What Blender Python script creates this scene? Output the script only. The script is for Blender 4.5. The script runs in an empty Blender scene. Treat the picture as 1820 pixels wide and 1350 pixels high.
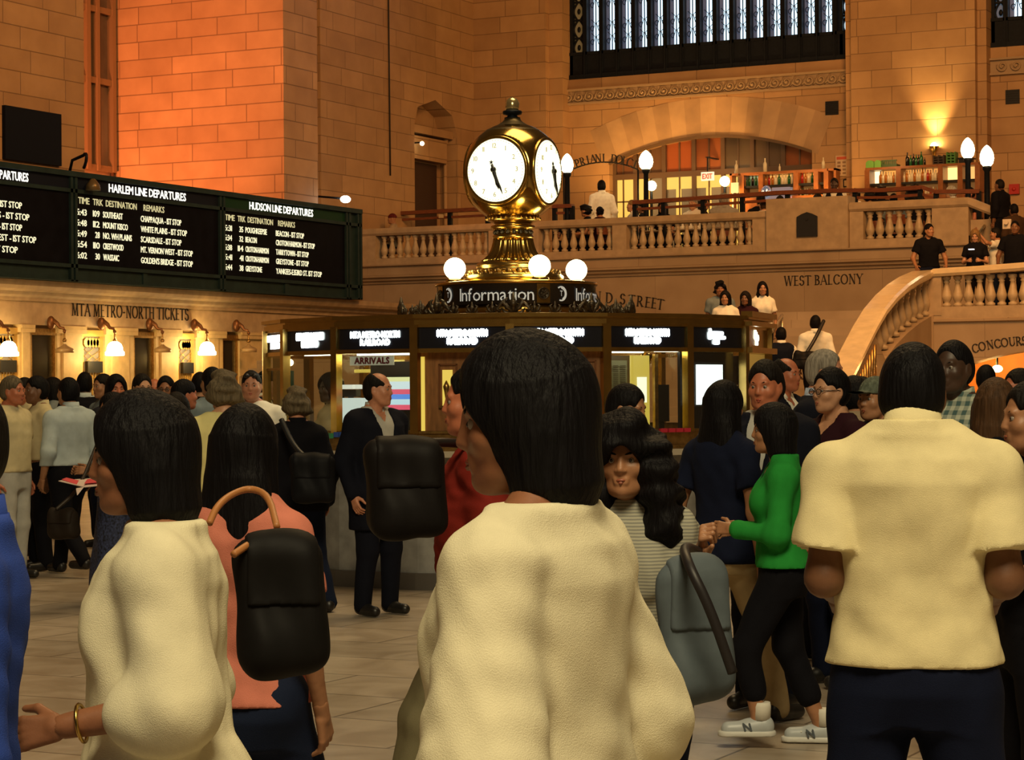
import bpy, bmesh, math, random
import numpy as np
from mathutils import Vector, Matrix

random.seed(7)
RNG = np.random.RandomState(11)
SC = bpy.context.scene
COL = SC.collection
PI = math.pi
R = math.radians

# ------------------------------------------------------------------ camera
F = 4000.0                       # focal length in pixels of the 1820 px wide frame
YAW, PITCH, ROLL = R(27.0), math.atan(18.0 / F), R(0.4)
CAM = Vector((0, 0, 1.65))
_r0 = Vector((math.cos(YAW), math.sin(YAW), 0))
FWD = Vector((-math.sin(YAW) * math.cos(PITCH), math.cos(YAW) * math.cos(PITCH), math.sin(PITCH)))
_u0 = _r0.cross(FWD)
RIGHT = _r0 * math.cos(ROLL) - _u0 * math.sin(ROLL)
UP = _r0 * math.sin(ROLL) + _u0 * math.cos(ROLL)
cam_data = bpy.data.cameras.new('camera')
cam_data.sensor_fit = 'HORIZONTAL'
cam_data.sensor_width = 36.0
cam_data.lens = 36.0 * F / 1820.0
cam_data.clip_end = 400
cam = bpy.data.objects.new('camera', cam_data)
COL.objects.link(cam)
cam.matrix_world = Matrix(((RIGHT.x, UP.x, -FWD.x, CAM.x), (RIGHT.y, UP.y, -FWD.y, CAM.y),
                           (RIGHT.z, UP.z, -FWD.z, CAM.z), (0, 0, 0, 1)))
SC.camera = cam


def ray(px, py):
    return FWD + RIGHT * ((px - 910.0) / F) + UP * ((675.0 - py) / F)


def at(px, py, depth):
    return CAM + ray(px, py) * depth


def on_x(px, py, x):
    d = ray(px, py)
    return CAM + d * (x / d.x)


def on_y(px, py, y):
    d = ray(px, py)
    return CAM + d * (y / d.y)


def on_z(px, py, z):
    d = ray(px, py)
    return CAM + d * ((z - CAM.z) / d.z)


# ------------------------------------------------------------------ materials
def srgb(r, g, b):
    def c(v):
        v = v / 255.0
        return v / 12.92 if v <= 0.04045 else ((v + 0.055) / 1.055) ** 2.4
    return (c(r), c(g), c(b), 1.0)


MATS = {}


def mat(name, col, rough=0.6, metal=0.0, noise=0.0, nscale=30.0, bump=0.0, bscale=60.0, emit=0.0, ecol=None, coat=0.0,
        stretch=None, sheen=0.0, spec=None):
    if name in MATS:
        return MATS[name]
    m = bpy.data.materials.new(name)
    m.use_nodes = True
    nt = m.node_tree
    b = nt.nodes['Principled BSDF']
    b.inputs['Base Color'].default_value = col
    b.inputs['Roughness'].default_value = rough
    b.inputs['Metallic'].default_value = metal
    if coat:
        b.inputs['Coat Weight'].default_value = coat
    if sheen:
        b.inputs['Sheen Weight'].default_value = sheen
    if spec is not None:
        b.inputs['Specular IOR Level'].default_value = spec
    if emit:
        b.inputs['Emission Color'].default_value = ecol or col
        b.inputs['Emission Strength'].default_value = emit
    if noise or bump:
        tc = nt.nodes.new('ShaderNodeTexCoord')
        mp = nt.nodes.new('ShaderNodeMapping')
        nt.links.new(tc.outputs['Object'], mp.inputs['Vector'])
        if stretch:
            mp.inputs['Scale'].default_value = stretch
    if noise:
        n = nt.nodes.new('ShaderNodeTexNoise')
        n.inputs['Scale'].default_value = nscale
        n.inputs['Detail'].default_value = 4
        nt.links.new(mp.outputs['Vector'], n.inputs['Vector'])
        r = nt.nodes.new('ShaderNodeValToRGB')
        r.color_ramp.elements[0].position = 0.3
        r.color_ramp.elements[1].position = 0.7
        r.color_ramp.elements[0].color = tuple(c * (1 - noise) for c in col[:3]) + (1,)
        r.color_ramp.elements[1].color = tuple(min(1, c * (1 + noise)) for c in col[:3]) + (1,)
        nt.links.new(n.outputs['Fac'], r.inputs['Fac'])
        nt.links.new(r.outputs['Color'], b.inputs['Base Color'])
    if bump:
        n2 = nt.nodes.new('ShaderNodeTexNoise')
        n2.inputs['Scale'].default_value = bscale
        n2.inputs['Detail'].default_value = 3
        nt.links.new(mp.outputs['Vector'], n2.inputs['Vector'])
        bp = nt.nodes.new('ShaderNodeBump')
        bp.inputs['Strength'].default_value = bump
        bp.inputs['Distance'].default_value = 0.01
        nt.links.new(n2.outputs['Fac'], bp.inputs['Height'])
        nt.links.new(bp.outputs['Normal'], b.inputs['Normal'])
    MATS[name] = m
    return m


def stone_mat(name, c1, c2, mortar, bw=1.35, bh=0.43, msize=0.012, rough=0.62, seed=0.0):
    m = bpy.data.materials.new(name)
    m.use_nodes = True
    nt = m.node_tree
    N, L = nt.nodes, nt.links
    b = N['Principled BSDF']
    g = N.new('ShaderNodeNewGeometry')
    sp = N.new('ShaderNodeSeparateXYZ')
    L.new(g.outputs['Position'], sp.inputs[0])
    sn = N.new('ShaderNodeSeparateXYZ')
    L.new(g.outputs['Normal'], sn.inputs[0])

    def mth(op, a, bb):
        n = N.new('ShaderNodeMath')
        n.operation = op
        for i, v in enumerate((a, bb)):
            if v is None:
                continue
            if isinstance(v, (int, float)):
                n.inputs[i].default_value = v
            else:
                L.new(v, n.inputs[i])
        return n.outputs[0]
    ax = mth('ABSOLUTE', sn.outputs['X'], None)
    ay = mth('ABSOLUTE', sn.outputs['Y'], None)
    u = mth('ADD', mth('MULTIPLY', ax, sp.outputs['Y']), mth('MULTIPLY', ay, sp.outputs['X']))
    u = mth('ADD', u, seed)
    cb = N.new('ShaderNodeCombineXYZ')
    L.new(u, cb.inputs['X'])
    L.new(sp.outputs['Z'], cb.inputs['Y'])
    br = N.new('ShaderNodeTexBrick')
    br.inputs['Scale'].default_value = 1.0
    br.inputs['Brick Width'].default_value = bw
    br.inputs['Row Height'].default_value = bh
    br.inputs['Mortar Size'].default_value = msize
    br.inputs['Mortar Smooth'].default_value = 0.4
    br.inputs['Bias'].default_value = 0.0
    br.offset = 0.37
    br.squash = 0.75
    br.squash_frequency = 3
    br.inputs['Color1'].default_value = c1
    br.inputs['Color2'].default_value = c2
    br.inputs['Mortar'].default_value = mortar
    L.new(cb.outputs[0], br.inputs['Vector'])
    n1 = N.new('ShaderNodeTexNoise')
    n1.inputs['Scale'].default_value = 1.6
    n1.inputs['Detail'].default_value = 8
    L.new(g.outputs['Position'], n1.inputs['Vector'])
    mx = N.new('ShaderNodeMix')
    mx.data_type = 'RGBA'
    mx.blend_type = 'MULTIPLY'
    mx.inputs['Factor'].default_value = 0.55
    L.new(br.outputs['Color'], mx.inputs['A'])
    rp = N.new('ShaderNodeValToRGB')
    rp.color_ramp.elements[0].position = 0.3
    rp.color_ramp.elements[1].position = 0.7
    rp.color_ramp.elements[0].color = (0.66, 0.60, 0.54, 1)
    rp.color_ramp.elements[1].color = (1, 1, 1, 1)
    L.new(n1.outputs['Fac'], rp.inputs['Fac'])
    L.new(rp.outputs['Color'], mx.inputs['B'])
    L.new(mx.outputs['Result'], b.inputs['Base Color'])
    b.inputs['Roughness'].default_value = rough
    bp = N.new('ShaderNodeBump')
    bp.inputs['Strength'].default_value = 0.5
    bp.inputs['Distance'].default_value = 0.02
    inv = mth('SUBTRACT', 1.0, br.outputs['Fac'])
    L.new(inv, bp.inputs['Height'])
    L.new(bp.outputs['Normal'], b.inputs['Normal'])
    MATS[name] = m
    return m


def floor_mat():
    m = bpy.data.materials.new('marble_floor')
    m.use_nodes = True
    nt = m.node_tree
    N, L = nt.nodes, nt.links
    b = N['Principled BSDF']
    tc = N.new('ShaderNodeTexCoord')
    br = N.new('ShaderNodeTexBrick')
    br.offset = 0.5
    br.inputs['Scale'].default_value = 1.0
    br.inputs['Brick Width'].default_value = 1.5
    br.inputs['Row Height'].default_value = 0.75
    br.inputs['Mortar Size'].default_value = 0.008
    br.inputs['Color1'].default_value = (0.50, 0.42, 0.33, 1)
    br.inputs['Color2'].default_value = (0.40, 0.34, 0.27, 1)
    br.inputs['Mortar'].default_value = (0.16, 0.13, 0.10, 1)
    L.new(tc.outputs['Object'], br.inputs['Vector'])
    n1 = N.new('ShaderNodeTexNoise')
    n1.inputs['Scale'].default_value = 2.2
    n1.inputs['Detail'].default_value = 10
    n1.inputs['Distortion'].default_value = 1.2
    L.new(tc.outputs['Object'], n1.inputs['Vector'])
    rp = N.new('ShaderNodeValToRGB')
    rp.color_ramp.elements[0].position = 0.35
    rp.color_ramp.elements[1].position = 0.65
    rp.color_ramp.elements[0].color = (0.62, 0.58, 0.52, 1)
    rp.color_ramp.elements[1].color = (1, 1, 1, 1)
    L.new(n1.outputs['Fac'], rp.inputs['Fac'])
    mx = N.new('ShaderNodeMix')
    mx.data_type = 'RGBA'
    mx.blend_type = 'MULTIPLY'
    mx.inputs['Factor'].default_value = 0.8
    L.new(br.outputs['Color'], mx.inputs['A'])
    L.new(rp.outputs['Color'], mx.inputs['B'])
    L.new(mx.outputs['Result'], b.inputs['Base Color'])
    b.inputs['Roughness'].default_value = 0.36
    return m


def glass_mat(name, tint=(0.85, 0.9, 0.85, 1), gloss=0.12):
    m = bpy.data.materials.new(name)
    m.use_nodes = True
    nt = m.node_tree
    N, L = nt.nodes, nt.links
    out = N['Material Output']
    N.remove(N['Principled BSDF'])
    t = N.new('ShaderNodeBsdfTransparent')
    t.inputs[0].default_value = tint
    g = N.new('ShaderNodeBsdfGlossy')
    g.inputs['Roughness'].default_value = 0.05
    mx = N.new('ShaderNodeMixShader')
    mx.inputs[0].default_value = gloss
    L.new(t.outputs[0], mx.inputs[1])
    L.new(g.outputs[0], mx.inputs[2])
    L.new(mx.outputs[0], out.inputs['Surface'])
    MATS[name] = m
    return m


def emit_mat(name, col, strength):
    if name in MATS:
        return MATS[name]
    m = bpy.data.materials.new(name)
    m.use_nodes = True
    nt = m.node_tree
    b = nt.nodes['Principled BSDF']
    b.inputs['Base Color'].default_value = (0.12, 0.12, 0.12, 1)
    b.inputs['Emission Color'].default_value = col
    b.inputs['Emission Strength'].default_value = strength
    MATS[name] = m
    return m


# ------------------------------------------------------------------ mesh builder
class MB:
    def __init__(s):
        s.v, s.f, s.sm = [], [], []

    def add(s, vs, fs, smooth=False):
        o = len(s.v)
        s.v += [tuple(v) for v in vs]
        s.f += [tuple(i + o for i in f) for f in fs]
        s.sm += [smooth] * len(fs)
        return s

    def box(s, x0, x1, y0, y1, z0, z1):
        x0, x1 = min(x0, x1), max(x0, x1)
        y0, y1 = min(y0, y1), max(y0, y1)
        z0, z1 = min(z0, z1), max(z0, z1)
        vs = [(x, y, z) for z in (z0, z1) for y in (y0, y1) for x in (x0, x1)]
        return s.add(vs, [(0, 2, 3, 1), (4, 5, 7, 6), (0, 1, 5, 4), (2, 6, 7, 3), (0, 4, 6, 2), (1, 3, 7, 5)])

    def obox(s, c, ax, ay, az, hx, hy, hz):
        c = Vector(c)
        vs = [c + ax * (hx * i) + ay * (hy * j) + az * (hz * k) for k in (-1, 1) for j in (-1, 1) for i in (-1, 1)]
        return s.add(vs, [(0, 2, 3, 1), (4, 5, 7, 6), (0, 1, 5, 4), (2, 6, 7, 3), (0, 4, 6, 2), (1, 3, 7, 5)])

    def prism(s, poly, d):
        """poly: list of Vectors, extruded by vector d"""
        n = len(poly)
        d = Vector(d)
        vs = [Vector(p) for p in poly] + [Vector(p) + d for p in poly]
        fs = [tuple(range(n))[::-1], tuple(range(n, 2 * n))]
        fs += [(i, (i + 1) % n, n + (i + 1) % n, n + i) for i in range(n)]
        return s.add(vs, fs)

    def lathe(s, prof, c, n=32, smooth=True, flute=0.0, nfl=16, fz=None, axis=None):
        """prof: (r, z) list; c: centre (z added)"""
        c = Vector(c)
        vs, fs = [], []
        for r, z in prof:
            for i in range(n):
                a = 2 * PI * i / n
                rr = r
                if flute and fz and fz[0] <= z <= fz[1]:
                    rr = r * (1 + flute * math.cos(a * nfl))
                p = Vector((rr * math.cos(a), rr * math.sin(a), z))
                if axis is not None:
                    p = axis @ p
                vs.append(c + p)
        m = len(prof)
        for j in range(m - 1):
            for i in range(n):
                k = (i + 1) % n
                fs.append((j * n + i, j * n + k, (j + 1) * n + k, (j + 1) * n + i))
        fs.append(tuple(range(n))[::-1])
        fs.append(tuple(range((m - 1) * n, m * n)))
        s.add(vs, fs, smooth)
        s.sm[-1] = s.sm[-2] = False
        return s

    def tube(s, pts, r, n=8, smooth=True):
        pts = [Vector(p) for p in pts]
        rs = r if isinstance(r, (list, tuple)) else [r] * len(pts)
        vs, fs = [], []
        prev = None
        for i, p in enumerate(pts):
            t = (pts[min(i + 1, len(pts) - 1)] - pts[max(i - 1, 0)]).normalized()
            if prev is None:
                a = t.cross(Vector((0, 0, 1)))
                if a.length < 0.05:
                    a = t.cross(Vector((1, 0, 0)))
                a.normalize()
            else:
                a = (prev - t * prev.dot(t)).normalized()
            prev = a
            b = t.cross(a)
            for k in range(n):
                w = 2 * PI * k / n
                vs.append(p + (a * math.cos(w) + b * math.sin(w)) * rs[i])
        m = len(pts)
        for j in range(m - 1):
            for k in range(n):
                q = (k + 1) % n
                fs.append((j * n + k, j * n + q, (j + 1) * n + q, (j + 1) * n + k))
        fs.append(tuple(range(n))[::-1])
        fs.append(tuple(range((m - 1) * n, m * n)))
        return s.add(vs, fs, smooth)

    def sphere(s, c, rx, ry=None, rz=None, n=20, m=12):
        ry = rx if ry is None else ry
        rz = rx if rz is None else rz
        c = Vector(c)
        vs = [c + Vector((0, 0, -rz))]
        for j in range(1, m):
            t = -PI / 2 + PI * j / m
            for i in range(n):
                a = 2 * PI * i / n
                vs.append(c + Vector((rx * math.cos(t) * math.cos(a), ry * math.cos(t) * math.sin(a), rz * math.sin(t))))
        vs.append(c + Vector((0, 0, rz)))
        fs = [(0, 1 + (i + 1) % n, 1 + i) for i in range(n)]
        for j in range(m - 2):
            for i in range(n):
                k = (i + 1) % n
                fs.append((1 + j * n + i, 1 + j * n + k, 1 + (j + 1) * n + k, 1 + (j + 1) * n + i))
        L = len(vs) - 1
        o = 1 + (m - 2) * n
        fs += [(L, o + i, o + (i + 1) % n) for i in range(n)]
        return s.add(vs, fs, True)

    def sweep(s, path, prof, closed=False, smooth=False):
        """prof: list of (out, z) offsets; path: list of (point, outdir)"""
        n, m = len(path), len(prof)
        vs = []
        for p, o in path:
            p, o = Vector(p), Vector(o)
            for a, z in prof:
                vs.append(p + o * a + Vector((0, 0, z)))
        fs = []
        rng = n if closed else n - 1
        for i in range(rng):
            k = (i + 1) % n
            for j in range(m):
                q = (j + 1) % m
                fs.append((i * m + j, k * m + j, k * m + q, i * m + q))
        if not closed:
            fs.append(tuple(range(m)))
            fs.append(tuple(range((n - 1) * m, n * m))[::-1])
        return s.add(vs, fs, smooth)

    def build(s, name, material, parent=None, loc=None):
        me = bpy.data.meshes.new(name)
        v = s.v
        if loc is not None:
            lx, ly, lz = loc
            v = [(a - lx, b - ly, c - lz) for a, b, c in v]
        me.from_pydata(v, [], s.f)
        me.validate()
        if len(me.polygons) == len(s.sm):
            me.polygons.foreach_set('use_smooth', s.sm)
        bm = bmesh.new()
        bm.from_mesh(me)
        bmesh.ops.recalc_face_normals(bm, faces=bm.faces)
        bm.to_mesh(me)
        bm.free()
        me.materials.append(material)
        ob = bpy.data.objects.new(name, me)
        COL.objects.link(ob)
        if parent is not None:
            ob.parent = parent
        elif loc is not None:
            ob.location = loc
        return ob


def tag(o, label, cat, group=None, kind=None):
    o['label'] = label
    o['category'] = cat
    if group:
        o['group'] = group
    if kind:
        o['kind'] = kind
    return o


def thing(name, label, cat, loc=(0, 0, 0), rz=0.0, group=None):
    o = bpy.data.objects.new(name, None)
    o.empty_display_size = 0.2
    COL.objects.link(o)
    o.location = loc
    o.rotation_euler = (0, 0, rz)
    return tag(o, label, cat, group)


def struct(o):
    o['kind'] = 'structure'
    return o


def part(mb, name, m, root):
    """mesh given in world coordinates, parented to an unrotated root"""
    loc = Vector((0, 0, 0))
    o = root
    while o is not None:
        loc += Vector(o.location)
        o = o.parent
    return mb.build(name, m, root, loc=tuple(loc))


# ------------------------------------------------------------------ lettering
GLYPH = {}


def prep_glyphs(chars):
    obs = []
    for c in sorted(set(chars)):
        if c == ' ':
            continue
        cu = bpy.data.curves.new('g', 'FONT')
        cu.body = c
        cu.size = 1.0
        cu.resolution_u = 2
        o = bpy.data.objects.new('g', cu)
        COL.objects.link(o)
        obs.append((c, o, cu))
    dg = bpy.context.evaluated_depsgraph_get()
    dg.update()
    for c, o, cu in obs:
        me = bpy.data.meshes.new_from_object(o.evaluated_get(dg))
        GLYPH[c] = ([tuple(v.co) for v in me.vertices], [tuple(p.vertices) for p in me.polygons])
        bpy.data.meshes.remove(me)
        bpy.data.objects.remove(o)
        bpy.data.curves.remove(cu)


# strokes of a thick-and-thin roman capital alphabet on a 0..1 box: (x0,y0,x1,y1,thick)
TK, TN = 0.15, 0.055


def _arc(cx, cy, rx, ry, a0, a1, n=10, t0=None):
    out = []
    pr = None
    for i in range(n + 1):
        a = R(a0 + (a1 - a0) * i / n)
        p = (cx + rx * math.cos(a), cy + ry * math.sin(a))
        if pr:
            am = R(a0 + (a1 - a0) * (i - 0.5) / n)
            w = TN + (TK - TN) * abs(math.cos(am))
            out.append((pr[0], pr[1], p[0], p[1], w))
        pr = p
    return out


ROMAN = {
    'A': (0.86, [(0.05, 0, 0.42, 1, TN), (0.42, 1, 0.80, 0, TK), (0.2, 0.36, 0.64, 0.36, TN)], [(0.05, 0), (0.80, 0)]),
    'B': (0.7, [(0.15, 0, 0.15, 1, TK)] + _arc(0.3, 0.75, 0.24, 0.22, -90, 90) + _arc(0.3, 0.27, 0.3, 0.25, -90, 90) + [(0.15, 0.97, 0.3, 0.97, TN), (0.15, 0.52, 0.3, 0.52, TN), (0.15, 0.02, 0.3, 0.02, TN)], [(0.12, 0), (0.12, 1)]),
    'C': (0.86, _arc(0.48, 0.5, 0.4, 0.48, 45, 315, 16), [(0.76, 0.85), (0.76, 0.15)]),
    'D': (0.86, [(0.15, 0, 0.15, 1, TK), (0.15, 0.97, 0.32, 0.97, TN), (0.15, 0.03, 0.32, 0.03, TN)] + _arc(0.34, 0.5, 0.42, 0.47, -90, 90, 14), [(0.12, 0), (0.12, 1)]),
    'E': (0.66, [(0.15, 0, 0.15, 1, TK), (0.15, 0.97, 0.58, 0.97, TN), (0.15, 0.52, 0.5, 0.52, TN), (0.15, 0.03, 0.6, 0.03, TN)], [(0.12, 0), (0.12, 1)]),
    'G': (0.9, _arc(0.48, 0.5, 0.4, 0.48, 45, 320, 16) + [(0.76, 0.05, 0.76, 0.42, TK)], [(0.76, 0.85), (0.76, 0.42)]),
    'H': (0.9, [(0.16, 0, 0.16, 1, TK), (0.74, 0, 0.74, 1, TK), (0.16, 0.52, 0.74, 0.52, TN)], [(0.16, 0), (0.16, 1), (0.74, 0), (0.74, 1)]),
    'I': (0.36, [(0.18, 0, 0.18, 1, TK)], [(0.18, 0), (0.18, 1)]),
    'K': (0.84, [(0.16, 0, 0.16, 1, TK), (0.2, 0.42, 0.7, 1, TN), (0.34, 0.58, 0.76, 0, TK)], [(0.16, 0), (0.16, 1), (0.7, 1), (0.76, 0)]),
    'L': (0.66, [(0.16, 0, 0.16, 1, TK), (0.16, 0.03, 0.6, 0.03, TN)], [(0.16, 0), (0.16, 1)]),
    'M': (1.04, [(0.14, 0, 0.2, 1, TN), (0.2, 1, 0.52, 0.05, TK), (0.52, 0.05, 0.84, 1, TN), (0.84, 1, 0.9, 0, TK)], [(0.14, 0), (0.9, 0), (0.16, 1), (0.88, 1)]),
    'N': (0.92, [(0.16, 0, 0.16, 1, TN), (0.16, 1, 0.76, 0, TK), (0.76, 0, 0.76, 1, TN)], [(0.16, 0), (0.12, 1), (0.76, 1)]),
    'O': (0.98, _arc(0.49, 0.5, 0.41, 0.48, 0, 360, 20), []),
    'P': (0.7, [(0.15, 0, 0.15, 1, TK), (0.15, 0.97, 0.3, 0.97, TN), (0.15, 0.45, 0.3, 0.45, TN)] + _arc(0.3, 0.71, 0.28, 0.26, -90, 90), [(0.15, 0), (0.12, 1)]),
    'R': (0.8, [(0.15, 0, 0.15, 1, TK), (0.15, 0.97, 0.3, 0.97, TN), (0.15, 0.48, 0.3, 0.48, TN), (0.34, 0.48, 0.7, 0, TK)] + _arc(0.3, 0.72, 0.26, 0.25, -90, 90), [(0.15, 0), (0.12, 1), (0.74, 0)]),
    'S': (0.66, _arc(0.32, 0.74, 0.22, 0.24, 30, 250, 12) + _arc(0.32, 0.26, 0.25, 0.25, 80, -160, 12), [(0.52, 0.85), (0.08, 0.15)]),
    'T': (0.8, [(0.4, 0, 0.4, 1, TK), (0.05, 0.97, 0.75, 0.97, TN)], [(0.4, 0), (0.06, 0.94), (0.74, 0.94)]),
    'U': (0.88, [(0.17, 0.3, 0.17, 1, TK), (0.72, 0.3, 0.72, 1, TN)] + _arc(0.445, 0.32, 0.275, 0.3, 180, 360, 12), [(0.17, 1), (0.72, 1)]),
    'W': (1.2, [(0.08, 1, 0.34, 0, TK), (0.34, 0, 0.6, 1, TN), (0.6, 1, 0.84, 0, TK), (0.84, 0, 1.1, 1, TN)], [(0.08, 1), (0.6, 1), (1.1, 1)]),
    'Y': (0.84, [(0.08, 1, 0.42, 0.48, TK), (0.42, 0.48, 0.76, 1, TN), (0.42, 0, 0.42, 0.5, TK)], [(0.42, 0), (0.08, 1), (0.76, 1)]),
    '2': (0.66, _arc(0.32, 0.72, 0.22, 0.26, 170, -40, 12) + [(0.49, 0.55, 0.1, 0.04, TN), (0.1, 0.04, 0.58, 0.04, TK)], []),
    '4': (0.72, [(0.46, 0, 0.46, 1, TK), (0.46, 1, 0.06, 0.3, TN), (0.06, 0.3, 0.66, 0.3, TN)], []),
    '-': (0.4, [(0.06, 0.42, 0.34, 0.42, 0.1)], []),
}


def roman_glyph(c):
    w, st, se = ROMAN[c]
    vs, fs = [], []

    def seg(x0, y0, x1, y1, t):
        dx, dy = x1 - x0, y1 - y0
        L = math.hypot(dx, dy) or 1
        nx, ny = -dy / L * t / 2, dx / L * t / 2
        ex, ey = dx / L * 0.012, dy / L * 0.012
        o = len(vs)
        vs.extend([(x0 + nx - ex, y0 + ny - ey), (x1 + nx + ex, y1 + ny + ey), (x1 - nx + ex, y1 - ny + ey), (x0 - nx - ex, y0 - ny - ey)])
        fs.append((o, o + 1, o + 2, o + 3))
    for q in st:
        seg(*q)
    for x, y in se:
        yy = y + (0.02 if y < 0.5 else -0.02)
        seg(x - 0.12, yy, x + 0.12, yy, 0.045)
    return vs, fs, w


def text_mb(s, roman=False, sx=1.0, gap=0.08, thick=0.0, bold=0.0, space=0.38):
    """returns list of glyph polys laid on a unit-height line: list of (verts2d, faces) and total width"""
    out, x = [], 0.0
    for c in s:
        if c == ' ':
            x += space * sx
            continue
        if roman:
            vs, fs, w = roman_glyph(c)
            out.append(([(x + vx * sx, vy) for vx, vy in vs], fs, x + w * sx / 2))
            x += (w + gap) * sx
        else:
            vs, fs = GLYPH[c]
            k = 1 / 0.70
            xs = [v[0] for v in vs]
            mn, mxx = min(xs), max(xs)
            w = (mxx - mn) * k
            lead = 0.06
            out.append(([(x + (vx - mn) * k * sx + lead * sx, vy * k) for vx, vy, _ in vs], fs, x + w * sx / 2))
            x += (w + gap + lead) * sx
    return out, x - gap * sx


def put_text(mb, s, origin, ux, uz, height, width=None, depth=0.004, align='c', bold=0.0, **kw):
    """lay text in plane (ux, uz) from origin; extrude towards normal ux x uz"""
    gl, w = text_mb(s, **kw)
    ux, uz = Vector(ux).normalized(), Vector(uz).normalized()
    nrm = ux.cross(uz)
    kx = (width / w) if width else height
    o0 = Vector(origin)
    off = {'c': -w / 2, 'l': 0, 'r': -w}[align]
    offs = [(0, 0)] if not bold else [(-bold, 0), (bold, 0), (0, bold), (0, -bold)]
    for vs, fs, cx in gl:
        for bi, (bx, bz) in enumerate(offs):
            e = depth + bi * 0.0004
            P = [o0 + ux * ((x + off) * kx + bx) + uz * (y * height + bz) for x, y in vs]
            n = len(P)
            mb.add(P + [p + nrm * e for p in P], [tuple(i + n for i in f) for f in fs])
            # sides
            ec = {}
            for f in fs:
                for a, b in zip(f, f[1:] + f[:1]):
                    ec[(a, b)] = ec.get((a, b), 0) + 1
            side = [(a, b, b + n, a + n) for (a, b) in ec if (b, a) not in ec]
            o = len(mb.v) - 2 * n
            mb.f += [tuple(i + o for i in q) for q in side]
            mb.sm += [False] * len(side)


def arc_text(mb, s, pts, height, depth=0.01, roman=True, sx=0.9):
    """letters centred at 3D points pts [(point, ux, uz)]"""
    for c, (p, ux, uz) in zip(s, pts):
        put_text(mb, c, Vector(p) - Vector(uz) * height / 2, ux, uz, height, depth=depth, roman=roman, sx=sx)


prep_glyphs("ABCDEFGHIJKLMNOPQRSTUVWXYZabcdefghijklmnopqrstuvwxyz0123456789:.-',/&")
# ================================================================== ARCHITECTURE (x = north, y = west, z = up)
M_stone = stone_mat('stone_blocks', (0.48, 0.295, 0.138, 1), (0.385, 0.228, 0.104, 1), (0.24, 0.14, 0.063, 1))
M_stone2 = stone_mat('stone_blocks_smooth', (0.37, 0.28, 0.185, 1), (0.34, 0.255, 0.165, 1), (0.27, 0.2, 0.13, 1), bw=2.4, bh=1.1, msize=0.006, seed=0.7)
M_stoneP = stone_mat('stone_blocks_pier', (0.53, 0.335, 0.18, 1), (0.42, 0.26, 0.14, 1), (0.25, 0.15, 0.08, 1), bw=1.5, bh=0.41, msize=0.015, seed=3.1)
M_plain = mat('carved_stone', (0.40, 0.30, 0.19, 1), 0.6, noise=0.14, nscale=5, bump=0.15, bscale=30)
M_bal = mat('baluster_stone', (0.42, 0.33, 0.21, 1), 0.5, noise=0.12, nscale=8)
M_bronze = mat('dark_bronze', (0.007, 0.010, 0.016, 1), 0.5, metal=0.2, noise=0.2, nscale=14, spec=0.2)
M_bronze2 = mat('weathered_bronze', (0.075, 0.06, 0.042, 1), 0.42, metal=0.7, noise=0.35, nscale=30, bump=0.3, bscale=40)
M_ink = mat('incised_lettering', (0.018, 0.014, 0.01, 1), 0.7)
M_black = mat('black_paint', (0.008, 0.009, 0.011, 1), 0.4)
M_brass = mat('polished_brass', (0.56, 0.36, 0.10, 1), 0.24, metal=1.0, noise=0.12, nscale=9)
M_brassd = mat('aged_brass', (0.36, 0.22, 0.075, 1), 0.34, metal=0.9, noise=0.3, nscale=22)
M_wood = mat('dark_red_wood', (0.17, 0.05, 0.02, 1), 0.38, noise=0.35, nscale=9, stretch=(1, 1, 9))
M_woodp = mat('oak_panel', (0.24, 0.105, 0.035, 1), 0.4, noise=0.3, nscale=6, stretch=(6, 6, 1))

ZS = 15.0
# ---- floor
b = MB()
b.box(-40, 16, -8, 62, -0.3, 0)
struct(b.build('floor', floor_mat()))

# ---- south side
yL, yP = 35.68, 42.91
b = MB()
b.box(-33, -27.6, 14, yL, 0, ZS)
struct(b.build('wall_south_left', M_stone))
b = MB()
b.box(-33, -32.35, yL, yP, 0, ZS)
struct(b.build('wall_south_recess', M_plain))
b = MB()
b.box(-33, -27.6, yP, 44.35, 0, ZS)
struct(b.build('wall_south_pier', M_stoneP))
b = MB()
b.box(-33, -28.65, 44.35, 45.62, 0, ZS)
struct(b.build('wall_south_groove', M_stone))

# wall with the balcony doorway niche (notch open at the bottom)
nx = -28.3
Y = lambda px, py: on_x(px, py, nx)
n0, n1 = Y(737, 300).y, Y(814, 300).y
zs_, zp = Y(745, 205).z, Y(775, 178).z
b = MB()
poly = [(nx, 45.62, 4.7), (nx, n0, 4.7), (nx, n0, Y(737, 222).z), (nx, n0 + 0.18, Y(745, 190).z), (nx, (n0 + n1) / 2 - 0.05, zp),
        (nx, n1 - 0.3, Y(800, 205).z), (nx, n1, Y(814, 245).z), (nx, n1, 4.7), (nx, 56, 4.7), (nx, 56, ZS), (nx, 45.62, ZS)]
b.prism([Vector(p) for p in poly], (-0.55, 0, 0))
b.box(nx - 0.55, nx, 45.62, 56, 0, 4.7)
struct(b.build('wall_south_right', M_stone))
b = MB()
b.box(nx - 0.8, nx - 0.55, n0 - 0.3, n1 + 0.3, 4.7, zp + 0.3)
struct(b.build('wall_south_niche', M_stone))
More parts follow.
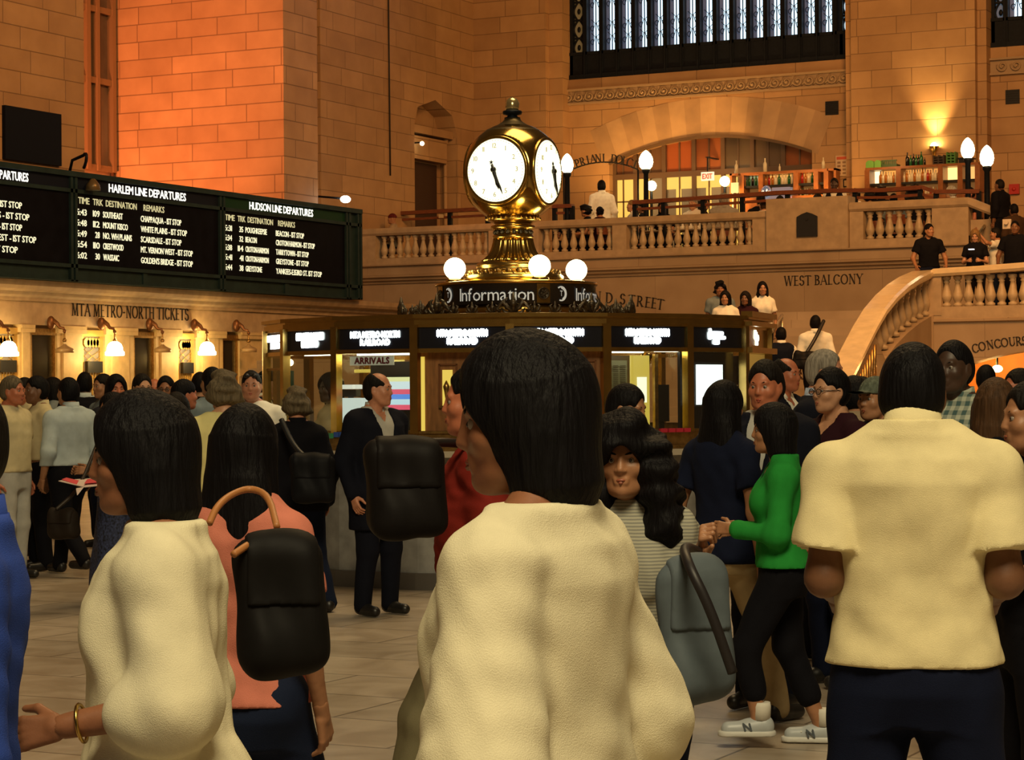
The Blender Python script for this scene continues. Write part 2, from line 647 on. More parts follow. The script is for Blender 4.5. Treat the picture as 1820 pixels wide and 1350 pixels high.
# doorway inside the niche
b = MB()
dz0, dzt = 4.7, Y(765, 238).z
for yy in (n0 + 0.12, n1 - 0.16):
    b.lathe([(0.075, dz0), (0.075, dz0 + 0.15), (0.055, dz0 + 0.2), (0.05, dzt - 0.15), (0.085, dzt - 0.05), (0.085, dzt)], (nx - 0.3, yy, 0), 12)
b.box(nx - 0.5, nx - 0.12, n0 + 0.02, n1 - 0.04, dzt, dzt + 0.2)
b.box(nx - 0.5, nx - 0.2, n0 + 0.2, n1 - 0.24, Y(765, 283).z, dzt - 0.06)
d1 = struct(b.build('door_1', M_stone, loc=(nx, (n0 + n1) / 2, 4.7)))
b = MB()
ya, yb, yc = n0 + 0.22, n0 + 0.62, n1 - 0.3
zt = Y(765, 285).z
b.box(nx - 0.56, nx - 0.48, yb, yc, dz0, zt)
b.box(nx - 0.56, nx - 0.46, ya, yb, dz0, Y(760, 330).z)
for k in range(4):
    yy = ya + (yb - ya) * k / 3
    b.box(nx - 0.53, nx - 0.47, yy - 0.025, yy + 0.025, dz0, zt)
for k in range(4):
    zz = Y(760, 330).z + (zt - Y(760, 330).z) * k / 3
    b.box(nx - 0.53, nx - 0.47, ya, yb, zz - 0.02, zz + 0.02)
part(b, 'door_leaf', mat('niche_door_wood', (0.035, 0.016, 0.01, 1), 0.5), d1)
b = MB()
b.box(nx - 0.548, nx - 0.535, ya, yb, Y(760, 330).z, zt)
part(b, 'lit_pane', emit_mat('red_lit_pane', (0.95, 0.22, 0.05, 1), 0.6), d1)

# small lamp in the niche + flood lamp on the wall above the board
M_hot = emit_mat('hot_bulb', (1.0, 0.86, 0.5, 1), 14)
p = Y(749, 255) + Vector((0.02, 0, 0))
t = thing('wall_lamp', 'small bare bulb lamp glowing beside the column of the gabled doorway', 'lamp', p)
b = MB(); b.sphere(p, 0.055); part(b, 'bulb', M_hot, t)
b = MB(); b.tube([p + Vector((-0.3, 0, 0.03)), p + Vector((-0.02, 0, 0.03))], 0.02); part(b, 'bracket', M_bronze, t)

p = on_x(614, 354, -27.2)
t = thing('flood_lamp', 'small bright flood lamp above the right end of the departure board', 'lamp', p)
b = MB(); b.sphere(p, 0.11, 0.14, 0.085); part(b, 'bulb', emit_mat('flood_bulb', (1.0, 0.95, 0.75, 1), 20), t)
b = MB(); b.tube([p + Vector((-0.75, 0, 0.1)), p + Vector((-0.05, 0, 0.02))], 0.025); part(b, 'bracket', M_bronze, t)

# thin cable down the wall
p0, p1 = Y(688, 0), Y(692, 312)
b = MB(); b.tube([Vector((nx + 0.03, p0.y, p0.z + 2)), Vector((nx + 0.03, p1.y, p1.z))], 0.02)
tag(b.build('wall_cable', M_ink), 'thin dark cable running straight down the stone wall right of the corner pier', 'cable')

# ---- tall window in the south recess
wx = -32.3
Wn = lambda px, py: on_x(px, py, wx)
y0, y1 = Wn(120, 100).y, Wn(219, 100).y
b = MB()
zb = Wn(180, 305).z
for pxm, hw in ((150, .07), (167.5, .05), (195.5, .06)):
    yy = Wn(pxm, 150).y
    b.box(wx - 0.1, wx + 0.14, yy - hw, yy + hw, zb, ZS)
for pym in (20, 146, 300):
    zz = Wn(180, pym).z
    b.box(wx - 0.1, wx + 0.1, y0 - 1.5, Wn(195, pym).y, zz - 0.07, zz + 0.07)
w1 = struct(b.build('window_1', mat('window_bronze_frame', (0.26, 0.17, 0.09, 1), 0.45, metal=0.3), loc=(wx, y0, zb)))
b = MB()
b.box(wx - 0.06, wx - 0.03, y0 - 1.5, Wn(196, 100).y, zb, ZS)
pm = mat('recess_pane', (0.17, 0.12, 0.085, 1), 0.3, noise=0.6, nscale=0.5)
part(b, 'pane', pm, w1)
b = MB()
yy = Wn(174, 150).y
b.box(wx - 0.02, wx + 0.05, yy - 0.05, yy + 0.05, zb, ZS)
part(b, 'mullion', M_black, w1)
# ornamental grille strip
ya, yb = Wn(197, 150).y, Wn(218, 150).y
b = MB()
b.box(wx - 0.04, wx, ya, yb, zb - 0.3, ZS)
part(b, 'grille_backing', mat('grille_back', (0.012, 0.008, 0.006, 1), 0.6), w1)
b = MB()
yc = (ya + yb) / 2
z = zb - 0.2
while z < ZS:
    for s in (-1, 1):
        pts = [(wx + 0.03, yc + s * (0.11 * math.sin(a * PI / 4)) * (yb - ya) / 0.28, z + 0.27 * a / 4 + 0.05 * math.cos(a * PI / 2)) for a in range(0, 9)]
        b.tube(pts, 0.018, 5)
        b.sphere((wx + 0.03, yc + s * (yb - ya) * 0.27, z + 0.28), 0.035, n=8, m=6)
    b.box(wx, wx + 0.05, ya, yb, z - 0.03, z - 0.005)
    b.sphere((wx + 0.04, yc, z + 0.27), 0.045, n=8, m=6)
    z += 0.56
for yy in (ya, yb):
    b.box(wx, wx + 0.06, yy - 0.02, yy + 0.02, zb - 0.3, ZS)
part(b, 'grille', mat('grille_bronze', (0.10, 0.05, 0.028, 1), 0.5, metal=0.3), w1)

# dark panel on the far left of the wall
q = [on_x(7, 186, -27.55), on_x(107, 204, -27.55), on_x(107, 296, -27.55), on_x(7, 281, -27.55)]
b = MB()
b.box(-27.6, -27.52, q[0].y, q[1].y, (q[2].z + q[3].z) / 2, (q[0].z + q[1].z) / 2)
tag(b.build('wall_screen', mat('dark_screen', (0.006, 0.008, 0.014, 1), 0.6, spec=0.1), loc=(-27.56, q[0].y, q[0].z - .5)), 'plain dark rectangular screen high on the stone wall above the departure board', 'screen')

# ---- ticket hall front
TX = -26.8
T = lambda px, py: on_x(px, py, TX)
yend = T(704, 550).y
zcap = 2.92
ztop = 3.72
bays = [('lit', -4, 40, 15), ('dark', 60, 107, 115), ('lit', 152, 192, 204), ('dark', 243, 282, 289), ('lit', 322, 353, 368), ('dark', 401, 431, 442)]
b = MB()
b.box(-27.6, TX, 18, yend, zcap, ztop)          # frieze block
b.box(-27.6, TX - 0.18, 18, yend, 0, zcap)      # recess back
struct(b.build('wall_ticket_hall', M_plain))
# piers between bays
b = MB()
ye = [T(a, 620).y for k in bays for a in (k[1], k[2])]
segs = [(18, ye[0])] + [(ye[2 * i + 1], ye[2 * i + 2]) for i in range(5)] + [(ye[11], yend - 0.3)]
for a, c in segs:
    b.box(TX - 0.55, TX - 0.07, a, c, 0, zcap)
    b.box(TX - 0.55, TX - 0.04, a + (c - a) * 0.2, c - (c - a) * 0.2, 0, zcap)
    b.box(TX - 0.55, TX, a - 0.05, c + 0.05, zcap - 0.14, zcap)
    b.box(TX - 0.55, TX + 0.02, a - 0.03, c + 0.03, zcap - 0.06, zcap)
    b.box(TX - 0.55, TX + 0.02, a - 0.03, c + 0.03, 0, 0.35)
struct(b.build('trim_1', mat('ticket_pilaster_stone', (0.55, 0.42, 0.22, 1), 0.5, noise=0.12, nscale=6)))
# cornice above the frieze
b = MB()
prof = [(-0.3, 3.36), (0.05, 3.36), (0.06, 3.42), (0.14, 3.46), (0.16, 3.52), (0.3, 3.56), (0.34, 3.62), (0.36, 3.72), (-0.3, 3.72)]
b.sweep([((TX, 18, 0), (1, 0, 0)), ((TX, yend, 0), (1, 0.9, 0)), ((TX - 0.8, yend, 0), (0, 1, 0))], prof)
struct(b.build('trim_2', M_plain))
b = MB()
put_text(b, 'MTA METRO-NORTH TICKETS', (TX + 0.001, (T(127, 560).y + T(335, 560).y) / 2, 3.12), (0, 1, 0), (0, 0, 1), 0.24,
         width=T(335, 560).y - T(127, 560).y, depth=0.012, roman=True)
tag(b.build('ticket_sign_lettering', M_ink), 'dark roman lettering MTA METRO-NORTH TICKETS on the stone frieze above the ticket windows', 'sign lettering')

M_shade_on = emit_mat('milk_glass_lit', (1.0, 0.9, 0.62, 1), 9)
M_shade_off = mat('milk_glass_unlit', (0.34, 0.24, 0.13, 1), 0.3)
M_gold_grille = mat('gold_grille', (0.5, 0.33, 0.1, 1), 0.4, metal=0.5)
M_dk_pane = mat('dark_window_pane', (0.02, 0.017, 0.013, 1), 0.18)
M_lit_pane = emit_mat('lit_ticket_pane', (0.75, 0.42, 0.13, 1), 0.32)
wi = 2
lampno = 0
names_on = ['leftmost lit milk glass lamp at the left edge over a ticket window', 'lit milk glass lamp second from the left over a ticket window with grille',
            'lit milk glass lamp nearest the information booth over a ticket window']
names_off = ['unlit bracket lamp between the two leftmost lit ticket lamps', 'unlit bracket lamp between the second and third lit ticket lamps', 'unlit bracket lamp close beside the left edge of the information booth']
for i, (kind, a, c, lp) in enumerate(bays):
    ya, yb = T(a, 620).y, T(c, 620).y
    zt = 2.74
    b = MB()
    X0, X1 = TX - 0.155, TX - 0.12
    b.box(X0, X1, ya, ya + 0.1, 0.9, zt)
    b.box(X0, X1, yb - 0.1, yb, 0.9, zt)
    b.box(X0, X1 + 0.05, ya, yb, zt, zt + 0.12)
    b.box(X0, X1 + 0.18, ya, yb, 1.0, 1.08)
    w = struct(b.build('window_%d' % wi, M_gold_grille if kind == 'lit' else M_brassd, loc=(X0, ya, 1.0)))
    wi += 1
    b = MB()
    b.box(X0 - 0.03, X0, ya, yb, 1.05, zt)
    part(b, 'pane', M_lit_pane if kind == 'lit' else M_dk_pane, w)
    if kind == 'lit':
        b = MB()
        for k in range(7):
            yy = ya + 0.1 + (yb - ya - 0.2) * k / 6
            b.box(X0 + 0.02, X0 + 0.05, yy - 0.012, yy + 0.012, 1.08, 2.05)
        for k in range(5):
            yy = ya + 0.16 + (yb - ya - 0.32) * k / 4
            b.lathe([(0.09, -0.015), (0.09, 0.015)], (X0 + 0.05, yy, 2.62), 10, axis=Matrix.Rotation(PI / 2, 3, 'Y'))
        for k in range(4):
            for s in (-1, 1):
                b.tube([(X0 + 0.04, ya + 0.1, 2.1 + 0.13 * k), (X0 + 0.04, yb - 0.1, 2.1 + 0.13 * k + s * 0.25)], 0.008, 4)
        part(b, 'grille', M_gold_grille, w)
        b = MB()
        b.box(X0 + 0.05, X0 + 0.12, ya + 0.12, yb - 0.12, 2.06 - 0.02, 2.06 + 0.22 - 0.02)
        tag(b.build('notice_board', M_black, loc=(X0 + 0.08, (ya + yb) / 2, 2.05)), ['small dark notice in the leftmost lit ticket window', '', 'small dark notice in the ticket window second from the left', '', 'small dark notice in the lit ticket window nearest the information booth'][i], 'notice')
    # lamp
    lx = TX + 0.34
    q = on_x(lp, 617, lx)
    root = Vector((lx, q.y, q.z))
    t = thing('bracket_lamp', (names_on if kind == 'lit' else names_off)[i // 2], 'lamp', root, group='ticket window lamps')
    sh = MB()
    prof = [(0.17, -0.16), (0.185, -0.15), (0.185, -0.09), (0.16, -0.075), (0.15, 0.0), (0.125, 0.06), (0.08, 0.1), (0.03, 0.115)]
    if kind != 'lit':
        prof = [(0.17, -0.1), (0.17, -0.03), (0.15, -0.02), (0.05, 0.03), (0.03, 0.06)]
    sh.lathe(prof, root, 20)
    part(sh, 'lamp_shade', M_shade_on if kind == 'lit' else M_shade_off, t)
    b = MB()
    top = root + Vector((0, 0, 0.3))
    b.tube([root + Vector((0, 0, 0.1)), top], 0.016)
    b.lathe([(0.03, 0.1), (0.045, 0.13), (0.02, 0.17)], root, 10)
    part(b, 'stem', M_brassd, t)
    b = MB()
    wpt = Vector((TX + 0.07, q.y - 0.08, root.z + 0.46))
    pts = [top, top + Vector((-0.02, -0.01, 0.06)), top + Vector((-0.09, -0.03, 0.07)), (top + wpt) / 2 + Vector((0, 0, 0.06)), wpt + Vector((0.05, 0.01, 0.05)), wpt]
    b.tube(pts, [0.02, 0.026, 0.03, 0.04, 0.05, 0.06], 8)
    b.sphere(wpt + Vector((0.02, 0, 0)), 0.075, 0.09, 0.13, n=12, m=8)
    b.sphere(top, 0.035, n=10, m=6)
    part(b, 'bracket', mat('bracket_bronze', (0.19, 0.08, 0.03, 1), 0.4, metal=0.6), t)

# ---- departure board
BX = -26.3
B = lambda px, py: on_x(px, py, BX)
zbt, zmid, zhead, ztp = 3.73, 4.02, 5.42, 5.73
yb0, ypost = 18.5, [B(130, 400).y, B(394, 420).y, B(618, 440).y, B(641, 440).y]
M_bframe = mat('board_frame_green', (0.014, 0.032, 0.036, 1), 0.6, noise=0.2, nscale=4, spec=0.15)
M_bpanel = mat('board_panel_black', (0.003, 0.004, 0.008, 1), 0.7, noise=0.4, nscale=3, spec=0.08)
M_head = mat('board_header_blue', (0.006, 0.010, 0.022, 1), 0.6, spec=0.1)
M_headg = mat('board_header_green', (0.008, 0.04, 0.022, 1), 0.6, spec=0.1)
M_letw = emit_mat('board_title_white', (1.0, 0.98, 0.86, 1), 1.3)
M_lety = emit_mat('board_row_cream', (1.0, 0.93, 0.58, 1), 1.0)
M_leth = emit_mat('board_head_yellow', (0.95, 0.85, 0.42, 1), 0.6)
t = thing('departure_board', 'long dark departures board with lit white train listings above the ticket windows', 'departure board', (BX, B(300, 420).y, zbt))
b = MB()
b.box(BX - 0.6, BX - 0.04, yb0, ypost[3], zbt, ztp)
part(b, 'casing', M_bframe, t)
b = MB()
b.box(BX - 0.62, BX + 0.06, yb0, ypost[3], ztp - 0.05, ztp + 0.05)
part(b, 'top_rail', M_bframe, t)
b = MB()
b.box(BX - 0.05, BX + 0.03, yb0, ypost[3], zmid - 0.035, zmid + 0.035)
b.box(BX - 0.05, BX + 0.03, yb0, ypost[3], zhead - 0.035, zhead + 0.035)
b.box(BX - 0.05, BX + 0.03, yb0, ypost[3], zbt, zbt + 0.03)
part(b, 'rails', M_bframe, t)
for yy in (ypost[0], ypost[1], ypost[2], ypost[3] - 0.07):
    b = MB()
    b.box(BX - 0.05, BX + 0.03, yy - 0.1, yy - 0.03, zbt, ztp)
    b.box(BX - 0.05, BX + 0.03, yy + 0.03, yy + 0.1, zbt, ztp)
    part(b, 'post', M_bframe, t)
ks = [yb0] + ypost[:3]
for i in range(3):
    b = MB(); b.box(BX - 0.05, BX - 0.02, ks[i] + 0.1, ks[i + 1] - 0.1, zmid + 0.03, zhead - 0.03); part(b, 'display_panel', M_bpanel, t)
    b = MB(); b.box(BX - 0.05, BX - 0.015, ks[i] + 0.1, ks[i + 1] - 0.1, zhead + 0.03, ztp - 0.05); part(b, 'header_panel', M_headg if i == 2 else M_head, t)
b = MB(); b.box(BX - 0.05, BX, B(255, 480).y, B(262, 480).y, zbt, zmid); b.box(BX - 0.05, BX, B(507, 505).y, B(514, 505).y, zbt, zmid)
part(b, 'lower_divider', M_bframe, t)


def brd(s, pxl, pxr, z, h, m, name='letter_row', bold=0.0, pyref=420):
    b = MB()
    ya, yb = B(pxl, pyref).y, B(pxr, pyref).y
    put_text(b, s, (BX - 0.014, ya, z), (0, 1, 0), (0, 0, 1), h, width=yb - ya, depth=0.006, align='l', bold=bold, gap=0.05)
    part(b, name, m, t)


def brow(zt, h, items, m, bold=0.0025):
    for s, a, c in items:
        brd(s, a, c, zt, h, m, bold=bold)


brd('HARLEM LINE DEPARTURES', 194, 331, 5.485, 0.155, M_letw, 'title_letters', 0.004, 340)
brd('HUDSON LINE DEPARTURES', 444, 557, 5.485, 0.155, M_letw, 'title_letters', 0.004, 370)
brd('NEW HAVEN LINE DEPARTURES', -108, 51, 5.485, 0.155, M_letw, 'title_letters', 0.004, 310)
zr = [4.983, 4.783, 4.583, 4.383, 4.175]
zc = 5.2
brow(zc, 0.12, [('TIME', 140, 160), ('TRK', 166, 184), ('DESTINATION', 189, 244), ('REMARKS', 256, 293)], M_leth, 0.002)
brow(zc, 0.12, [('TIME', 401, 418), ('TRK', 423, 437), ('DESTINATION', 441, 486), ('REMARKS', 495, 525)], M_leth, 0.002)
rows2 = [('5:43', '109', 'SOUTHEAST', 'CHAPPAQUA - 1ST STOP', 219, 323), ('5:48', '112', 'MOUNT KISCO', 'WHITE PLAINS - 1ST STOP', 228, 333),
         ('5:49', '28', 'NO. WH PLAINS', 'SCARSDALE - 1ST STOP', 235, 323), ('5:54', '110', 'CRESTWOOD', 'MT. VERNON WEST - 1ST STOP', 220, 343), ('6:02', '30', 'WASSAIC', "GOLDEN'S BRIDGE - 1ST STOP", 212, 343)]
for z, (a, c, d, e, x1, x2) in zip(zr, rows2):
    brow(z, 0.115, [(a, 137, 155), (c, 166 if len(c) == 3 else 170, 178), (d, 184, x1), (e, 251, x2)], M_lety)
rows3 = [('5:31', '35', 'POUGHKEEPSIE', 'BEACON - 1ST STOP', 475, 541), ('5:34', '32', 'BEACON', 'CROTON HARMON - 1ST STOP', 457, 560),
         ('5:38', '114', 'CROTON-HARMON', 'TARRYTOWN - 1ST STOP', 478, 549), ('5:41', '41', 'CROTON-HARMON', 'GREYSTONE - 1ST STOP', 478, 549), ('5:44', '38', 'GREYSTONE', 'YANKEES-E.153RD ST. 1ST STOP', 466, 572)]
for z, (a, c, d, e, x1, x2) in zip(zr, rows3):
    brow(z, 0.115, [(a, 400, 413), (c, 423 if len(c) == 3 else 426, 433), (d, 437, x1), (e, 491, x2)], M_lety)
rows1 = [('STAMFORD - 1ST STOP', -60, 40), ('GREENS FARMS - 1ST STOP', -70, 53), ('LARCHMONT - 1ST STOP', -60, 40), ('HARRISON WEST - 1ST STOP', -70, 65), ('RYE - 1ST STOP', -45, 32)]
for z, (e, x1, x2) in zip(zr, rows1):
    brow(z, 0.115, [(e, x1, x2)], M_lety)
# curved neck lamp on top of the board
p = B(146, 316)
t2 = thing('board_lamp', 'dark gooseneck lamp arching over the top of the departure board', 'lamp', (BX + 0.1, p.y, ztp))
b = MB()
pts = [(BX - 0.3, p.y, ztp + 0.05), (BX - 0.15, p.y - 0.1, ztp + 0.28)] + [(BX + 0.05 + 0.18 * math.sin(R(a)), p.y - 0.02 + 0.14 * math.cos(R(a + 90)), ztp + 0.25 + 0.14 * math.sin(R(a + 60))) for a in range(0, 200, 25)]
b.tube(pts, 0.03, 8)
part(b, 'arm', M_bronze, t2)
b = MB()
b.lathe([(0.14, -0.16), (0.13, -0.06), (0.07, 0.02), (0.03, 0.06)], Vector((BX + 0.16, p.y + 0.12, ztp - 0.12)), 16)
part(b, 'lamp_shade', mat('board_lamp_shade', (0.16, 0.12, 0.06, 1), 0.35, metal=0.4), t2)

# ---- west side : upper wall
Wd = lambda px, py, y=53.4: on_y(px, py, y)
b = MB()
b.box(-28.5, -26.15, 53.4, 56, 0, ZS)
b.box(-26.15, -25.75, 53.6, 56, 0, ZS)
struct(b.build('wall_west_left_pier', M_stone))
b = MB()
b.box(-17.74, -14.62, 53.4, 56, 0, ZS)
b.box(-17.95, -14.4, 53.62, 56, 0, ZS)
struct(b.build('wall_west_middle_pier', M_stone))
# bay wall with segmental arch notch
by = 54.0
zsill = 9.88
aL, aR = on_y(1083, 290, by).x, on_y(1443, 262, by).x
apex = 8.14
zspr = 7.6
ax_c = (aL + aR) / 2
hw = (aR - aL) / 2
sag = apex - zspr
rad = (hw * hw + sag * sag) / (2 * sag)
zc_ = apex - rad


def arcz(x, dr=0.0):
    return zc_ + math.sqrt(max(0, (rad + dr) ** 2 - (x - ax_c) ** 2))


arc = [(aL + (aR - aL) * i / 24, arcz(aL + (aR - aL) * i / 24)) for i in range(25)]
poly = [Vector((-25.9, by, 4.7)), Vector((aL, by, 4.7))] + [Vector((x, by, z)) for x, z in arc] + [Vector((aR, by, 4.7)), Vector((-17.9, by, 4.7)), Vector((-17.9, by, zsill)), Vector((-25.9, by, zsill))]
b = MB()
b.prism(poly, (0, 0.6, 0))
struct(b.build('wall_west_bay', M_stone))
# voussoirs, fanned round the arch
b = MB()
b2 = MB()
NV = 15
for i in range(NV):
    x0 = aL - 0.15 + (hw * 2 + 0.3) * i / NV
    x1 = aL - 0.15 + (hw * 2 + 0.3) * (i + 1) / NV
    def P(x, dr):
        d = Vector((x - ax_c, 0, max(0.3, arcz(x) - zc_))).normalized()
        q = Vector((ax_c, by - (0.004 if i % 2 else 0.009), zc_)) + d * (rad + dr)
        return q
    top = 1.02
    (b if i % 2 else b2).prism([P(x0, 0.0), P(x1, 0.0), P(x1, top), P(x0, top)], (0, 0.06, 0))
struct(b.build('trim_3', mat('voussoir_stone', (0.46, 0.30, 0.155, 1), 0.6, noise=0.2, nscale=1.3)))
struct(b2.build('trim_9', mat('voussoir_stone_dark', (0.385, 0.245, 0.125, 1), 0.6, noise=0.25, nscale=1.3)))
b = MB()
b.prism([Vector((x, by - 0.05, z - 0.03)) for x, z in arc] + [Vector((x, by - 0.05, z + 0.045)) for x, z in reversed(arc)], (0, 0.12, 0))
struct(b.build('trim_4', mat('arch_edge_bronze', (0.11, 0.065, 0.03, 1), 0.5)))
# glazed screen in the arch
b = MB()
gy = by + 0.3
mx = [on_y(v, 330, gy).x for v in (1086, 1131, 1182, 1235, 1287, 1339, 1394)] + [aR]
ztr = on_y(1240, 308, gy).z
for x in mx:
    xx = min(max(x, aL + 0.04), aR - 0.02)
    b.box(xx - 0.055, xx + 0.055, gy - 0.08, gy + 0.08, 4.7, arcz(xx) + 0.05)
b.box(aL, aR, gy - 0.09, gy + 0.09, ztr - 0.07, ztr + 0.07)
for i in range(7):
    x0, x1 = mx[i], mx[i + 1]
    xm = (x0 + x1) / 2
    b.box(xm - 0.018, xm + 0.018, gy - 0.03, gy + 0.03, 4.7, arcz(xm))
    b.box(x0, x1, gy - 0.03, gy + 0.03, ztr + 0.72 - 0.018, ztr + 0.72 + 0.018) if arcz(xm) > ztr + 0.9 else None
    b.box(x0, x1, gy - 0.03, gy + 0.03, ztr - 0.65 - 0.018, ztr - 0.65 + 0.018)
wv = struct(b.build('window_8', mat('arch_frame', (0.085, 0.048, 0.024, 1), 0.5), loc=((aL + aR) / 2, gy, 4.7)))
cols = [(0.13, 0.055, 0.025), (0.11, 0.06, 0.03), (0.24, 0.065, 0.02), (0.22, 0.07, 0.022), (0.08, 0.058, 0.035), (0.09, 0.06, 0.034), (0.2, 0.065, 0.022)]
for i in range(7):
    x0, x1 = max(mx[i], aL), min(mx[i + 1], aR)
    b = MB()
    pts = [Vector((x0, gy, ztr)), Vector((x1, gy, ztr)), Vector((x1, gy, arcz(x1))), Vector(((x0 + x1) / 2, gy, arcz((x0 + x1) / 2))), Vector((x0, gy, arcz(x0)))]
    b.prism(pts, (0, 0.02, 0))
    part(b, 'upper_pane', mat('upper_pane_%d' % i, cols[i] + (1,), 0.25), wv)
M_yel = emit_mat('yellow_lit_interior', (1.0, 0.56, 0.08, 1), 0.95)
M_yel2 = emit_mat('dim_lit_interior', (0.7, 0.33, 0.08, 1), 0.14)
for i in range(7):
    x0, x1 = max(mx[i], aL), min(mx[i + 1], aR)
    zlo = on_y(1240, 334, gy).z
    b = MB()
    if i in (0,):
        b.box(x0, x1, gy, gy + 0.02, 4.7 + 0.6, ztr)
        part(b, 'lower_pane', M_yel, wv)
        b = MB(); b.box(x0, x1, gy, gy + 0.02, 4.7, 5.3); part(b, 'base_panel', M_black, wv)
    else:
        if i == 1:
            b.box(x0, (x0 + x1) / 2, gy, gy + 0.02, 4.7, ztr)
        else:
            b.box(x0, x1, gy, gy + 0.02, zlo, ztr)
        part(b, 'lower_pane', M_yel, wv)
        b = MB(); b.box(x0, x1, gy + 0.021, gy + 0.04, 4.7, ztr - 0.01); part(b, 'back_pane', M_yel2, wv)
        b = MB()
        b.box(x0 + 0.32, x0 + 0.46, gy - 0.02, gy + 0.01, 4.7, zlo)
        part(b, 'lit_post', M_yel, wv)

# carved wave frieze under the big window
b = MB()
fz = 9.23
b.box(-25.9, -17.95, by - 0.10, by, fz - 0.03, fz + 0.02)
b.box(-25.9, -17.95, by - 0.12, by, fz + 0.33, fz + 0.38)
b.box(-25.9, -17.95, by - 0.03, by, fz, fz + 0.36)
n = 26
for i in range(n):
    cx = -25.75 + (7.65) * i / (n - 1)
    pts = []
    for k in range(15):
        a = R(-200 + 34 * k)
        r_ = 0.135 * (1 - k / 18)
        pts.append((cx + r_ * math.cos(a), by - 0.06, fz + 0.175 + r_ * math.sin(a)))
    b.tube(pts, [0.028 - 0.0008 * k for k in range(15)], 6)
    b.tube([(cx + 0.1, by - 0.05, fz + 0.06), (cx + 0.19, by - 0.06, fz + 0.16), (cx + 0.23, by - 0.05, fz + 0.3)], 0.022, 5)
    b.sphere((cx, by - 0.06, fz + 0.175), 0.04, n=8, m=6)
struct(b.build('trim_5', mat('carved_frieze', (0.34, 0.24, 0.14, 1), 0.6)))
# second bay on the right
b = MB()
b.box(-14.42, -6, by, by + 0.6, 0, zsill)
struct(b.build('wall_west_right_bay', M_stone))
b = MB()
b.box(-14.4, -9, by - 0.10, by, fz - 0.03, fz + 0.02)
b.box(-14.4, -9, by - 0.12, by, fz + 0.33, fz + 0.38)
b.box(-14.4, -9, by - 0.03, by, fz, fz + 0.36)
for i in range(8):
    cx = -14.1 + 0.34 * i
    pts = []
    for k in range(15):
        a = R(-200 + 34 * k)
        r_ = 0.135 * (1 - k / 18)
        pts.append((cx + r_ * math.cos(a), by - 0.06, fz + 0.175 + r_ * math.sin(a)))
    b.tube(pts, 0.024, 6)
    b.sphere((cx, by - 0.06, fz + 0.175), 0.04, n=8, m=6)
struct(b.build('trim_6', MATS['carved_frieze']))

# big windows
M_sky = emit_mat('daylight_pane', (0.62, 0.84, 1.0, 1), 1.7)
M_skyd = emit_mat('daylight_pane_shaded', (0.10, 0.2, 0.36, 1), 0.25)  # dim blue copy of the pane, the reveal's shade put into its colour


def big_window(idx, x0, x1, npan, xs, grille_l, grille_r):
    b = MB()
    yb_ = by + 0.05
    zl = zsill + 0.72
    b.box(x0, x1, yb_, yb_ + 0.3, zsill, zl)
    b.box(x0, x1, yb_ - 0.05, yb_ + 0.3, zsill, zsill + 0.12)
    b.box(x0, x1, yb_ - 0.03, yb_ + 0.3, zl - 0.08, zl)
    for x in xs + [xs[-1] + 0.46]:
        b.box(x - 0.10, x + 0.02, yb_ - 0.03, yb_ + 0.3, zsill, ZS)
        b.box(x - 0.06, x - 0.02, yb_ - 0.07, yb_, zsill, ZS)
    w = struct(b.build('window_%d' % idx, M_bronze, loc=(x0, yb_, zsill)))
    for i, x in enumerate(xs):
        xa, xb = x + 0.02, x + 0.36
        b = MB(); b.box(xa + 0.1, xb, yb_ + 0.22, yb_ + 0.24, zl, ZS); part(b, 'pane', M_sky, w)
        b = MB(); b.box(xa - 0.02, xa + 0.1, yb_ + 0.2, yb_ + 0.24, zl, ZS); part(b, 'shaded_reveal', M_skyd, w)
        b = MB()
        xc = (xa + xb) / 2 + 0.03
        b.box(xc - 0.012, xc + 0.012, yb_ + 0.12, yb_ + 0.14, zl, ZS)
        z = zl + 0.28
        k = 0
        while z < ZS - 2.4:
            for s in (-1, 1):
                pts = []
                for q in range(11):
                    a = R(-90 + s * 30 * q) if s > 0 else R(-90 - 30 * q)
                    r_ = 0.085 * (1 - q / 14)
                    pts.append((xc + s * 0.085 + r_ * math.cos(a), yb_ + 0.12, z + r_ * math.sin(a)))
                b.tube(pts, 0.010, 4)
                b.tube([(xc + s * 0.08, yb_ + 0.12, z - 0.08), (xc + s * 0.02, yb_ + 0.12, z + 0.12), (xc + s * 0.13, yb_ + 0.12, z + 0.22)], 0.009, 4)
            z += 0.62 if k % 2 else 0.36
            k += 1
        part(b, 'scrollwork', M_bronze, w)
    for (ga, gb, lit) in grille_l + grille_r:
        b = MB(); b.box(ga, gb, yb_ + 0.16, yb_ + 0.18, zl - 0.1, ZS); part(b, 'grille_pane', lit, w)
        b = MB()
        gc = (ga + gb) / 2
        z = zl - 0.1
        while z < ZS - 2.4:
            for s in (-1, 1):
                b.tube([(gc + s * (gb - ga) * (0.1 + 0.32 * abs(math.sin(R(22.5 * q)))), yb_ + 0.1, z + 0.06 * q) for q in range(9)], 0.03, 5)
            b.sphere((gc, yb_ + 0.1, z + 0.24), 0.05, 0.03, 0.08, n=8, m=6)
            b.box(ga, gb, yb_ + 0.06, yb_ + 0.12, z - 0.02, z + 0.03)
            z += 0.48
        for x in (ga, gb):
            b.box(x - 0.04, x + 0.04, yb_, yb_ + 0.15, zsill, ZS)
        part(b, 'grille', M_bronze, w)
    return w


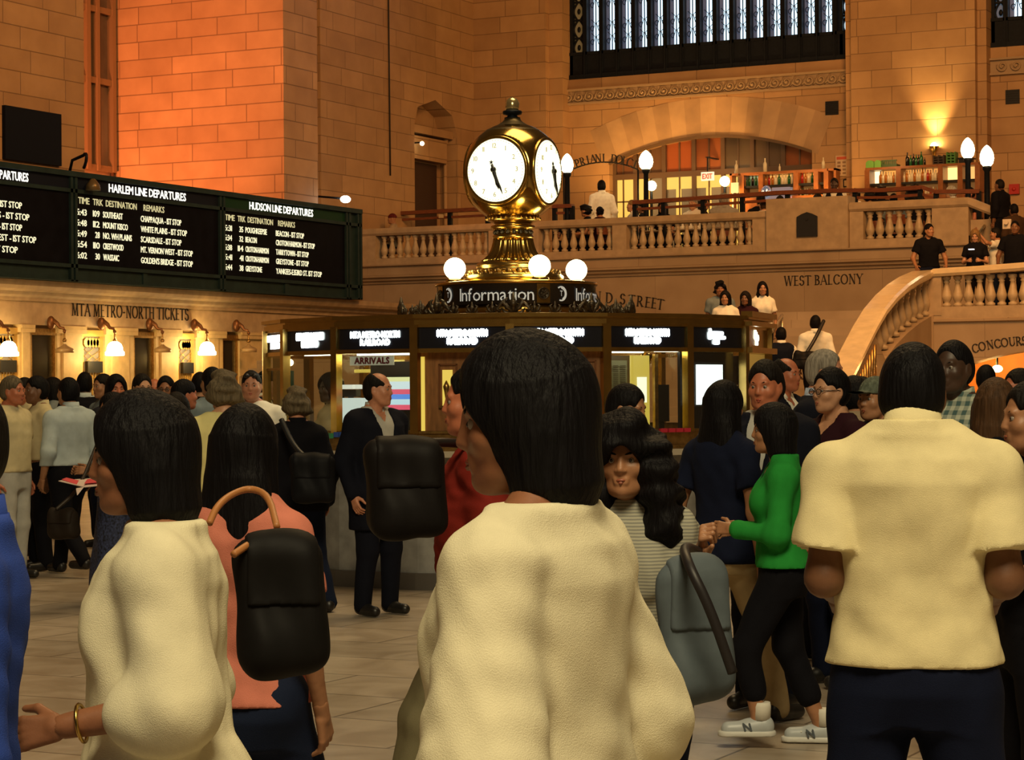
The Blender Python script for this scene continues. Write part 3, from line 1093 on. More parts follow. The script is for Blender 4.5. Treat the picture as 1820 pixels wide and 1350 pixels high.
xs = [on_y(v, 60, by).x - 0.28 for v in (1058, 1087, 1115.5, 1144.6, 1173, 1201.5, 1230.5, 1260, 1290, 1320, 1350, 1380.5, 1411.5, 1442, 1473)]
big_window(9, -25.95, -17.9, 15, xs, [(on_y(1014, 60, by).x, on_y(1036, 60, by).x, emit_mat('amber_pane', (0.7, 0.4, 0.12, 1), 0.12))],
           [(on_y(1494, 60, by).x, on_y(1512, 60, by).x, M_sky)])
x0 = on_y(1798, 30, by).x - 0.12
big_window(10, -14.42, -9, 4, [x0 + 0.46 * i for i in range(5)], [(on_y(1764, 30, by).x, on_y(1788, 30, by).x, emit_mat('amber_pane2', (0.3, 0.5, 0.7, 1), 0.12))], [])
# vents
for px, py, lab in ((1479, 192, 'square dark vent in the stone wall left of the middle pier'), (1800, 172, 'square dark vent in the stone wall at the far right below the window')):
    q = on_y(px, py, by)
    b = MB()
    b.box(q.x - 0.17, q.x + 0.17, by - 0.03, by + 0.01, q.z - 0.17, q.z + 0.17)
    for k in range(6):
        b.box(q.x - 0.16, q.x + 0.16, by - 0.045, by - 0.02, q.z - 0.15 + 0.055 * k, q.z - 0.13 + 0.055 * k)
    tag(b.build('wall_vent', M_black, loc=(q.x, by, q.z)), lab, 'vent')

# ---- west side: balcony and lower wall
LY = 47.5
ZB = 4.7
b = MB()
b.box(-28.35, -5, LY, LY + 0.6, 0, 4.3)
struct(b.build('wall_west_lower', M_stone2))
b = MB()
b.box(-28.3, -5, LY - 0.0, 54.0, 4.3, ZB - 0.02)
prof = [(-0.2, 4.26), (0.04, 4.26), (0.05, 4.31), (0.12, 4.335), (0.13, 4.38), (0.2, 4.41), (0.2, 4.45), (0.08, 4.47), (0.06, 4.68), (0.14, 4.69), (0.14, 4.72), (-0.2, 4.72)]
b.sweep([((-28.3, LY, 0), (0, -1, 0)), ((-5, LY, 0), (0, -1, 0))], prof)
struct(b.build('trim_7', M_stone2))
Lw = lambda px, py: on_y(px, py, LY)
b = MB()
put_text(b, 'WEST BALCONY', ((Lw(1394, 500).x + Lw(1534, 500).x) / 2, LY - 0.001, Lw(1464, 508).z + 0.03), (1, 0, 0), (0, 0, 1), 0.215, width=Lw(1534, 500).x - Lw(1394, 500).x, depth=0.012, roman=True)
tag(b.build('balcony_lettering', M_ink), 'dark roman lettering WEST BALCONY on the stone wall below the balcony', 'sign lettering')
b = MB()
pts = []
for c, px, py, tilt in (('4', 1021, 527, 2), ('2', 1037, 526.5, 0), ('N', 1062, 527, -2), ('D', 1083, 529, -3), ('S', 1107, 531, -4), ('T', 1123, 533, -5), ('R', 1138, 535, -6), ('E', 1152, 537, -7), ('E', 1163, 538.5, -8), ('T', 1174, 540.5, -9)):
    pts.append((Lw(px, py) + Vector((0, -0.001, 0)), Vector((math.cos(R(tilt)), 0, math.sin(R(tilt)))), Vector((-math.sin(R(tilt)), 0, math.cos(R(tilt))))))
t = thing('street_lettering', 'dark roman lettering ending ND STREET curving down behind the clock lamps', 'sign lettering', pts[4][0])
arc_text(b, '42ND', pts[:4], 0.24, depth=0.012)
part(b, 'word', M_ink, t)
b = MB(); arc_text(b, 'STREET', pts[4:], 0.24, depth=0.012)
part(b, 'word', M_ink, t)
# two slim dark door outlines beside the stair
for px, lab in ((1380, 'thin dark door outline on the wall behind the women on the stair'), (1515, 'thin dark door outline on the wall left of the stair rail')):
    q0, q1 = Lw(px - 14 if px < 1450 else 1494, 560), Lw(1399 if px < 1450 else 1545, 560)
    b = MB()
    zt = Lw(px, 561).z
    b.box(q0.x, q1.x, LY - 0.03, LY + 0.01, zt - 0.04, zt)
    b.box(q0.x, q0.x + 0.04, LY - 0.03, LY + 0.01, 3.0, zt)
    b.box(q1.x - 0.04, q1.x, LY - 0.03, LY + 0.01, 3.0, zt)
    tag(b.build('door_outline', mat('outline_bronze', (0.05, 0.04, 0.03, 1), 0.5), loc=(q0.x, LY, 3.0)), lab, 'door frame')


# balustrades -----------------------------------------------------------
def baluster_mb(c, h, s=1.0):
    b = MB()
    hh = h
    prof = [(0.075, 0), (0.075, 0.09), (0.05, 0.11), (0.045, 0.14), (0.07, 0.2), (0.088, 0.3), (0.088, 0.36), (0.07, 0.48), (0.045, 0.66), (0.038, 0.76), (0.058, 0.8), (0.04, 0.84), (0.07, 0.9), (0.075, 0.93), (0.075, 1.0)]
    b.lathe([(r * s, z * hh) for r, z in prof], c, 12)
    return b


bal = thing('balustrade', 'stone balcony balustrade running below the dining tables behind the clock', 'balustrade', (-22, LY, ZB))
zb_, zr0, zr1 = ZB + 0.18, ZB + 0.74, ZB + 0.92
b = MB()
xe = Lw(1364, 380).x
b.box(-28.3, xe, LY - 0.02, LY + 0.32, ZB, zb_)
part(b, 'plinth', M_plain, bal)
b = MB()
b.sweep([((-28.3, LY + 0.14, 0), (0, -1, 0)), ((xe + 0.05, LY + 0.14, 0), (0, -1, 0))], [(-0.2, zr0), (0.16, zr0), (0.2, zr0 + 0.05), (0.2, zr1 - 0.06), (0.16, zr1), (-0.2, zr1)])
part(b, 'handrail', M_plain, bal)
piers = [(640, 668), (869, 958), (1089, 1114), (1338, 1366)]
for a, c in piers:
    b = MB()
    b.box(max(-28.3, Lw(a, 400).x), Lw(c, 400).x, LY - 0.03, LY + 0.3, ZB, zr0)
    part(b, 'pier', M_plain, bal)
for a, c, n in ((672, 868, 14), (960, 1088, 8), (1116, 1337, 14)):
    xa, xb = Lw(a, 420).x, Lw(c, 410).x
    for i in range(n):
        x = xa + (xb - xa) * (i + 0.5) / n
        part(baluster_mb((x, LY + 0.12, zb_), zr0 - zb_), 'baluster', M_bal, bal)
# plaque pedestal
xa, xb = Lw(1365, 400).x, Lw(1510, 390).x
b = MB()
b.box(xa, xb, LY - 0.12, LY + 0.4, ZB, ZB + 1.17)
tag(b.build('balcony_pedestal', M_plain, loc=((xa + xb) / 2, LY, ZB)), 'broad plain stone block in the balcony parapet carrying the dark plaque', 'pedestal')
q0, q1 = on_y(1417, 421, LY - 0.13), on_y(1453, 376, LY - 0.13)
b = MB()
xm = (q0.x + q1.x) / 2
h = q1.z - q0.z
b.prism([Vector((q0.x, LY - 0.12, q0.z)), Vector((q1.x, LY - 0.12, q0.z)), Vector((q1.x, LY - 0.12, q1.z - 0.1)), Vector((xm + 0.12, LY - 0.12, q1.z - 0.04)), Vector((xm, LY - 0.12, q1.z)), Vector((xm - 0.12, LY - 0.12, q1.z - 0.04)), Vector((q0.x, LY - 0.12, q1.z - 0.1))], (0, -0.05, 0))
b.lathe([(0.03, 0), (0.03, 0.02)], (xm, LY - 0.17, q1.z - 0.16), 10, axis=Matrix.Rotation(PI / 2, 3, 'X'))
tag(b.build('plaque', mat('plaque_slate', (0.014, 0.016, 0.022, 1), 0.4), loc=(xm, LY - 0.12, q0.z)), 'dark arched-top plaque on the stone block of the balcony parapet', 'plaque')
bal2 = thing('balustrade', 'short stone balustrade right of the plaque ending at the upper stair', 'balustrade', (-15.5, LY, ZB))
xb2, xc2, xd2, xe2 = Lw(1535, 400).x, Lw(1657, 400).x, Lw(1722, 400).x, Lw(1762, 385).x
b = MB(); b.box(xb + 0.01, xd2, LY - 0.02, LY + 0.32, ZB, zb_ + 0.02); part(b, 'plinth', M_plain, bal2)
b = MB()
b.sweep([((xb + 0.01, LY + 0.14, 0), (0, -1, 0)), ((xd2, LY + 0.14, 0), (0, -1, 0)), ((xe2, LY + 0.3, -0.22), (0, -1, 0))], [(-0.2, zr0 + .08), (0.18, zr0 + .08), (0.22, zr0 + 0.13), (0.22, zr1 + 0.03), (0.17, zr1 + .1), (-0.2, zr1 + .1)])
part(b, 'handrail', M_plain, bal2)
for a, c in ((xb + 0.01, xb2), (xc2, xd2)):
    b = MB(); b.box(a, c, LY - 0.03, LY + 0.3, ZB, zr0 + .09); part(b, 'pier', M_plain, bal2)
b = MB(); b.box(xd2 + 0.01, xe2, LY + 0.1, LY + 0.4, ZB - 1.2, zr0 - 0.2); part(b, 'end_wall', M_plain, bal2)
for i in range(7):
    x = xb2 + (xc2 - xb2) * (i + 0.5) / 7
    part(baluster_mb((x, LY + 0.12, zb_ + 0.02), zr0 + .08 - zb_ - 0.02, 1.15), 'baluster', M_bal, bal2)

# ---- grand stair
stair = thing('staircase', 'broad stone staircase rising behind the booth to the landing', 'staircase', (-19, 35, 0))
xs0 = -24.0
LZ = 3.0


def xr_at(y):     # inner face of the right parapet
    return on_y(1478 + (y - 33.2) * 18, 640, y).x - 0.1


for i in range(20):
    y0 = 32.1 + 6.0 * i / 20
    z1 = LZ * (i + 1) / 20
    b = MB()
    b.box(xs0, xr_at(y0 + 0.15) - 0.1, y0, y0 + 0.32, 0 if i == 0 else z1 - 0.3, z1)
    part(b, 'step', M_stone2, stair)
b = MB()
b.box(xs0, -17.0, 38.1, 41.9, LZ - 0.2, LZ)
b.box(xs0, -6, 41.9, LY - 0.02, LZ - 0.2, LZ)
b.box(xs0, -16.9, 38.2, LY - 0.02, 0, LZ - 0.2)
part(b, 'landing', M_stone2, stair)
# right parapet : rail path in space
rp = [on_y(*q) for q in ((1476, 700, 32.9), (1488, 676, 33.5), (1504, 645, 34.3), (1520, 613, 35.1), (1538, 578, 35.9), (1556, 548, 36.7), (1576, 524, 37.6), (1597, 505, 38.7), (1618, 491, 40.0), (1640, 481, 41.3), (1660, 478, 41.5), (1740, 473, 41.5), (1830, 466, 41.5), (1930, 459, 41.5))]
up = thing('staircase', 'narrow upper stair climbing from the landing to the balcony at the far right', 'staircase', (-11.5, 45.5, LZ))
for i in range(11):
    y0 = 44.1 + 0.3 * i
    b = MB()
    b.box(on_y(1766, 400, 47.3).x, -6.0, y0, 47.44, LZ + 0.155 * i, LZ + 0.155 * (i + 1) - 0.004)
    part(b, 'step', M_stone2, up)
par = thing('stair_parapet', 'curved stone stair parapet with lit handrail sweeping up to the landing at right', 'parapet', (rp[4].x, rp[4].y, 0))
outd = []
for i, p in enumerate(rp):
    t_ = (rp[min(i + 1, len(rp) - 1)] - rp[max(i - 1, 0)])
    t_.z = 0
    t_.normalize()
    outd.append(Vector((t_.y, -t_.x, 0)))
b = MB()
b.sweep([(p, o) for p, o in zip(rp, outd)], [(-0.22, -0.15), (0.16, -0.15), (0.2, -0.1), (0.2, -0.03), (0.15, 0.0), (-0.2, 0.0), (-0.24, -0.06)])
part(b, 'handrail', mat('handrail_marble', (0.72, 0.58, 0.36, 1), 0.22, noise=0.1, nscale=5), par)
# wall under rail: solid to the ground for the flight, balusters above a base on the bend and landing
b = MB()
vs, fs = [], []
low = rp[:11]
for i, (p, o) in enumerate(zip(low, outd)):
    top = p.z - 0.17 if i <= 4 else p.z - 0.86
    for e in (-0.2, 0.16):
        q = p + o * e
        vs += [(q.x, q.y, 0), (q.x, q.y, max(0.05, top))]
m = len(low)
for i in range(m - 1):
    a, c = 4 * i, 4 * i + 4
    fs += [(a, c, c + 1, a + 1), (a + 2, a + 3, c + 3, c + 2), (a + 1, c + 1, c + 3, a + 3)]
fs += [(0, 1, 3, 2), (4 * m - 4, 4 * m - 2, 4 * m - 1, 4 * m - 3)]
b.add(vs, fs)
part(b, 'wall', M_stone2, par)
b = MB()
for i in range(1, 5):
    p, o = low[i], outd[i]
    n_ = 4
    for k in range(n_):
        q = low[i - 1].lerp(p, (k + 0.5) / n_) + o * 0.17
        b.tube([q + Vector((0, 0, -0.28)), q + Vector((0, 0, -0.95))], 0.035, 6)
part(b, 'grille', M_brassd, par)
# balusters along the bend
bend = []
for i in range(5, 10):
    for k in (0.15, 0.65):
        p = rp[i - 0].lerp(rp[i + 1] if i < 10 else rp[i], k)
        if i < 9 or k < 0.5:
            bend.append(p)
for p in bend:
    part(baluster_mb((p.x, p.y, p.z - 0.86), 0.7, 1.15), 'baluster', M_bal, par)
# landing balustrade + front wall with dining concourse arch
lb = thing('balustrade', 'stone landing balustrade at the right where people lean over the stair', 'balustrade', (-10.5, 41.5, LZ))
FY = 41.38
Fw = lambda px, py: on_y(px, py, FY)
zrail = (rp[10].z + rp[12].z) / 2
b = MB(); b.box(Fw(1640, 500).x, -6, FY, FY + 0.3, LZ - 0.1, LZ + 0.16); part(b, 'plinth', M_plain, lb)
xp0, xp1 = Fw(1641, 500).x, Fw(1673, 500).x
b = MB(); b.box(xp0, xp1, FY - 0.01, FY + 0.3, LZ, zrail - 0.17); part(b, 'pier', M_plain, lb)
for i in range(12):
    x = Fw(1683 + 19.6 * i - 4, 520).x + 0.0
    part(baluster_mb((x, FY + 0.14, LZ + 0.16), zrail - 0.17 - LZ - 0.16, 1.12), 'baluster', M_bal, lb)
# wall below the landing
ax, az = Fw(1860, 622)[0], Fw(1860, 622)[2]
q = Fw(1700, 655)
hw2 = ax - q.x
sg = az - q.z
rad2 = (hw2 ** 2 + sg ** 2) / (2 * sg)
pts = []
xL = Fw(1640, 690).x
for i in range(21):
    x = xL + (2 * (ax - xL)) * i / 20
    pts.append(Vector((x, FY + 0.001, az - rad2 + math.sqrt(max(0.01, rad2 ** 2 - (x - ax) ** 2)))))
poly = [Vector((xp0 - 0.35, FY + .001, 0)), Vector((xL, FY + .001, 0))] + pts + [Vector((pts[-1].x, FY + .001, 0)), Vector((-4.5, FY + .001, 0)), Vector((-4.5, FY + .001, LZ - 0.1)), Vector((xp0 - 0.35, FY + .001, LZ - 0.1))]
b = MB(); b.prism(poly, (0, 0.5, 0))
struct(b.build('wall_stair_front', M_stone2))
b = MB()
zl_ = Fw(1700, 569).z
b.sweep([((Fw(1640, 575).x, FY, 0), (0, -1, 0)), ((-5, FY, 0), (0, -1, 0))], [(0, zl_ - 0.04), (0.05, zl_ - 0.02), (0.05, zl_ + 0.02), (0, zl_ + 0.04)])
struct(b.build('trim_8', M_stone2))
b = MB()
s_ = 'DINING CONCOURSE'
lp = [('N', 1700, 630, 16), ('G', 1716, 625, 15), ('C', 1733.5, 618.5, 13), ('O', 1745.5, 615, 12), ('N', 1760, 612, 10), ('C', 1773, 610, 8), ('O', 1785.5, 608, 7), ('U', 1799, 606.5, 6), ('R', 1811, 605.5, 5), ('S', 1821, 605, 4), ('E', 1831, 604.5, 3)]
pts2 = []
for c, px, py, tl in lp:
    pts2.append((Fw(px, py) + Vector((0, -0.002, 0)), Vector((math.cos(R(tl)), 0, math.sin(R(tl)))), Vector((-math.sin(R(tl)), 0, math.cos(R(tl))))))
arc_text(b, ''.join(c[0] for c in lp), pts2, 0.16, depth=0.012)
tag(b.build('concourse_lettering', M_ink), 'dark roman lettering G CONCOURS arching over the orange lit passage at right', 'sign lettering')
# passage behind the arch
b = MB()
b.box(xL - 0.4, -4.5, 44.6, 44.7, 0, LZ - 0.2)
b.box(xL - 0.6, xL - 0.4, FY + 0.5, 44.7, 0, LZ - 0.2)
b.box(-4.6, -4.5, FY + 0.5, 44.7, 0, LZ - 0.2)
struct(b.build('wall_passage', mat('passage_wall', (0.55, 0.24, 0.06, 1), 0.55, noise=0.15, nscale=3)))
p = Fw(1750, 645) + Vector((0, 0.9, -0.1))
t = thing('passage_lamp', 'small glowing ceiling lamp inside the orange arched passage', 'lamp', p)
b = MB(); b.sphere(p, 0.1, 0.1, 0.07); part(b, 'globe', emit_mat('passage_bulb', (1.0, 0.7, 0.25, 1), 18), t)
b = MB(); b.tube([p + Vector((0, 0, 0.05)), p + Vector((0, 0, 0.3))], 0.02); part(b, 'stem', M_bronze, t)
# metal handrails on the stair
for q0, q1, lab in ((on_y(1369, 592, 34.5), on_y(1390, 560, 37.5), 'thin pale metal handrail on the stair beside the women'), (on_y(1736, 420, 46.5), on_y(1768, 375, 49), 'thin pale metal handrail on the upper stair at far right')):
    b = MB()
    b.tube([q0, q1], 0.03, 8)
    b.tube([q0 + Vector((0, 0, -0.9)), q0], 0.02, 6)
    b.tube([q1 + Vector((0, 0, -0.9)), q1], 0.02, 6)
    tag(b.build('handrail', mat('pale_metal', (0.75, 0.68, 0.5, 1), 0.25, metal=0.9), loc=tuple(q0)), lab, 'handrail')
# ================================================================== INFORMATION BOOTH AND CLOCK
BC = at(919, 693, 20.8)
BC.z = 0
bd = Vector((BC.x, BC.y, 0)).normalized()      # from the camera towards the booth
brt = Vector((bd.y, -bd.x, 0))                 # to the right in the picture
BR = 2.31
BD = 20.8


def th_of(px):
    off = px - 919.0
    best, bt = 1e9, 0
    for k in range(-900, 901):
        a = R(k / 10.0)
        e = abs(F * BR * math.sin(a) / (BD - BR * math.cos(a)) - off)
        if e < best:
            best, bt = e, a
    return bt


def bpt(th, r, z):
    return BC + (-bd * math.cos(th) + brt * math.sin(th)) * r + Vector((0, 0, z))


edges = [474, 507, 598, 738, 907, 1077, 1223, 1323, 1367]
ths = [th_of(e) for e in edges]
back = [PI - t for t in reversed(ths)]
allth = ths + back[1:-1] if abs(ths[-1] - back[0]) < 0.02 else ths + back
NF = len(allth)
zCT, zCB, zS0, zS1, zTop = 1.315, 1.15, 2.0, 2.175, 2.283
booth = thing('information_booth', 'many sided brass and glass information booth with lit signs in the middle of the hall', 'information booth', tuple(BC))
M_marb = mat('booth_grey_marble', (0.26, 0.26, 0.25, 1), 0.35, noise=0.35, nscale=5, bump=0.05)
M_glass = glass_mat('booth_glass', (0.9, 0.92, 0.86, 1), 0.10)
M_sign = mat('booth_sign_black', (0.008, 0.009, 0.016, 1), 0.25)
M_signl = emit_mat('sign_white', (0.90, 1.0, 0.96, 1), 7.0)
M_in_yel = emit_mat('booth_yellow_glow', (1.0, 0.72, 0.10, 1), 0.75)
M_white = mat('white_paper', (0.8, 0.8, 0.76, 1), 0.6)


def ring(b, r0, r1, z0, z1):
    """polygonal ring following the booth plan"""
    n = NF
    vs = []
    for t in allth:
        vs += [bpt(t, r0, z0), bpt(t, r1, z0), bpt(t, r1, z1), bpt(t, r0, z1)]
    fs = []
    for i in range(n):
        k = (i + 1) % n
        for j in range(4):
            q = (j + 1) % 4
            fs.append((4 * i + j, 4 * k + j, 4 * k + q, 4 * i + q))
    b.add(vs, fs)
    return b


b = MB(); ring(b, BR - 0.12, BR - 0.02, 0, zCB - 0.03); part(b, 'marble_base', M_marb, booth)
b = MB(); ring(b, BR - 0.12, BR + 0.03, 0, 0.14); part(b, 'plinth', mat('booth_plinth', (0.1, 0.09, 0.08, 1), 0.3), booth)
b = MB(); ring(b, BR - 0.2, BR + 0.14, zCB - 0.05, zCB); part(b, 'shelf', mat('booth_shelf_stone', (0.5, 0.44, 0.34, 1), 0.3), booth)
b = MB(); ring(b, BR - 0.1, BR + 0.0, zCB, zCT); ring(b, BR - 0.1, BR + 0.04, zCB, zCB + 0.03); ring(b, BR - 0.1, BR + 0.02, zCT - 0.02, zCT); part(b, 'counter_rail', M_brassd, booth)
b = MB(); ring(b, BR - 0.06, BR + 0.015, zS0 - 0.035, zS0); ring(b, BR - 0.06, BR + 0.015, zS1, zS1 + 0.02); part(b, 'transom', M_brass, booth)
b = MB(); ring(b, BR - 0.3, BR + 0.02, zS1 + 0.02, zS1 + 0.06); ring(b, BR - 0.3, BR + 0.0, zS1 + 0.06, zTop - 0.02); ring(b, BR - 0.4, BR + 0.045, zTop - 0.03, zTop); part(b, 'cornice', M_brass, booth)
b = MB()
b.add([bpt(t, BR - 0.3, zTop - 0.03) for t in allth], [tuple(range(NF))])
part(b, 'roof', M_brassd, booth)
for t in allth:
    b = MB()
    o = (-bd * math.cos(t) + brt * math.sin(t))
    s_ = Vector((-o.y, o.x, 0))
    b.obox(bpt(t, BR, (zCT + zS1) / 2), o, s_, Vector((0, 0, 1)), 0.035, 0.035, (zS1 - zCT) / 2 + 0.02)
    part(b, 'post', M_brass, booth)
# taller end box on the right
b = MB()
t0, t1 = ths[-2], ths[-1]
for z0, z1 in ((zS0 - 0.03, zS0), (zTop, zTop + 0.03), (zS1 + 0.03, zS1 + 0.05)):
    c = (bpt(t0, BR + 0.03, z0) + bpt(t1, BR + 0.03, z0)) / 2
    ux = (bpt(t1, BR, 0) - bpt(t0, BR, 0))
    L_ = ux.length
    ux.normalize()
    o = Vector((ux.y, -ux.x, 0))
    b.obox(c + Vector((0, 0, (z1 - z0) / 2)), ux, o, Vector((0, 0, 1)), L_ / 2 + 0.02, 0.05, (z1 - z0) / 2 + 0.01)
part(b, 'end_frame', M_brass, booth)


class Facet:
    def __init__(s, i):
        s.p0, s.p1 = bpt(ths[i], BR, 0), bpt(ths[i + 1], BR, 0)
        s.e0, s.e1 = edges[i], edges[i + 1]
        s.ux = (s.p1 - s.p0).normalized()
        s.o = Vector((s.ux.y, -s.ux.x, 0))
        s.L = (s.p1 - s.p0).length
        mid = (s.p0 + s.p1) / 2
        s.depth = (mid - CAM).dot(FWD)

    def P(s, px, z, inset=0.0):
        t = (px - s.e0) / (s.e1 - s.e0)
        return s.p0 + s.ux * (s.L * t) - s.o * inset + Vector((0, 0, z))

    def Z(s, py):
        return 1.65 + (693 - py) * s.depth / F

    def slab(s, b, pa, pb, ya, yb, inset=0.0, th=0.02):
        """panel between two picture columns and rows, inset behind the glass"""
        za, zb = s.Z(yb), s.Z(ya)
        A, Bq = s.P(pa, 0, inset), s.P(pb, 0, inset)
        b.prism([A + Vector((0, 0, za)), Bq + Vector((0, 0, za)), Bq + Vector((0, 0, zb)), A + Vector((0, 0, zb))], -s.o * th)
        return b


FA = [Facet(i) for i in range(8)]
for i, f in enumerate(FA):
    ins = 0.0
    b = MB()
    A, Bq = f.P(f.e0, 0), f.P(f.e1, 0)
    A, Bq = A + f.ux * 0.03, Bq - f.ux * 0.03
    b.prism([A + Vector((0, 0, zS0)), Bq + Vector((0, 0, zS0)), Bq + Vector((0, 0, zS1)), A + Vector((0, 0, zS1))], -f.o * 0.03)
    sp_ = part(b, 'sign_panel', M_sign if i != 7 else M_brass, booth)
    b = MB()
    mid = f.P((f.e0 + f.e1) / 2, 0, -0.004)
    if i <= 5:
        wd = f.L * (0.52 if i else 0.8)
        if i == 2:
            wd = f.L * 0.62
        put_text(b, 'MTA METRO-NORTH', mid + Vector((0, 0, zS0 + 0.098)), f.ux, (0, 0, 1), 0.052, width=wd, depth=0.004, bold=0.0045 if i in (0, 2) else 0.009)
        put_text(b, 'RAILROAD', mid + Vector((0, 0, zS0 + 0.035)), f.ux, (0, 0, 1), 0.05, width=wd * 0.6, depth=0.004, bold=0.0045 if i in (0, 2) else 0.009)
    else:
        sc = f.L / 0.50 if i == 6 else f.L / 0.4
        o = mid + Vector((0, 0, zS0))
        def blob(cx, cz, w, h):
            n = 14
            P = []
            for k in range(n):
                a = 2 * PI * k / n
                ca, sa = math.cos(a), math.sin(a)
                P.append(o + f.ux * (cx + w * math.copysign(abs(ca) ** 0.5, ca)) * 1 + Vector((0, 0, cz + h * math.copysign(abs(sa) ** 0.5, sa))))
            b.prism(P, f.o * 0.004)
        if i == 6:
            blob(-0.10, 0.105, 0.028, 0.035); blob(-0.095, 0.15, 0.018, 0.016); blob(0.0, 0.125, 0.1, 0.018); blob(0.03, 0.088, 0.1, 0.017); blob(-0.01, 0.05, 0.05, 0.022)
        else:
            blob(-0.03, 0.12, 0.04, 0.035); blob(-0.05, 0.155, 0.015, 0.014); blob(0.02, 0.1, 0.05, 0.028); blob(0.01, 0.055, 0.03, 0.022)
    part(b, 'sign_letters', M_signl, sp_)
    if i not in (3, 4):
        b = MB()
        A, Bq = f.P(f.e0, 0), f.P(f.e1, 0)
        b.prism([A + Vector((0, 0, zCT)), Bq + Vector((0, 0, zCT)), Bq + Vector((0, 0, zS0 - 0.03)), A + Vector((0, 0, zS0 - 0.03))], -f.o * 0.008)
        part(b, 'glass_pane', M_glass, booth)

# core and floor inside the booth
b = MB(); b.lathe([(0.62, 0.02), (0.62, zS1)], BC, 20); part(b, 'core', mat('core_brass', (0.3, 0.17, 0.05, 1), 0.45, metal=0.4), booth)
b = MB()
for k in range(20):
    a = 2 * PI * k / 20
    b.tube([BC + Vector((0.63 * math.cos(a), 0.63 * math.sin(a), 0.05)), BC + Vector((0.63 * math.cos(a), 0.63 * math.sin(a), zS1))], 0.018, 6)
part(b, 'core_ribs', M_brassd, booth)
b = MB(); ring(b, 1.55, BR - 0.1, 1.0, 1.04); part(b, 'desk', M_woodp, booth)

# left facets
f = FA[0]
b = MB(); f.slab(b, 476, 506, 651, 655, -0.01, 0.03); part(b, 'cross_rail', M_brassd, booth)
b = MB(); f.slab(b, 480, 487, 656, 760, 0.06, 0.05); f.slab(b, 497, 501, 656, 760, 0.06, 0.05); part(b, 'sliding_frame', mat('green_bronze', (0.03, 0.07, 0.05, 1), 0.3, metal=0.6), booth)
b = MB(); b.sphere(f.P(487, f.Z(641), 0.15), 0.03); part(b, 'small_lamp', M_hot, booth)
f = FA[1]
b = MB(); f.slab(b, 521, 576, 626, 629, 0.12, 0.06); part(b, 'strip_light', emit_mat('strip_light', (1, 0.98, 0.8, 1), 6), booth)
b = MB(); f.slab(b, 512, 560, 653, 659, 0.7, 0.03); f.slab(b, 542, 548, 632, 690, 0.7, 0.03); f.slab(b, 559, 564, 632, 690, 0.69, 0.03); f.slab(b, 565, 595, 637, 640, 0.7, 0.03); part(b, 'yellow_bars', M_in_yel, booth)
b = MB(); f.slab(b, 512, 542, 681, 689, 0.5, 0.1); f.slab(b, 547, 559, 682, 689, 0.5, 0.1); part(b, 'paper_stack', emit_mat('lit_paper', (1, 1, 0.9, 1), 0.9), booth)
t = thing('monitor', 'dark flat desk monitor inside the booth behind the short haired woman', 'monitor', f.P(558, f.Z(760), 0.35))
b = MB(); f.slab(b, 543, 573, 690, 703, 0.35, 0.05); part(b, 'screen', M_black, t)
b = MB(); f.slab(b, 556, 561, 703, 764, 0.37, 0.03); part(b, 'stand', M_black, t)
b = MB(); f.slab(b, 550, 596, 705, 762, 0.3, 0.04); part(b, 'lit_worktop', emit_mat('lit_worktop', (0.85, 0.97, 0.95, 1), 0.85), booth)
b = MB(); f.slab(b, 574, 586, 730, 762, 0.26, 0.03); part(b, 'file_box', mat('file_teal', (0.2, 0.3, 0.32, 1), 0.5), booth)
f = FA[2]
b = MB(); f.slab(b, 608, 710, 640, 764, 0.42, 0.02); part(b, 'dark_back_panel', mat('dark_back', (0.02, 0.013, 0.01, 1), 0.5), booth)
b = MB(); f.slab(b, 604, 616, 705, 764, 0.2, 0.02); part(b, 'lit_worktop', MATS['lit_worktop'], booth)
b = MB(); f.slab(b, 618, 706, 625, 629, 0.14, 0.05); part(b, 'strip_light', MATS['strip_light'], booth)
b = MB(); f.slab(b, 712, 728, 630, 764, 0.3, 0.08); part(b, 'yellow_column', M_in_yel, booth)
t = thing('arrivals_sign', 'white sign reading ARRIVALS in dark red hung inside the booth glass', 'sign', f.P(659, f.Z(647), 0.03))
b = MB(); f.slab(b, 620, 698, 631, 647, 0.02, 0.01); part(b, 'board', mat('sign_offwhite', (0.62, 0.62, 0.56, 1), 0.5, emit=0.25, ecol=(0.7, 0.7, 0.6, 1)), t)
b = MB(); put_text(b, 'ARRIVALS', f.P(659.5, f.Z(644), 0.018), f.ux, (0, 0, 1), 0.052, width=f.L * 62 / 140, depth=0.003, bold=0.0035); part(b, 'letters', mat('arrivals_red', (0.20, 0.01, 0.03, 1), 0.5), t)
t = thing('arrivals_screen', 'bright colour screen with red and blue bands behind the balding man in the suit', 'screen', f.P(675, f.Z(728), 0.36))
b = MB(); f.slab(b, 642, 709, 664, 732, 0.34, 0.05); part(b, 'bezel', M_black, t)
bands = [(668, 676, (0.9, 0.9, 0.45)), (676, 690, (0.75, 0.9, 1.0)), (690, 699, (0.85, 0.1, 0.2)), (699, 708, (0.1, 0.3, 0.95)), (708, 718, (0.6, 0.85, 1.0)), (718, 727, (0.9, 0.1, 0.2))]
for k, (ya, yb, c) in enumerate(bands):
    b = MB(); f.slab(b, 646, 705, ya, yb, 0.335, 0.004); part(b, 'screen_band', emit_mat('band%d' % k, c + (1,), 1.1), t)
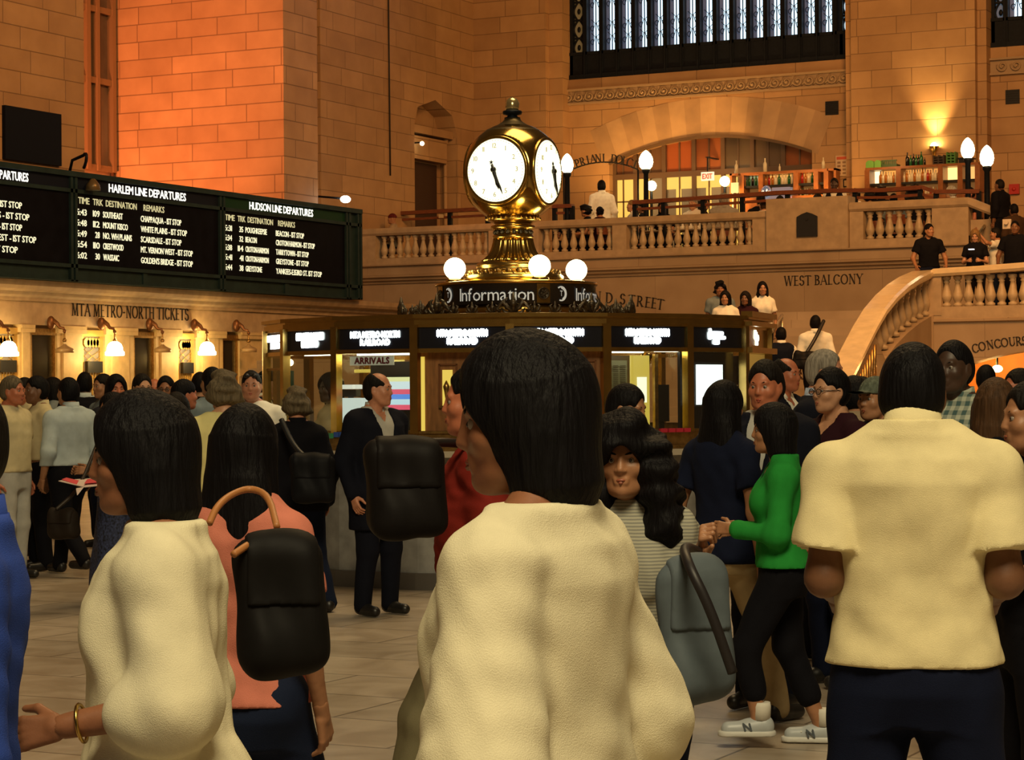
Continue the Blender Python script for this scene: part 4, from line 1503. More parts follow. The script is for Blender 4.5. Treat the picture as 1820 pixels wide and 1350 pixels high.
# wooden closed facets
for i in (3, 4):
    f = FA[i]
    b = MB()
    f.slab(b, f.e0, f.e1, 622, 766, 0.1, 0.05)
    part(b, 'wood_panel', M_woodp, booth)
    b = MB()
    W = f.e1 - f.e0
    for a, c, ya, yb in ((0.22, 0.42, 645, 724), (0.5, 0.92, 640, 745)):
        x0, x1 = f.e0 + W * a, f.e0 + W * c
        f.slab(b, x0, x1, ya, ya + 3, 0.085, 0.02); f.slab(b, x0, x1, yb - 3, yb, 0.085, 0.02)
        f.slab(b, x0, x0 + 3, ya, yb, 0.085, 0.02); f.slab(b, x1 - 3, x1, ya, yb, 0.085, 0.02)
    part(b, 'panel_moulding', mat('oak_moulding', (0.16, 0.06, 0.02, 1), 0.35), booth)
    if i == 3:
        b = MB(); f.slab(b, 782, 800, 656, 720, 0.09, 0.01); part(b, 'lit_slot', M_in_yel, booth)
        b = MB(); f.slab(b, 743, 750, 632, 765, 0.085, 0.02); part(b, 'lit_edge', M_in_yel, booth)
        b = MB()
        f.slab(b, 776, 806, 720, 724, 0.07, 0.03)
        q = f.P(790, f.Z(690), 0.075)
        b.lathe([(0.01, -0.08), (0.02, -0.02), (0.03, 0.02), (0.004, 0.07)], q, 8)
        part(b, 'slot_ornament', M_brassd, booth)
        b = MB()
        b.tube([f.P(836 + 10 * math.cos(R(a)), f.Z(708 + 0) + 0.07 * math.sin(R(a)) + 0.0, 0.075) for a in range(30, 200, 17)], 0.006, 6)
        b.tube([f.P(862 + 20 * math.cos(R(a)), f.Z(698) + 0.11 * math.sin(R(a)), 0.075) for a in range(40, 170, 15)], 0.006, 6)
        part(b, 'brass_scroll', M_brass, booth)
f = FA[5]
b = MB(); f.slab(b, 1080, 1152, 632, 766, 0.3, 0.03); part(b, 'timetable_board', mat('board_brown', (0.14, 0.085, 0.03, 1), 0.5), booth)
b = MB(); f.slab(b, 1104, 1145, 641, 691, 0.28, 0.01); tt = part(b, 'timetable_sheet', mat('timetable_sheet', (0.30, 0.29, 0.17, 1), 0.6), booth)
b = MB()
for k in range(11):
    for a, c in ((1108, 1116), (1119, 1128), (1131, 1141)):
        f.slab(b, a, c, 650 + 3.6 * k, 651.4 + 3.6 * k, 0.268, 0.002)
part(b, 'printed_lines', mat('print_brown', (0.1, 0.08, 0.04, 1), 0.6), tt)
b = MB(); f.slab(b, 1155, 1184, 632, 764, 0.27, 0.08); part(b, 'yellow_column', M_in_yel, booth)
b = MB(); f.slab(b, 1161, 1178, 671, 717, 0.26, 0.005); part(b, 'lit_notice', emit_mat('lit_notice', (1, 1, 0.75, 1), 1.5), booth)
b = MB(); f.slab(b, 1106, 1157, 624, 628, 0.12, 0.05); f.slab(b, 1181, 1220, 622, 626, 0.12, 0.05); part(b, 'strip_light', MATS['strip_light'], booth)
b = MB(); f.slab(b, 1186, 1192, 630, 764, 0.2, 0.04); part(b, 'sliding_frame', M_brassd, booth)
b = MB()
b.tube([f.P(1206, f.Z(662), 0.6), f.P(1226, f.Z(630), 0.6)], 0.03, 6); b.tube([f.P(1186, f.Z(690), 0.62), f.P(1220, f.Z(630), 0.62)], 0.05, 6)
part(b, 'spiral_stair_rail', M_brass, booth)
t = thing('monitor', 'black desk monitor seen through the right booth window beside the yellow column', 'monitor', f.P(1207, f.Z(762), 0.33))
b = MB(); f.slab(b, 1197, 1221, 685, 752, 0.28, 0.05); part(b, 'screen', M_black, t)
b = MB(); f.slab(b, 1204, 1214, 752, 766, 0.3, 0.04); part(b, 'stand', M_black, t)
f = FA[6]
b = MB(); f.slab(b, 1226, 1320, 622, 766, 0.1, 0.03); part(b, 'dark_panel', M_sign, booth)
t = thing('display_screen', 'bright white display screen in the dark right panel of the booth', 'screen', f.P(1271, f.Z(722), 0.1))
b = MB(); f.slab(b, 1244, 1299, 645, 725, 0.07, 0.03); part(b, 'bezel', M_black, t)
b = MB(); f.slab(b, 1248, 1295, 650, 721, 0.065, 0.004); part(b, 'screen', emit_mat('white_display', (0.85, 0.93, 1.0, 1), 2.4), t)
f = FA[7]
b = MB(); f.slab(b, 1326, 1364, 632, 664, 0.02, 0.02); part(b, 'lit_end_panel', mat('end_panel_glow', (0.5, 0.33, 0.1, 1), 0.3, metal=0.6, emit=0.3, ecol=(0.9, 0.5, 0.1, 1)), booth)
# cards on the counter
for i, lo, n, cols, lab in ((2, 582, 0, None, ''),):
    pass
f = FA[1]
for k, c in enumerate(((0.05, 0.3, 0.14), (0.05, 0.3, 0.14), (0.03, 0.09, 0.4), (0.03, 0.09, 0.4))):
    ff = FA[1] if k < 2 else FA[2]
    x = (580 + 9.5 * k) if k < 2 else (600 + 10 * (k - 2))
    b = MB(); ff.slab(b, x, x + 8, 766, 775, -0.06, 0.03)
    tag(b.build('timetable_rack', mat('card%d' % (k // 2), c + (1,), 0.5), loc=tuple(ff.P(x, zCB, -0.05))), ['green timetable rack on the left booth ledge', 'blue timetable rack on the left booth ledge beside the suited man'][k // 2] + ', ' + ['left one', 'right one'][k % 2], 'leaflet rack', 'timetable racks on the left booth ledge')
f = FA[5]
for k in range(4):
    x = 1167 + 14 * k
    b = MB(); f.slab(b, x, x + 11, 763, 770, -0.06, 0.03)
    tag(b.build('timetable_rack', mat('card_red', (0.5, 0.02, 0.05, 1), 0.5), loc=tuple(f.P(x, zCB, -0.05))), 'small red timetable rack on the right booth ledge, ' + ['leftmost', 'second from left', 'third from left', 'rightmost'][k] + ' of four', 'leaflet rack', 'red timetable racks on the right booth ledge')

# ---- roof cresting, sign drum
b = MB()
b.lathe([(1.2, 2.24), (1.2, 2.315), (1.12, 2.33), (0.2, 2.33)], BC, 48, smooth=False)
part(b, 'roof_step', M_brassd, booth)


def palmette(b, c, ux, h):
    up = Vector((0, 0, 1))
    n = ux.cross(up)
    b.tube([c, c + up * h * 0.5, c + up * h], [h * 0.11, h * 0.16, h * 0.03], 6)
    for s in (-1, 1):
        b.tube([c + up * h * 0.1, c + ux * s * h * 0.32 + up * h * 0.28, c + ux * s * h * 0.45 + up * h * 0.62, c + ux * s * h * 0.26 + up * h * 0.72], [h * .1, h * .12, h * .1, h * .04], 6)
        b.tube([c, c + ux * s * h * 0.4 + up * h * 0.03, c + ux * s * h * 0.56 + up * h * 0.25], [h * .09, h * .1, h * .03], 6)
    b.sphere(c + up * h * 0.45 - n * 0.0, h * 0.2, n=8, m=6)


for k in range(36):
    a = R(-1.5 + 10 * k)
    big = (k % 4 == 0)
    c = bpt(a, 1.07, 2.325)
    ux = brt * math.cos(a) + bd * math.sin(a)
    b = MB(); palmette(b, c, ux, 0.185 if big else 0.105)
    if big:
        for s in (-1, 1):
            b.tube([c, c + ux * s * 0.09 + Vector((0, 0, 0.10)), c + ux * s * 0.15 + Vector((0, 0, 0.04)), c + ux * s * 0.11 + Vector((0, 0, 0.02))], 0.022, 6)
    part(b, 'palmette', M_bronze2, booth)
dr = 0.735
zd0, zd1, zd2 = 2.32, 2.425, 2.60
drum = MB(); drum.lathe([(dr - 0.04, zd0), (dr - 0.04, zd1)], BC, 64)
part(drum, 'drum', M_brass, booth)
b = MB(); b.lathe([(dr - 0.01, zd1 - 0.005), (dr, zd1), (dr, zd2), (dr + 0.012, zd2 + 0.005), (dr + 0.012, zd2 + 0.022), (dr - 0.02, zd2 + 0.03), (0.1, zd2 + 0.03)], BC, 64)
dband = part(b, 'drum_sign', mat('drum_sign_black', (0.012, 0.014, 0.02, 1), 0.22), booth)
b = MB(); b.lathe([(dr - 0.02, zd2 + 0.024), (dr + 0.016, zd2 + 0.006), (dr + 0.018, zd2 + 0.03), (dr - 0.05, zd2 + 0.04), (0.1, zd2 + 0.04)], BC, 64)
part(b, 'drum_rim', M_brass, booth)


def cyl_text(b, s, t0, t1, r, z, h, bold=0.0, depth=0.004):
    gl, w = text_mb(s, gap=0.02)
    for vs, fs, cx in gl:
        P, Q = [], []
        for x, y in vs:
            a = t0 + (t1 - t0) * x / w
            P.append(bpt(a, r, z + y * h)); Q.append(bpt(a, r + depth, z + y * h))
        n = len(P)
        b.add(P + Q, [tuple(i + n for i in f) for f in fs])


def drth(px):
    return math.asin(max(-1, min(1, (px - 919) / (dr * 198.0))))


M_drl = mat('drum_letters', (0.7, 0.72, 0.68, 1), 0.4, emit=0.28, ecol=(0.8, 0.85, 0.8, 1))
tA, tB = drth(818), drth(950)
for k in range(4):
    o = k * PI / 2
    b = MB(); cyl_text(b, 'Information', tA + o, tB + o, dr + 0.001, 2.452, 0.115); part(b, 'drum_letters', M_drl, dband)
    # round authority logo left of each word
    tc = drth(797) + o
    b = MB()
    vs, fs = [], []
    n = 16
    for i in range(n + 1):
        a = R(-110 + 235 * i / n)
        for q, rr in ((0, 0.062), (1, 0.038 if 2 < i < n - 2 else 0.05)):
            vs.append(bpt(tc + rr * math.cos(a) / dr, dr + 0.003, 2.512 + rr * 1.1 * math.sin(a)))
    for i in range(n):
        fs.append((2 * i, 2 * i + 2, 2 * i + 3, 2 * i + 1))
    b.add(vs, fs)
    cyl_text(b, 'T', tc - 0.02, tc + 0.02, dr + 0.001, 2.49, 0.05)
    part(b, 'drum_logo', M_drl, dband)
    # brass square with medallion right of each word
    tm = drth(967) + o
    b = MB()
    vs, fs = [], []
    for i in range(5):
        a = tm + (-0.085 + 0.17 * i / 4) 
        vs += [bpt(a, dr + 0.003, zd1 + 0.004), bpt(a, dr + 0.003, zd2)]
    for i in range(4):
        fs.append((2 * i, 2 * i + 2, 2 * i + 3, 2 * i + 1))
    b.add(vs, fs)
    part(b, 'emblem_plate', M_brass, dband)
    b = MB()
    om = (-bd * math.cos(tm) + brt * math.sin(tm))
    sm_ = Vector((-om.y, om.x, 0))
    mt = Matrix((sm_, Vector((0, 0, 1)), om)).transposed()
    b.lathe([(0.055, 0), (0.055, 0.008), (0.045, 0.008), (0.043, 0.003), (0.02, 0.005)], bpt(tm, dr + 0.004, 2.513), 20, axis=mt)
    for q in range(6):
        a = q * PI / 3
        b.tube([bpt(tm, dr + 0.012, 2.513), bpt(tm, dr + 0.012, 2.513) + sm_ * 0.036 * math.cos(a) + Vector((0, 0, 0.036 * math.sin(a)))], 0.006, 5)
    part(b, 'emblem', M_bronze2, dband)

# ---- globe lamps on the drum
M_globe = emit_mat('globe_glow', (1.0, 0.86, 0.42, 1), 16)
labs = ['glowing round globe lamp on the booth drum just right of centre, before the clock base', 'rightmost glowing round globe lamp on the booth drum', 'glowing round globe lamp behind the clock base on the booth drum', 'leftmost glowing round globe lamp on the booth drum']
for k in range(4):
    a = R(20.5 + 90 * k)
    c = bpt(a, 0.6, zd2 + 0.04)
    t = thing('globe_lamp', labs[k], 'lamp', c)
    b = MB(); b.lathe([(0.085, 0), (0.085, 0.015), (0.06, 0.03), (0.05, 0.05)], c, 18); part(b, 'base', M_brass, t)
    b = MB(); b.sphere(c + Vector((0, 0, 0.125)), 0.1, n=24, m=16); part(b, 'globe', M_globe, t)

# ---- clock
SCL = 4000.0 / 20.8
CX = at(914, 693, 20.8)
CX = Vector((BC.x, BC.y, 0)) - brt * (5 / SCL)
zpx = lambda py: 1.65 + (693 - py) / SCL
clock = thing('clock', 'golden four faced ball clock on a fluted brass pedestal above the information booth', 'clock', (CX.x, CX.y, zd2 + 0.04))
prof = [(0.46, 505), (0.465, 492), (0.45, 489), (0.44, 487), (0.37, 482), (0.335, 478), (0.345, 475), (0.345, 470), (0.32, 467), (0.29, 464)]
b = MB(); b.lathe([(r, max(zd2 + 0.042, zpx(y))) for r, y in prof], CX, 48); part(b, 'pedestal_base', M_brass, clock)
b = MB()
for k in range(26):
    a = 2 * PI * k / 26
    p = CX + Vector((0.405 * math.cos(a), 0.405 * math.sin(a), zpx(483.5)))
    b.sphere(p, 0.035, 0.035, 0.022, n=8, m=6)
    b.sphere(CX + Vector((0.44 * math.cos(a + .12), 0.44 * math.sin(a + .12), zpx(489))), 0.018, n=6, m=5)
part(b, 'carved_leaves', M_brassd, clock)
fl = []
for r, y in [(0.29, 464), (0.255, 459), (0.225, 453), (0.205, 446), (0.19, 438), (0.18, 430), (0.176, 424)]:
    fl.append((r, zpx(y)))
b = MB(); b.lathe(fl, CX, 96, flute=0.055, nfl=24, fz=(0, 9)); part(b, 'fluted_stem', M_brass, clock)
prof = [(0.17, 425), (0.19, 424), (0.195, 421), (0.185, 418), (0.165, 416), (0.155, 413), (0.16, 410), (0.2, 407), (0.212, 404), (0.2, 401), (0.17, 400.5), (0.175, 398), (0.18, 397), (0.21, 394), (0.25, 391), (0.245, 388), (0.2, 386)]
b = MB(); b.lathe([(r, zpx(y)) for r, y in prof], CX, 48); part(b, 'neck', M_brass, clock)
b = MB()
for k in range(18):
    a = 2 * PI * k / 18
    b.sphere(CX + Vector((0.17 * math.cos(a), 0.17 * math.sin(a), zpx(413))), 0.02, n=8, m=6)
part(b, 'neck_beads', M_bronze2, clock)
b = MB()
for k in range(32):
    a = 2 * PI * k / 32
    b.sphere(CX + Vector((0.247 * math.cos(a), 0.247 * math.sin(a), zpx(389))), 0.014, n=6, m=5)
part(b, 'egg_moulding', M_brass, clock)
CZ = CX + Vector((0, 0, zpx(308)))
RB = 0.468
prof = []
for k in range(65):
    a = R(-78 + 148 * k / 64)
    prof.append((RB * math.cos(a), RB * math.sin(a)))
b = MB(); b.lathe(prof, CZ, 96)
FN = [(-bd * math.cos(R(-25 + 90 * k)) + brt * math.sin(R(-25 + 90 * k))) for k in range(4)]
for i, q in enumerate(b.v):
    q = Vector(q)
    for n_ in FN:
        dd = (q - CZ).dot(n_)
        if dd > 0.34:
            q = q - n_ * (dd - 0.34)
    b.v[i] = tuple(q)
part(b, 'ball_case', mat('gold_case', (0.50, 0.33, 0.09, 1), 0.16, metal=1.0), clock)
prof = [(0.30, 243), (0.305, 240), (0.285, 236), (0.255, 231.5), (0.20, 227), (0.145, 222), (0.10, 217), (0.08, 213), (0.075, 210)]
b = MB(); b.lathe([(r * 0.98, zpx(y)) for r, y in prof], CX, 48); part(b, 'cap', mat('cap_bronze', (0.13, 0.1, 0.05, 1), 0.35, metal=0.85), clock)
prof = [(0.07, 211), (0.075, 209), (0.05, 207.5), (0.045, 205), (0.085, 203), (0.092, 199), (0.085, 197), (0.06, 196)]
b = MB(); b.lathe([(r, zpx(y)) for r, y in prof], CX, 28); part(b, 'finial_cup', M_bronze, clock)
prof = [(0.06, 196.5), (0.064, 190), (0.066, 184), (0.055, 178), (0.03, 174), (0.008, 172)]
b = MB(); b.lathe([(r, zpx(y)) for r, y in prof], CX, 20); part(b, 'finial', mat('finial_brass', (0.62, 0.5, 0.25, 1), 0.2, metal=0.8), clock)
M_dial = emit_mat('opal_dial', (1.0, 0.93, 0.60, 1), 1.75)
M_num = mat('dial_numerals', (0.30, 0.27, 0.14, 1), 0.5, emit=0.35, ecol=(0.75, 0.68, 0.3, 1))
for k in range(4):
    a = R(-25 + 90 * k)
    n_ = -bd * math.cos(a) + brt * math.sin(a)
    sx_ = Vector((-n_.y, n_.x, 0))          # to the right when facing the dial
    up = Vector((0, 0, 1))
    ax3 = Matrix((sx_, up, n_)).transposed()
    rf, off = 0.297, 0.345
    b = MB()
    prof = [(rf, 0)] + [(rf * math.cos(R(9 * i)), 0.06 * math.sin(R(9 * i))) for i in range(1, 10)]
    b.lathe(prof, CZ + n_ * off, 48, axis=ax3)
    dial = part(b, 'dial', M_dial, clock)
    b = MB(); b.lathe([(rf - 0.004, -0.02), (rf + 0.022, -0.02), (rf + 0.02, 0.012), (rf + 0.006, 0.02), (rf - 0.006, 0.014)], CZ + n_ * off, 48, axis=ax3); part(b, 'dial_rim', M_brass, clock)
    b = MB()
    def dp(r, ang, lift=0.002):
        h = 0.06 * math.sqrt(max(0, 1 - (r / rf) ** 2)) + lift
        return CZ + n_ * (off + h) + sx_ * r * math.sin(ang) + up * r * math.cos(ang)
    for h in range(1, 13):
        ang = 2 * PI * h / 12
        tg = (dp(0.225, ang + 0.05) - dp(0.225, ang - 0.05)).normalized()
        c = dp(0.222, ang, 0.006)
        bn = MB(); put_text(bn, str(h), c - up * 0.022, sx_, up, 0.044, depth=0.003, gap=0.04); part(bn, 'numeral', M_num, dial)
    for m_ in range(60):
        b.sphere(dp(0.272, 2 * PI * m_ / 60, 0.001), 0.0042, n=5, m=4)
    part(b, 'minute_track', M_num, dial)
    b = MB()
    z_ = off + 0.072
    H = lambda r, ang, zz=z_: CZ + n_ * zz + sx_ * r * math.sin(ang) + up * r * math.cos(ang)
    ah, am = 2 * PI * (5 + 27 / 60.) / 12, 2 * PI * 26.3 / 60
    for ang, L_, w in ((ah, 0.19, 0.019), (am, 0.245, 0.012)):
        b.tube([H(-0.05, ang), H(0.03, ang), H(L_ * 0.5, ang), H(L_ * 0.72, ang), H(L_, ang)], [w * 0.6, w, w * 0.7, w * 0.9, 0.002], 6)
    b.sphere(H(0, 0), 0.028, n=10, m=8)
    for q in range(5):
        st = H(-0.07, ah)
        b.tube([st, st + sx_ * 0.022 * math.sin(q * 2 * PI / 5) + up * 0.022 * math.cos(q * 2 * PI / 5)], [0.008, 0.002], 5)
    b.tube([CZ + n_ * off, H(0, 0)], 0.012, 6)
    part(b, 'hands', M_black, dial)
# ================================================================== BALCONY CAFE
ZB = 4.7
# tall globe lamps on posts
M_flame = emit_mat('lamp_flame_glass', (1.0, 0.82, 0.45, 1), 13)
for px, pyt, pyb, y, s, lab in ((1008, 292, 380, 49.0, 1.0, 'tall cafe lamp post just right of the clock face with a flame shaped globe'), (1148, 286, 372, 50.5, 1.15, 'tall cafe lamp post in front of the arched window with a flame shaped globe'),
                                 (1720, 265, 372, 49.5, 1.0, 'left of the two lamp posts at the far right of the balcony'), (1754, 279, 372, 48.4, 1.0, 'right of the two lamp posts at the far right of the balcony')):
    q = on_y(px, pyt, y)
    t = thing('lamp_post', lab, 'lamp', (q.x, y, ZB), group='balcony lamp posts')
    b = MB()
    b.lathe([(0.12, 0), (0.12, 0.1), (0.075, 0.18), (0.07, 0.6), (0.06, q.z - ZB - 0.32), (0.1, q.z - ZB - 0.26), (0.1, q.z - ZB - 0.2)], (q.x, y, ZB), 14)
    part(b, 'post', M_bronze, t)
    b = MB()
    b.lathe([(0.08 * s, -0.2), (0.13 * s, -0.14), (0.155 * s, -0.03), (0.14 * s, 0.08), (0.1 * s, 0.17), (0.05 * s, 0.23), (0.01, 0.26)], q, 20)
    part(b, 'globe', M_flame, t)
# small glowing balls at the glazed screen, the first a lamp reflection built solid
for px, py, y, r, lab in ((1158, 330, 53.2, 0.13, 'glowing ball standing in for the reflection of the lamp post globe in the yellow window'), (1288, 322, 53.4, 0.13, 'small round glowing lamp beside the exit sign')):
    q = on_y(px, py, y)
    t = thing('glow_ball', lab, 'lamp', (q.x, y, ZB))
    b = MB(); b.sphere(q, r); part(b, 'globe', M_flame, t)
    b = MB(); b.tube([Vector((q.x, y, ZB)), q - Vector((0, 0, r))], 0.03); part(b, 'post', M_bronze, t)
# arc sign over the cafe entrance
b = MB()
pts = []
s_ = 'CIPRIANI DOLCI'
for i, c in enumerate(s_):
    px = 1008 + (1129 - 1008) * i / 13.0
    u_ = (px - 1075) / 58.0
    py = 281 + 13 * u_ * u_
    tl = -math.atan(13 * 2 * u_ / 58.0)
    if c != ' ':
        pts.append((c, on_y(px, py, 52.6), Vector((math.cos(tl), 0, math.sin(tl))), Vector((-math.sin(tl), 0, math.cos(tl)))))
t = thing('cafe_sign', 'arched sign of dark cut out letters beside the flame lamp over the cafe', 'sign', on_y(1068, 300, 52.6))
for wd in (pts[:8], pts[8:]):
    b = MB(); arc_text(b, ''.join(p[0] for p in wd), [p[1:] for p in wd], 0.22, depth=0.03); part(b, 'word', M_ink, t)
b = MB()
arcp = []
for i in range(15):
    px = 1002 + 132 * i / 14.0
    u_ = (px - 1075) / 58.0
    arcp.append(on_y(px, 288 + 13 * u_ * u_, 52.62))
b.tube(arcp, 0.02, 6)
for k in (0, 14):
    b.tube([arcp[k], Vector((arcp[k].x, 52.62, ZB))], 0.022, 6)
part(b, 'frame', M_bronze, t)
# exit sign
q = on_y(1257, 313, 53.6)
t = thing('exit_sign', 'lit EXIT sign with red letters hanging in front of the arched window', 'exit sign', q)
b = MB(); b.box(q.x - 0.17, q.x + 0.17, 53.6, 53.66, q.z - 0.11, q.z + 0.11); part(b, 'box', emit_mat('exit_face', (1, 0.75, 0.5, 1), 1.1), t)
b = MB(); put_text(b, 'EXIT', (q.x, 53.598, q.z - 0.065), (1, 0, 0), (0, 0, 1), 0.13, width=0.27, depth=0.01, bold=0.008); part(b, 'letters', emit_mat('exit_red', (0.8, 0.03, 0.01, 1), 0.7), t)
b = MB(); b.box(q.x - 0.01, q.x + 0.01, 53.6, 53.64, q.z + 0.11, q.z + 0.5); b.box(q.x - 0.05, q.x + 0.05, 53.6, 54.3, q.z + 0.48, q.z + 0.5); part(b, 'hanger', M_bronze, t)
# poster and frames on the stone beside the bar
q0, q1 = on_y(1485, 313, 53.92), on_y(1516, 275, 53.92)
t = thing('poster', 'tall pale poster with a red heading on the stone wall between the two bars', 'poster', (q0.x, 53.95, q0.z))
b = MB(); b.box(q0.x, q1.x, 53.93, 53.98, q0.z, q1.z); part(b, 'sheet', mat('poster_sheet', (0.55, 0.42, 0.28, 1), 0.6), t)
b = MB(); b.box(q0.x + 0.03, q1.x - 0.03, 53.92, 53.93, q1.z - 0.1, q1.z - 0.03); part(b, 'heading', mat('poster_red', (0.5, 0.08, 0.03, 1), 0.6), t)
b = MB()
for r_ in range(4):
    for c in range(3):
        x0 = q0.x + 0.05 + c * (q1.x - q0.x - 0.06) / 3
        z0 = q1.z - 0.2 - r_ * 0.09
        b.box(x0, x0 + 0.08, 53.92, 53.93, z0, z0 + 0.05)
part(b, 'print', mat('poster_print', (0.25, 0.15, 0.08, 1), 0.6), t)
for px, py, hw, hh, lab in ((1506, 325, 0.12, 0.1, 'small framed notice below the poster'), (1524, 318, 0.09, 0.13, 'small dark framed notice right of the poster')):
    q = on_y(px, py, 53.92)
    t = thing('framed_notice', lab, 'frame', (q.x, 53.95, q.z))
    b = MB(); b.box(q.x - hw, q.x + hw, 53.95, 53.99, q.z - hh, q.z + hh); part(b, 'frame', M_bronze, t)
    b = MB(); b.box(q.x - hw + 0.03, q.x + hw - 0.03, 53.94, 53.95, q.z - hh + 0.03, q.z + hh - 0.03); part(b, 'sheet', mat('notice_sheet', (0.4, 0.27, 0.15, 1), 0.6), t)

# bar shelving
M_shelf = mat('bar_wood', (0.28, 0.1, 0.03, 1), 0.4, noise=0.2, nscale=8)
M_glow = emit_mat('backlit_shelf', (1.0, 0.55, 0.16, 1), 2.2)
BOT = [mat('bottle_green', (0.02, 0.12, 0.04, 1), 0.1), mat('bottle_amber', (0.42, 0.15, 0.02, 1), 0.1), mat('bottle_clear', (0.75, 0.68, 0.5, 1), 0.08), mat('bottle_red', (0.4, 0.03, 0.02, 1), 0.15), mat('bottle_dark', (0.015, 0.012, 0.012, 1), 0.12)]


def bottle(p, h, m, label, group):
    b = MB()
    r = h * 0.14
    b.lathe([(r, 0), (r, h * 0.58), (r * 0.75, h * 0.68), (r * 0.38, h * 0.76), (r * 0.36, h * 0.97), (r * 0.42, h)], p, 10)
    o = b.build('bottle', m, loc=tuple(p))
    tag(o, label, 'bottle', group)


def bar_unit(x0, x1, y, zt, zsh, zmid, cols, name_lab, glows):
    t = thing('bar_shelf', name_lab, 'shelf', ((x0 + x1) / 2, y, ZB))
    b = MB(); b.box(x0, x1, y, y + 0.45, zt - 0.06, zt); part(b, 'top', M_shelf, t)
    b = MB(); b.box(x0 + 0.03, x1 - 0.03, y + 0.05, y + 0.43, zmid - 0.05, zmid); part(b, 'shelf', M_black, t)
    b = MB(); b.box(x0, x1, y - 0.02, y + 0.45, ZB, zsh); part(b, 'counter', M_shelf, t)
    for c in cols:
        b = MB(); b.box(c - 0.06, c + 0.06, y, y + 0.45, zsh, zt - 0.06); part(b, 'upright', M_shelf, t)
    for a, c, m in glows:
        b = MB(); b.box(a, c, y + 0.43, y + 0.45, zmid, zt - 0.06); part(b, 'back_panel', m, t)
        b = MB(); b.box(a, c, y + 0.43, y + 0.45, zsh, zmid - 0.05); part(b, 'lower_back_panel', emit_mat('shelf_low', (0.55, 0.22, 0.05, 1), 0.3), t)
    return t


LB = 53.0
X = lambda px, py=330: on_y(px, py, LB).x
zt1 = on_y(1400, 303, LB).z
zm1 = on_y(1390, 327, LB).z
zs1 = on_y(1390, 349, LB).z
bar_unit(X(1316), X(1470), LB, zt1, zs1, zm1, [X(1318), X(1352), X(1414), X(1450), X(1468)], 'left bar shelf of red brown wood with lit bottles before the arched window', [(X(1318), X(1352), emit_mat('glow_teal', (0.6, 0.62, 0.3, 1), 0.5)), (X(1352), X(1414), emit_mat('glow_warm', (0.95, 0.45, 0.1, 1), 0.9)), (X(1414), X(1450), emit_mat('glow_red', (0.9, 0.32, 0.06, 1), 0.8)), (X(1450), X(1468), emit_mat('glow_dim', (0.5, 0.2, 0.05, 1), 0.3))])
for i in range(22):
    px = 1321 + 5.9 * i
    if abs(px - 1352) < 4 or abs(px - 1414) < 4:
        continue
    m = BOT[[0, 0, 4, 0, 2, 1, 1, 3, 1, 2, 0, 2, 2, 0, 2, 0, 2, 3, 1, 2, 0, 2][i % 22]]
    bottle(Vector((X(px), LB + 0.2, zm1)), 0.27 + 0.03 * RNG.rand(), m, 'small bottle in the lit row on the left bar shelf', 'bottles on the left bar shelf')
for i in range(9):
    px = 1418 + 4.0 * i
    bottle(Vector((X(px), LB + 0.2, zs1)), 0.19, BOT[[2, 0, 2, 2, 1, 2, 0, 2, 2][i]], 'small bottle on the lower level of the left bar shelf', 'lower bottles on the left bar')
for px, h in ((1304, 0.34), (1355, 0.36), (1381, 0.2), (1459, 0.3)):
    bottle(Vector((X(px), LB + 0.2, zt1)), h, BOT[2], 'clear bottle standing on top of the left bar shelf, ' + {1304: 'at its far left end', 1355: 'the tallest near its middle', 1381: 'a short one right of middle', 1459: 'at its right end'}[px], 'bottles on top of the left bar')
b = MB(); b.box(X(1472), X(1486), LB, LB + .4, zt1 - 0.05, zt1); b.box(X(1482), X(1486), LB, LB + .3, ZB, zt1)
tag(b.build('shelf_end', M_shelf, loc=(X(1478), LB, zt1)), 'narrow wooden shelf extension at the right end of the left bar', 'shelf')
b = MB(); b.box(X(1296), X(1312), LB, LB + .4, zt1 - 0.05, zt1); b.box(X(1297), X(1301), LB, LB + .3, ZB, zt1)
tag(b.build('shelf_end', M_shelf, loc=(X(1300), LB, zt1)), 'narrow wooden shelf extension at the left end of the left bar', 'shelf')
q0, q1 = on_y(1299, 343, LB - .1), on_y(1312, 324, LB - .1)
b = MB(); b.box(q0.x, q1.x, LB - .1, LB - .07, q0.z, q1.z); b.box(q0.x + .02, q0.x + .05, LB - .07, LB - .04, ZB, q1.z); tag(b.build('menu_board', emit_mat('menu_lit', (1, 0.75, 0.25, 1), 0.9), loc=tuple(q0)), 'small yellow lit menu board at the left end of the bar', 'menu board')
q = on_y(1362, 341, LB - 0.4)
b = MB(); b.sphere(q, 0.13, 0.13, 0.16); b.box(q.x + 0.15, q.x + 0.62, q.y, q.y + 0.2, q.z - 0.08, q.z + 0.1)
b.box(q.x - 0.1, q.x + 0.6, q.y, q.y + 0.2, ZB, q.z - 0.1)
tag(b.build('coffee_machine', mat('chrome', (0.7, 0.72, 0.75, 1), 0.12, metal=1.0, emit=0.15, ecol=(0.8, 0.85, 1, 1)), loc=(q.x, q.y, ZB)), 'shiny chrome coffee machine at the left bar below the bottles', 'coffee machine')

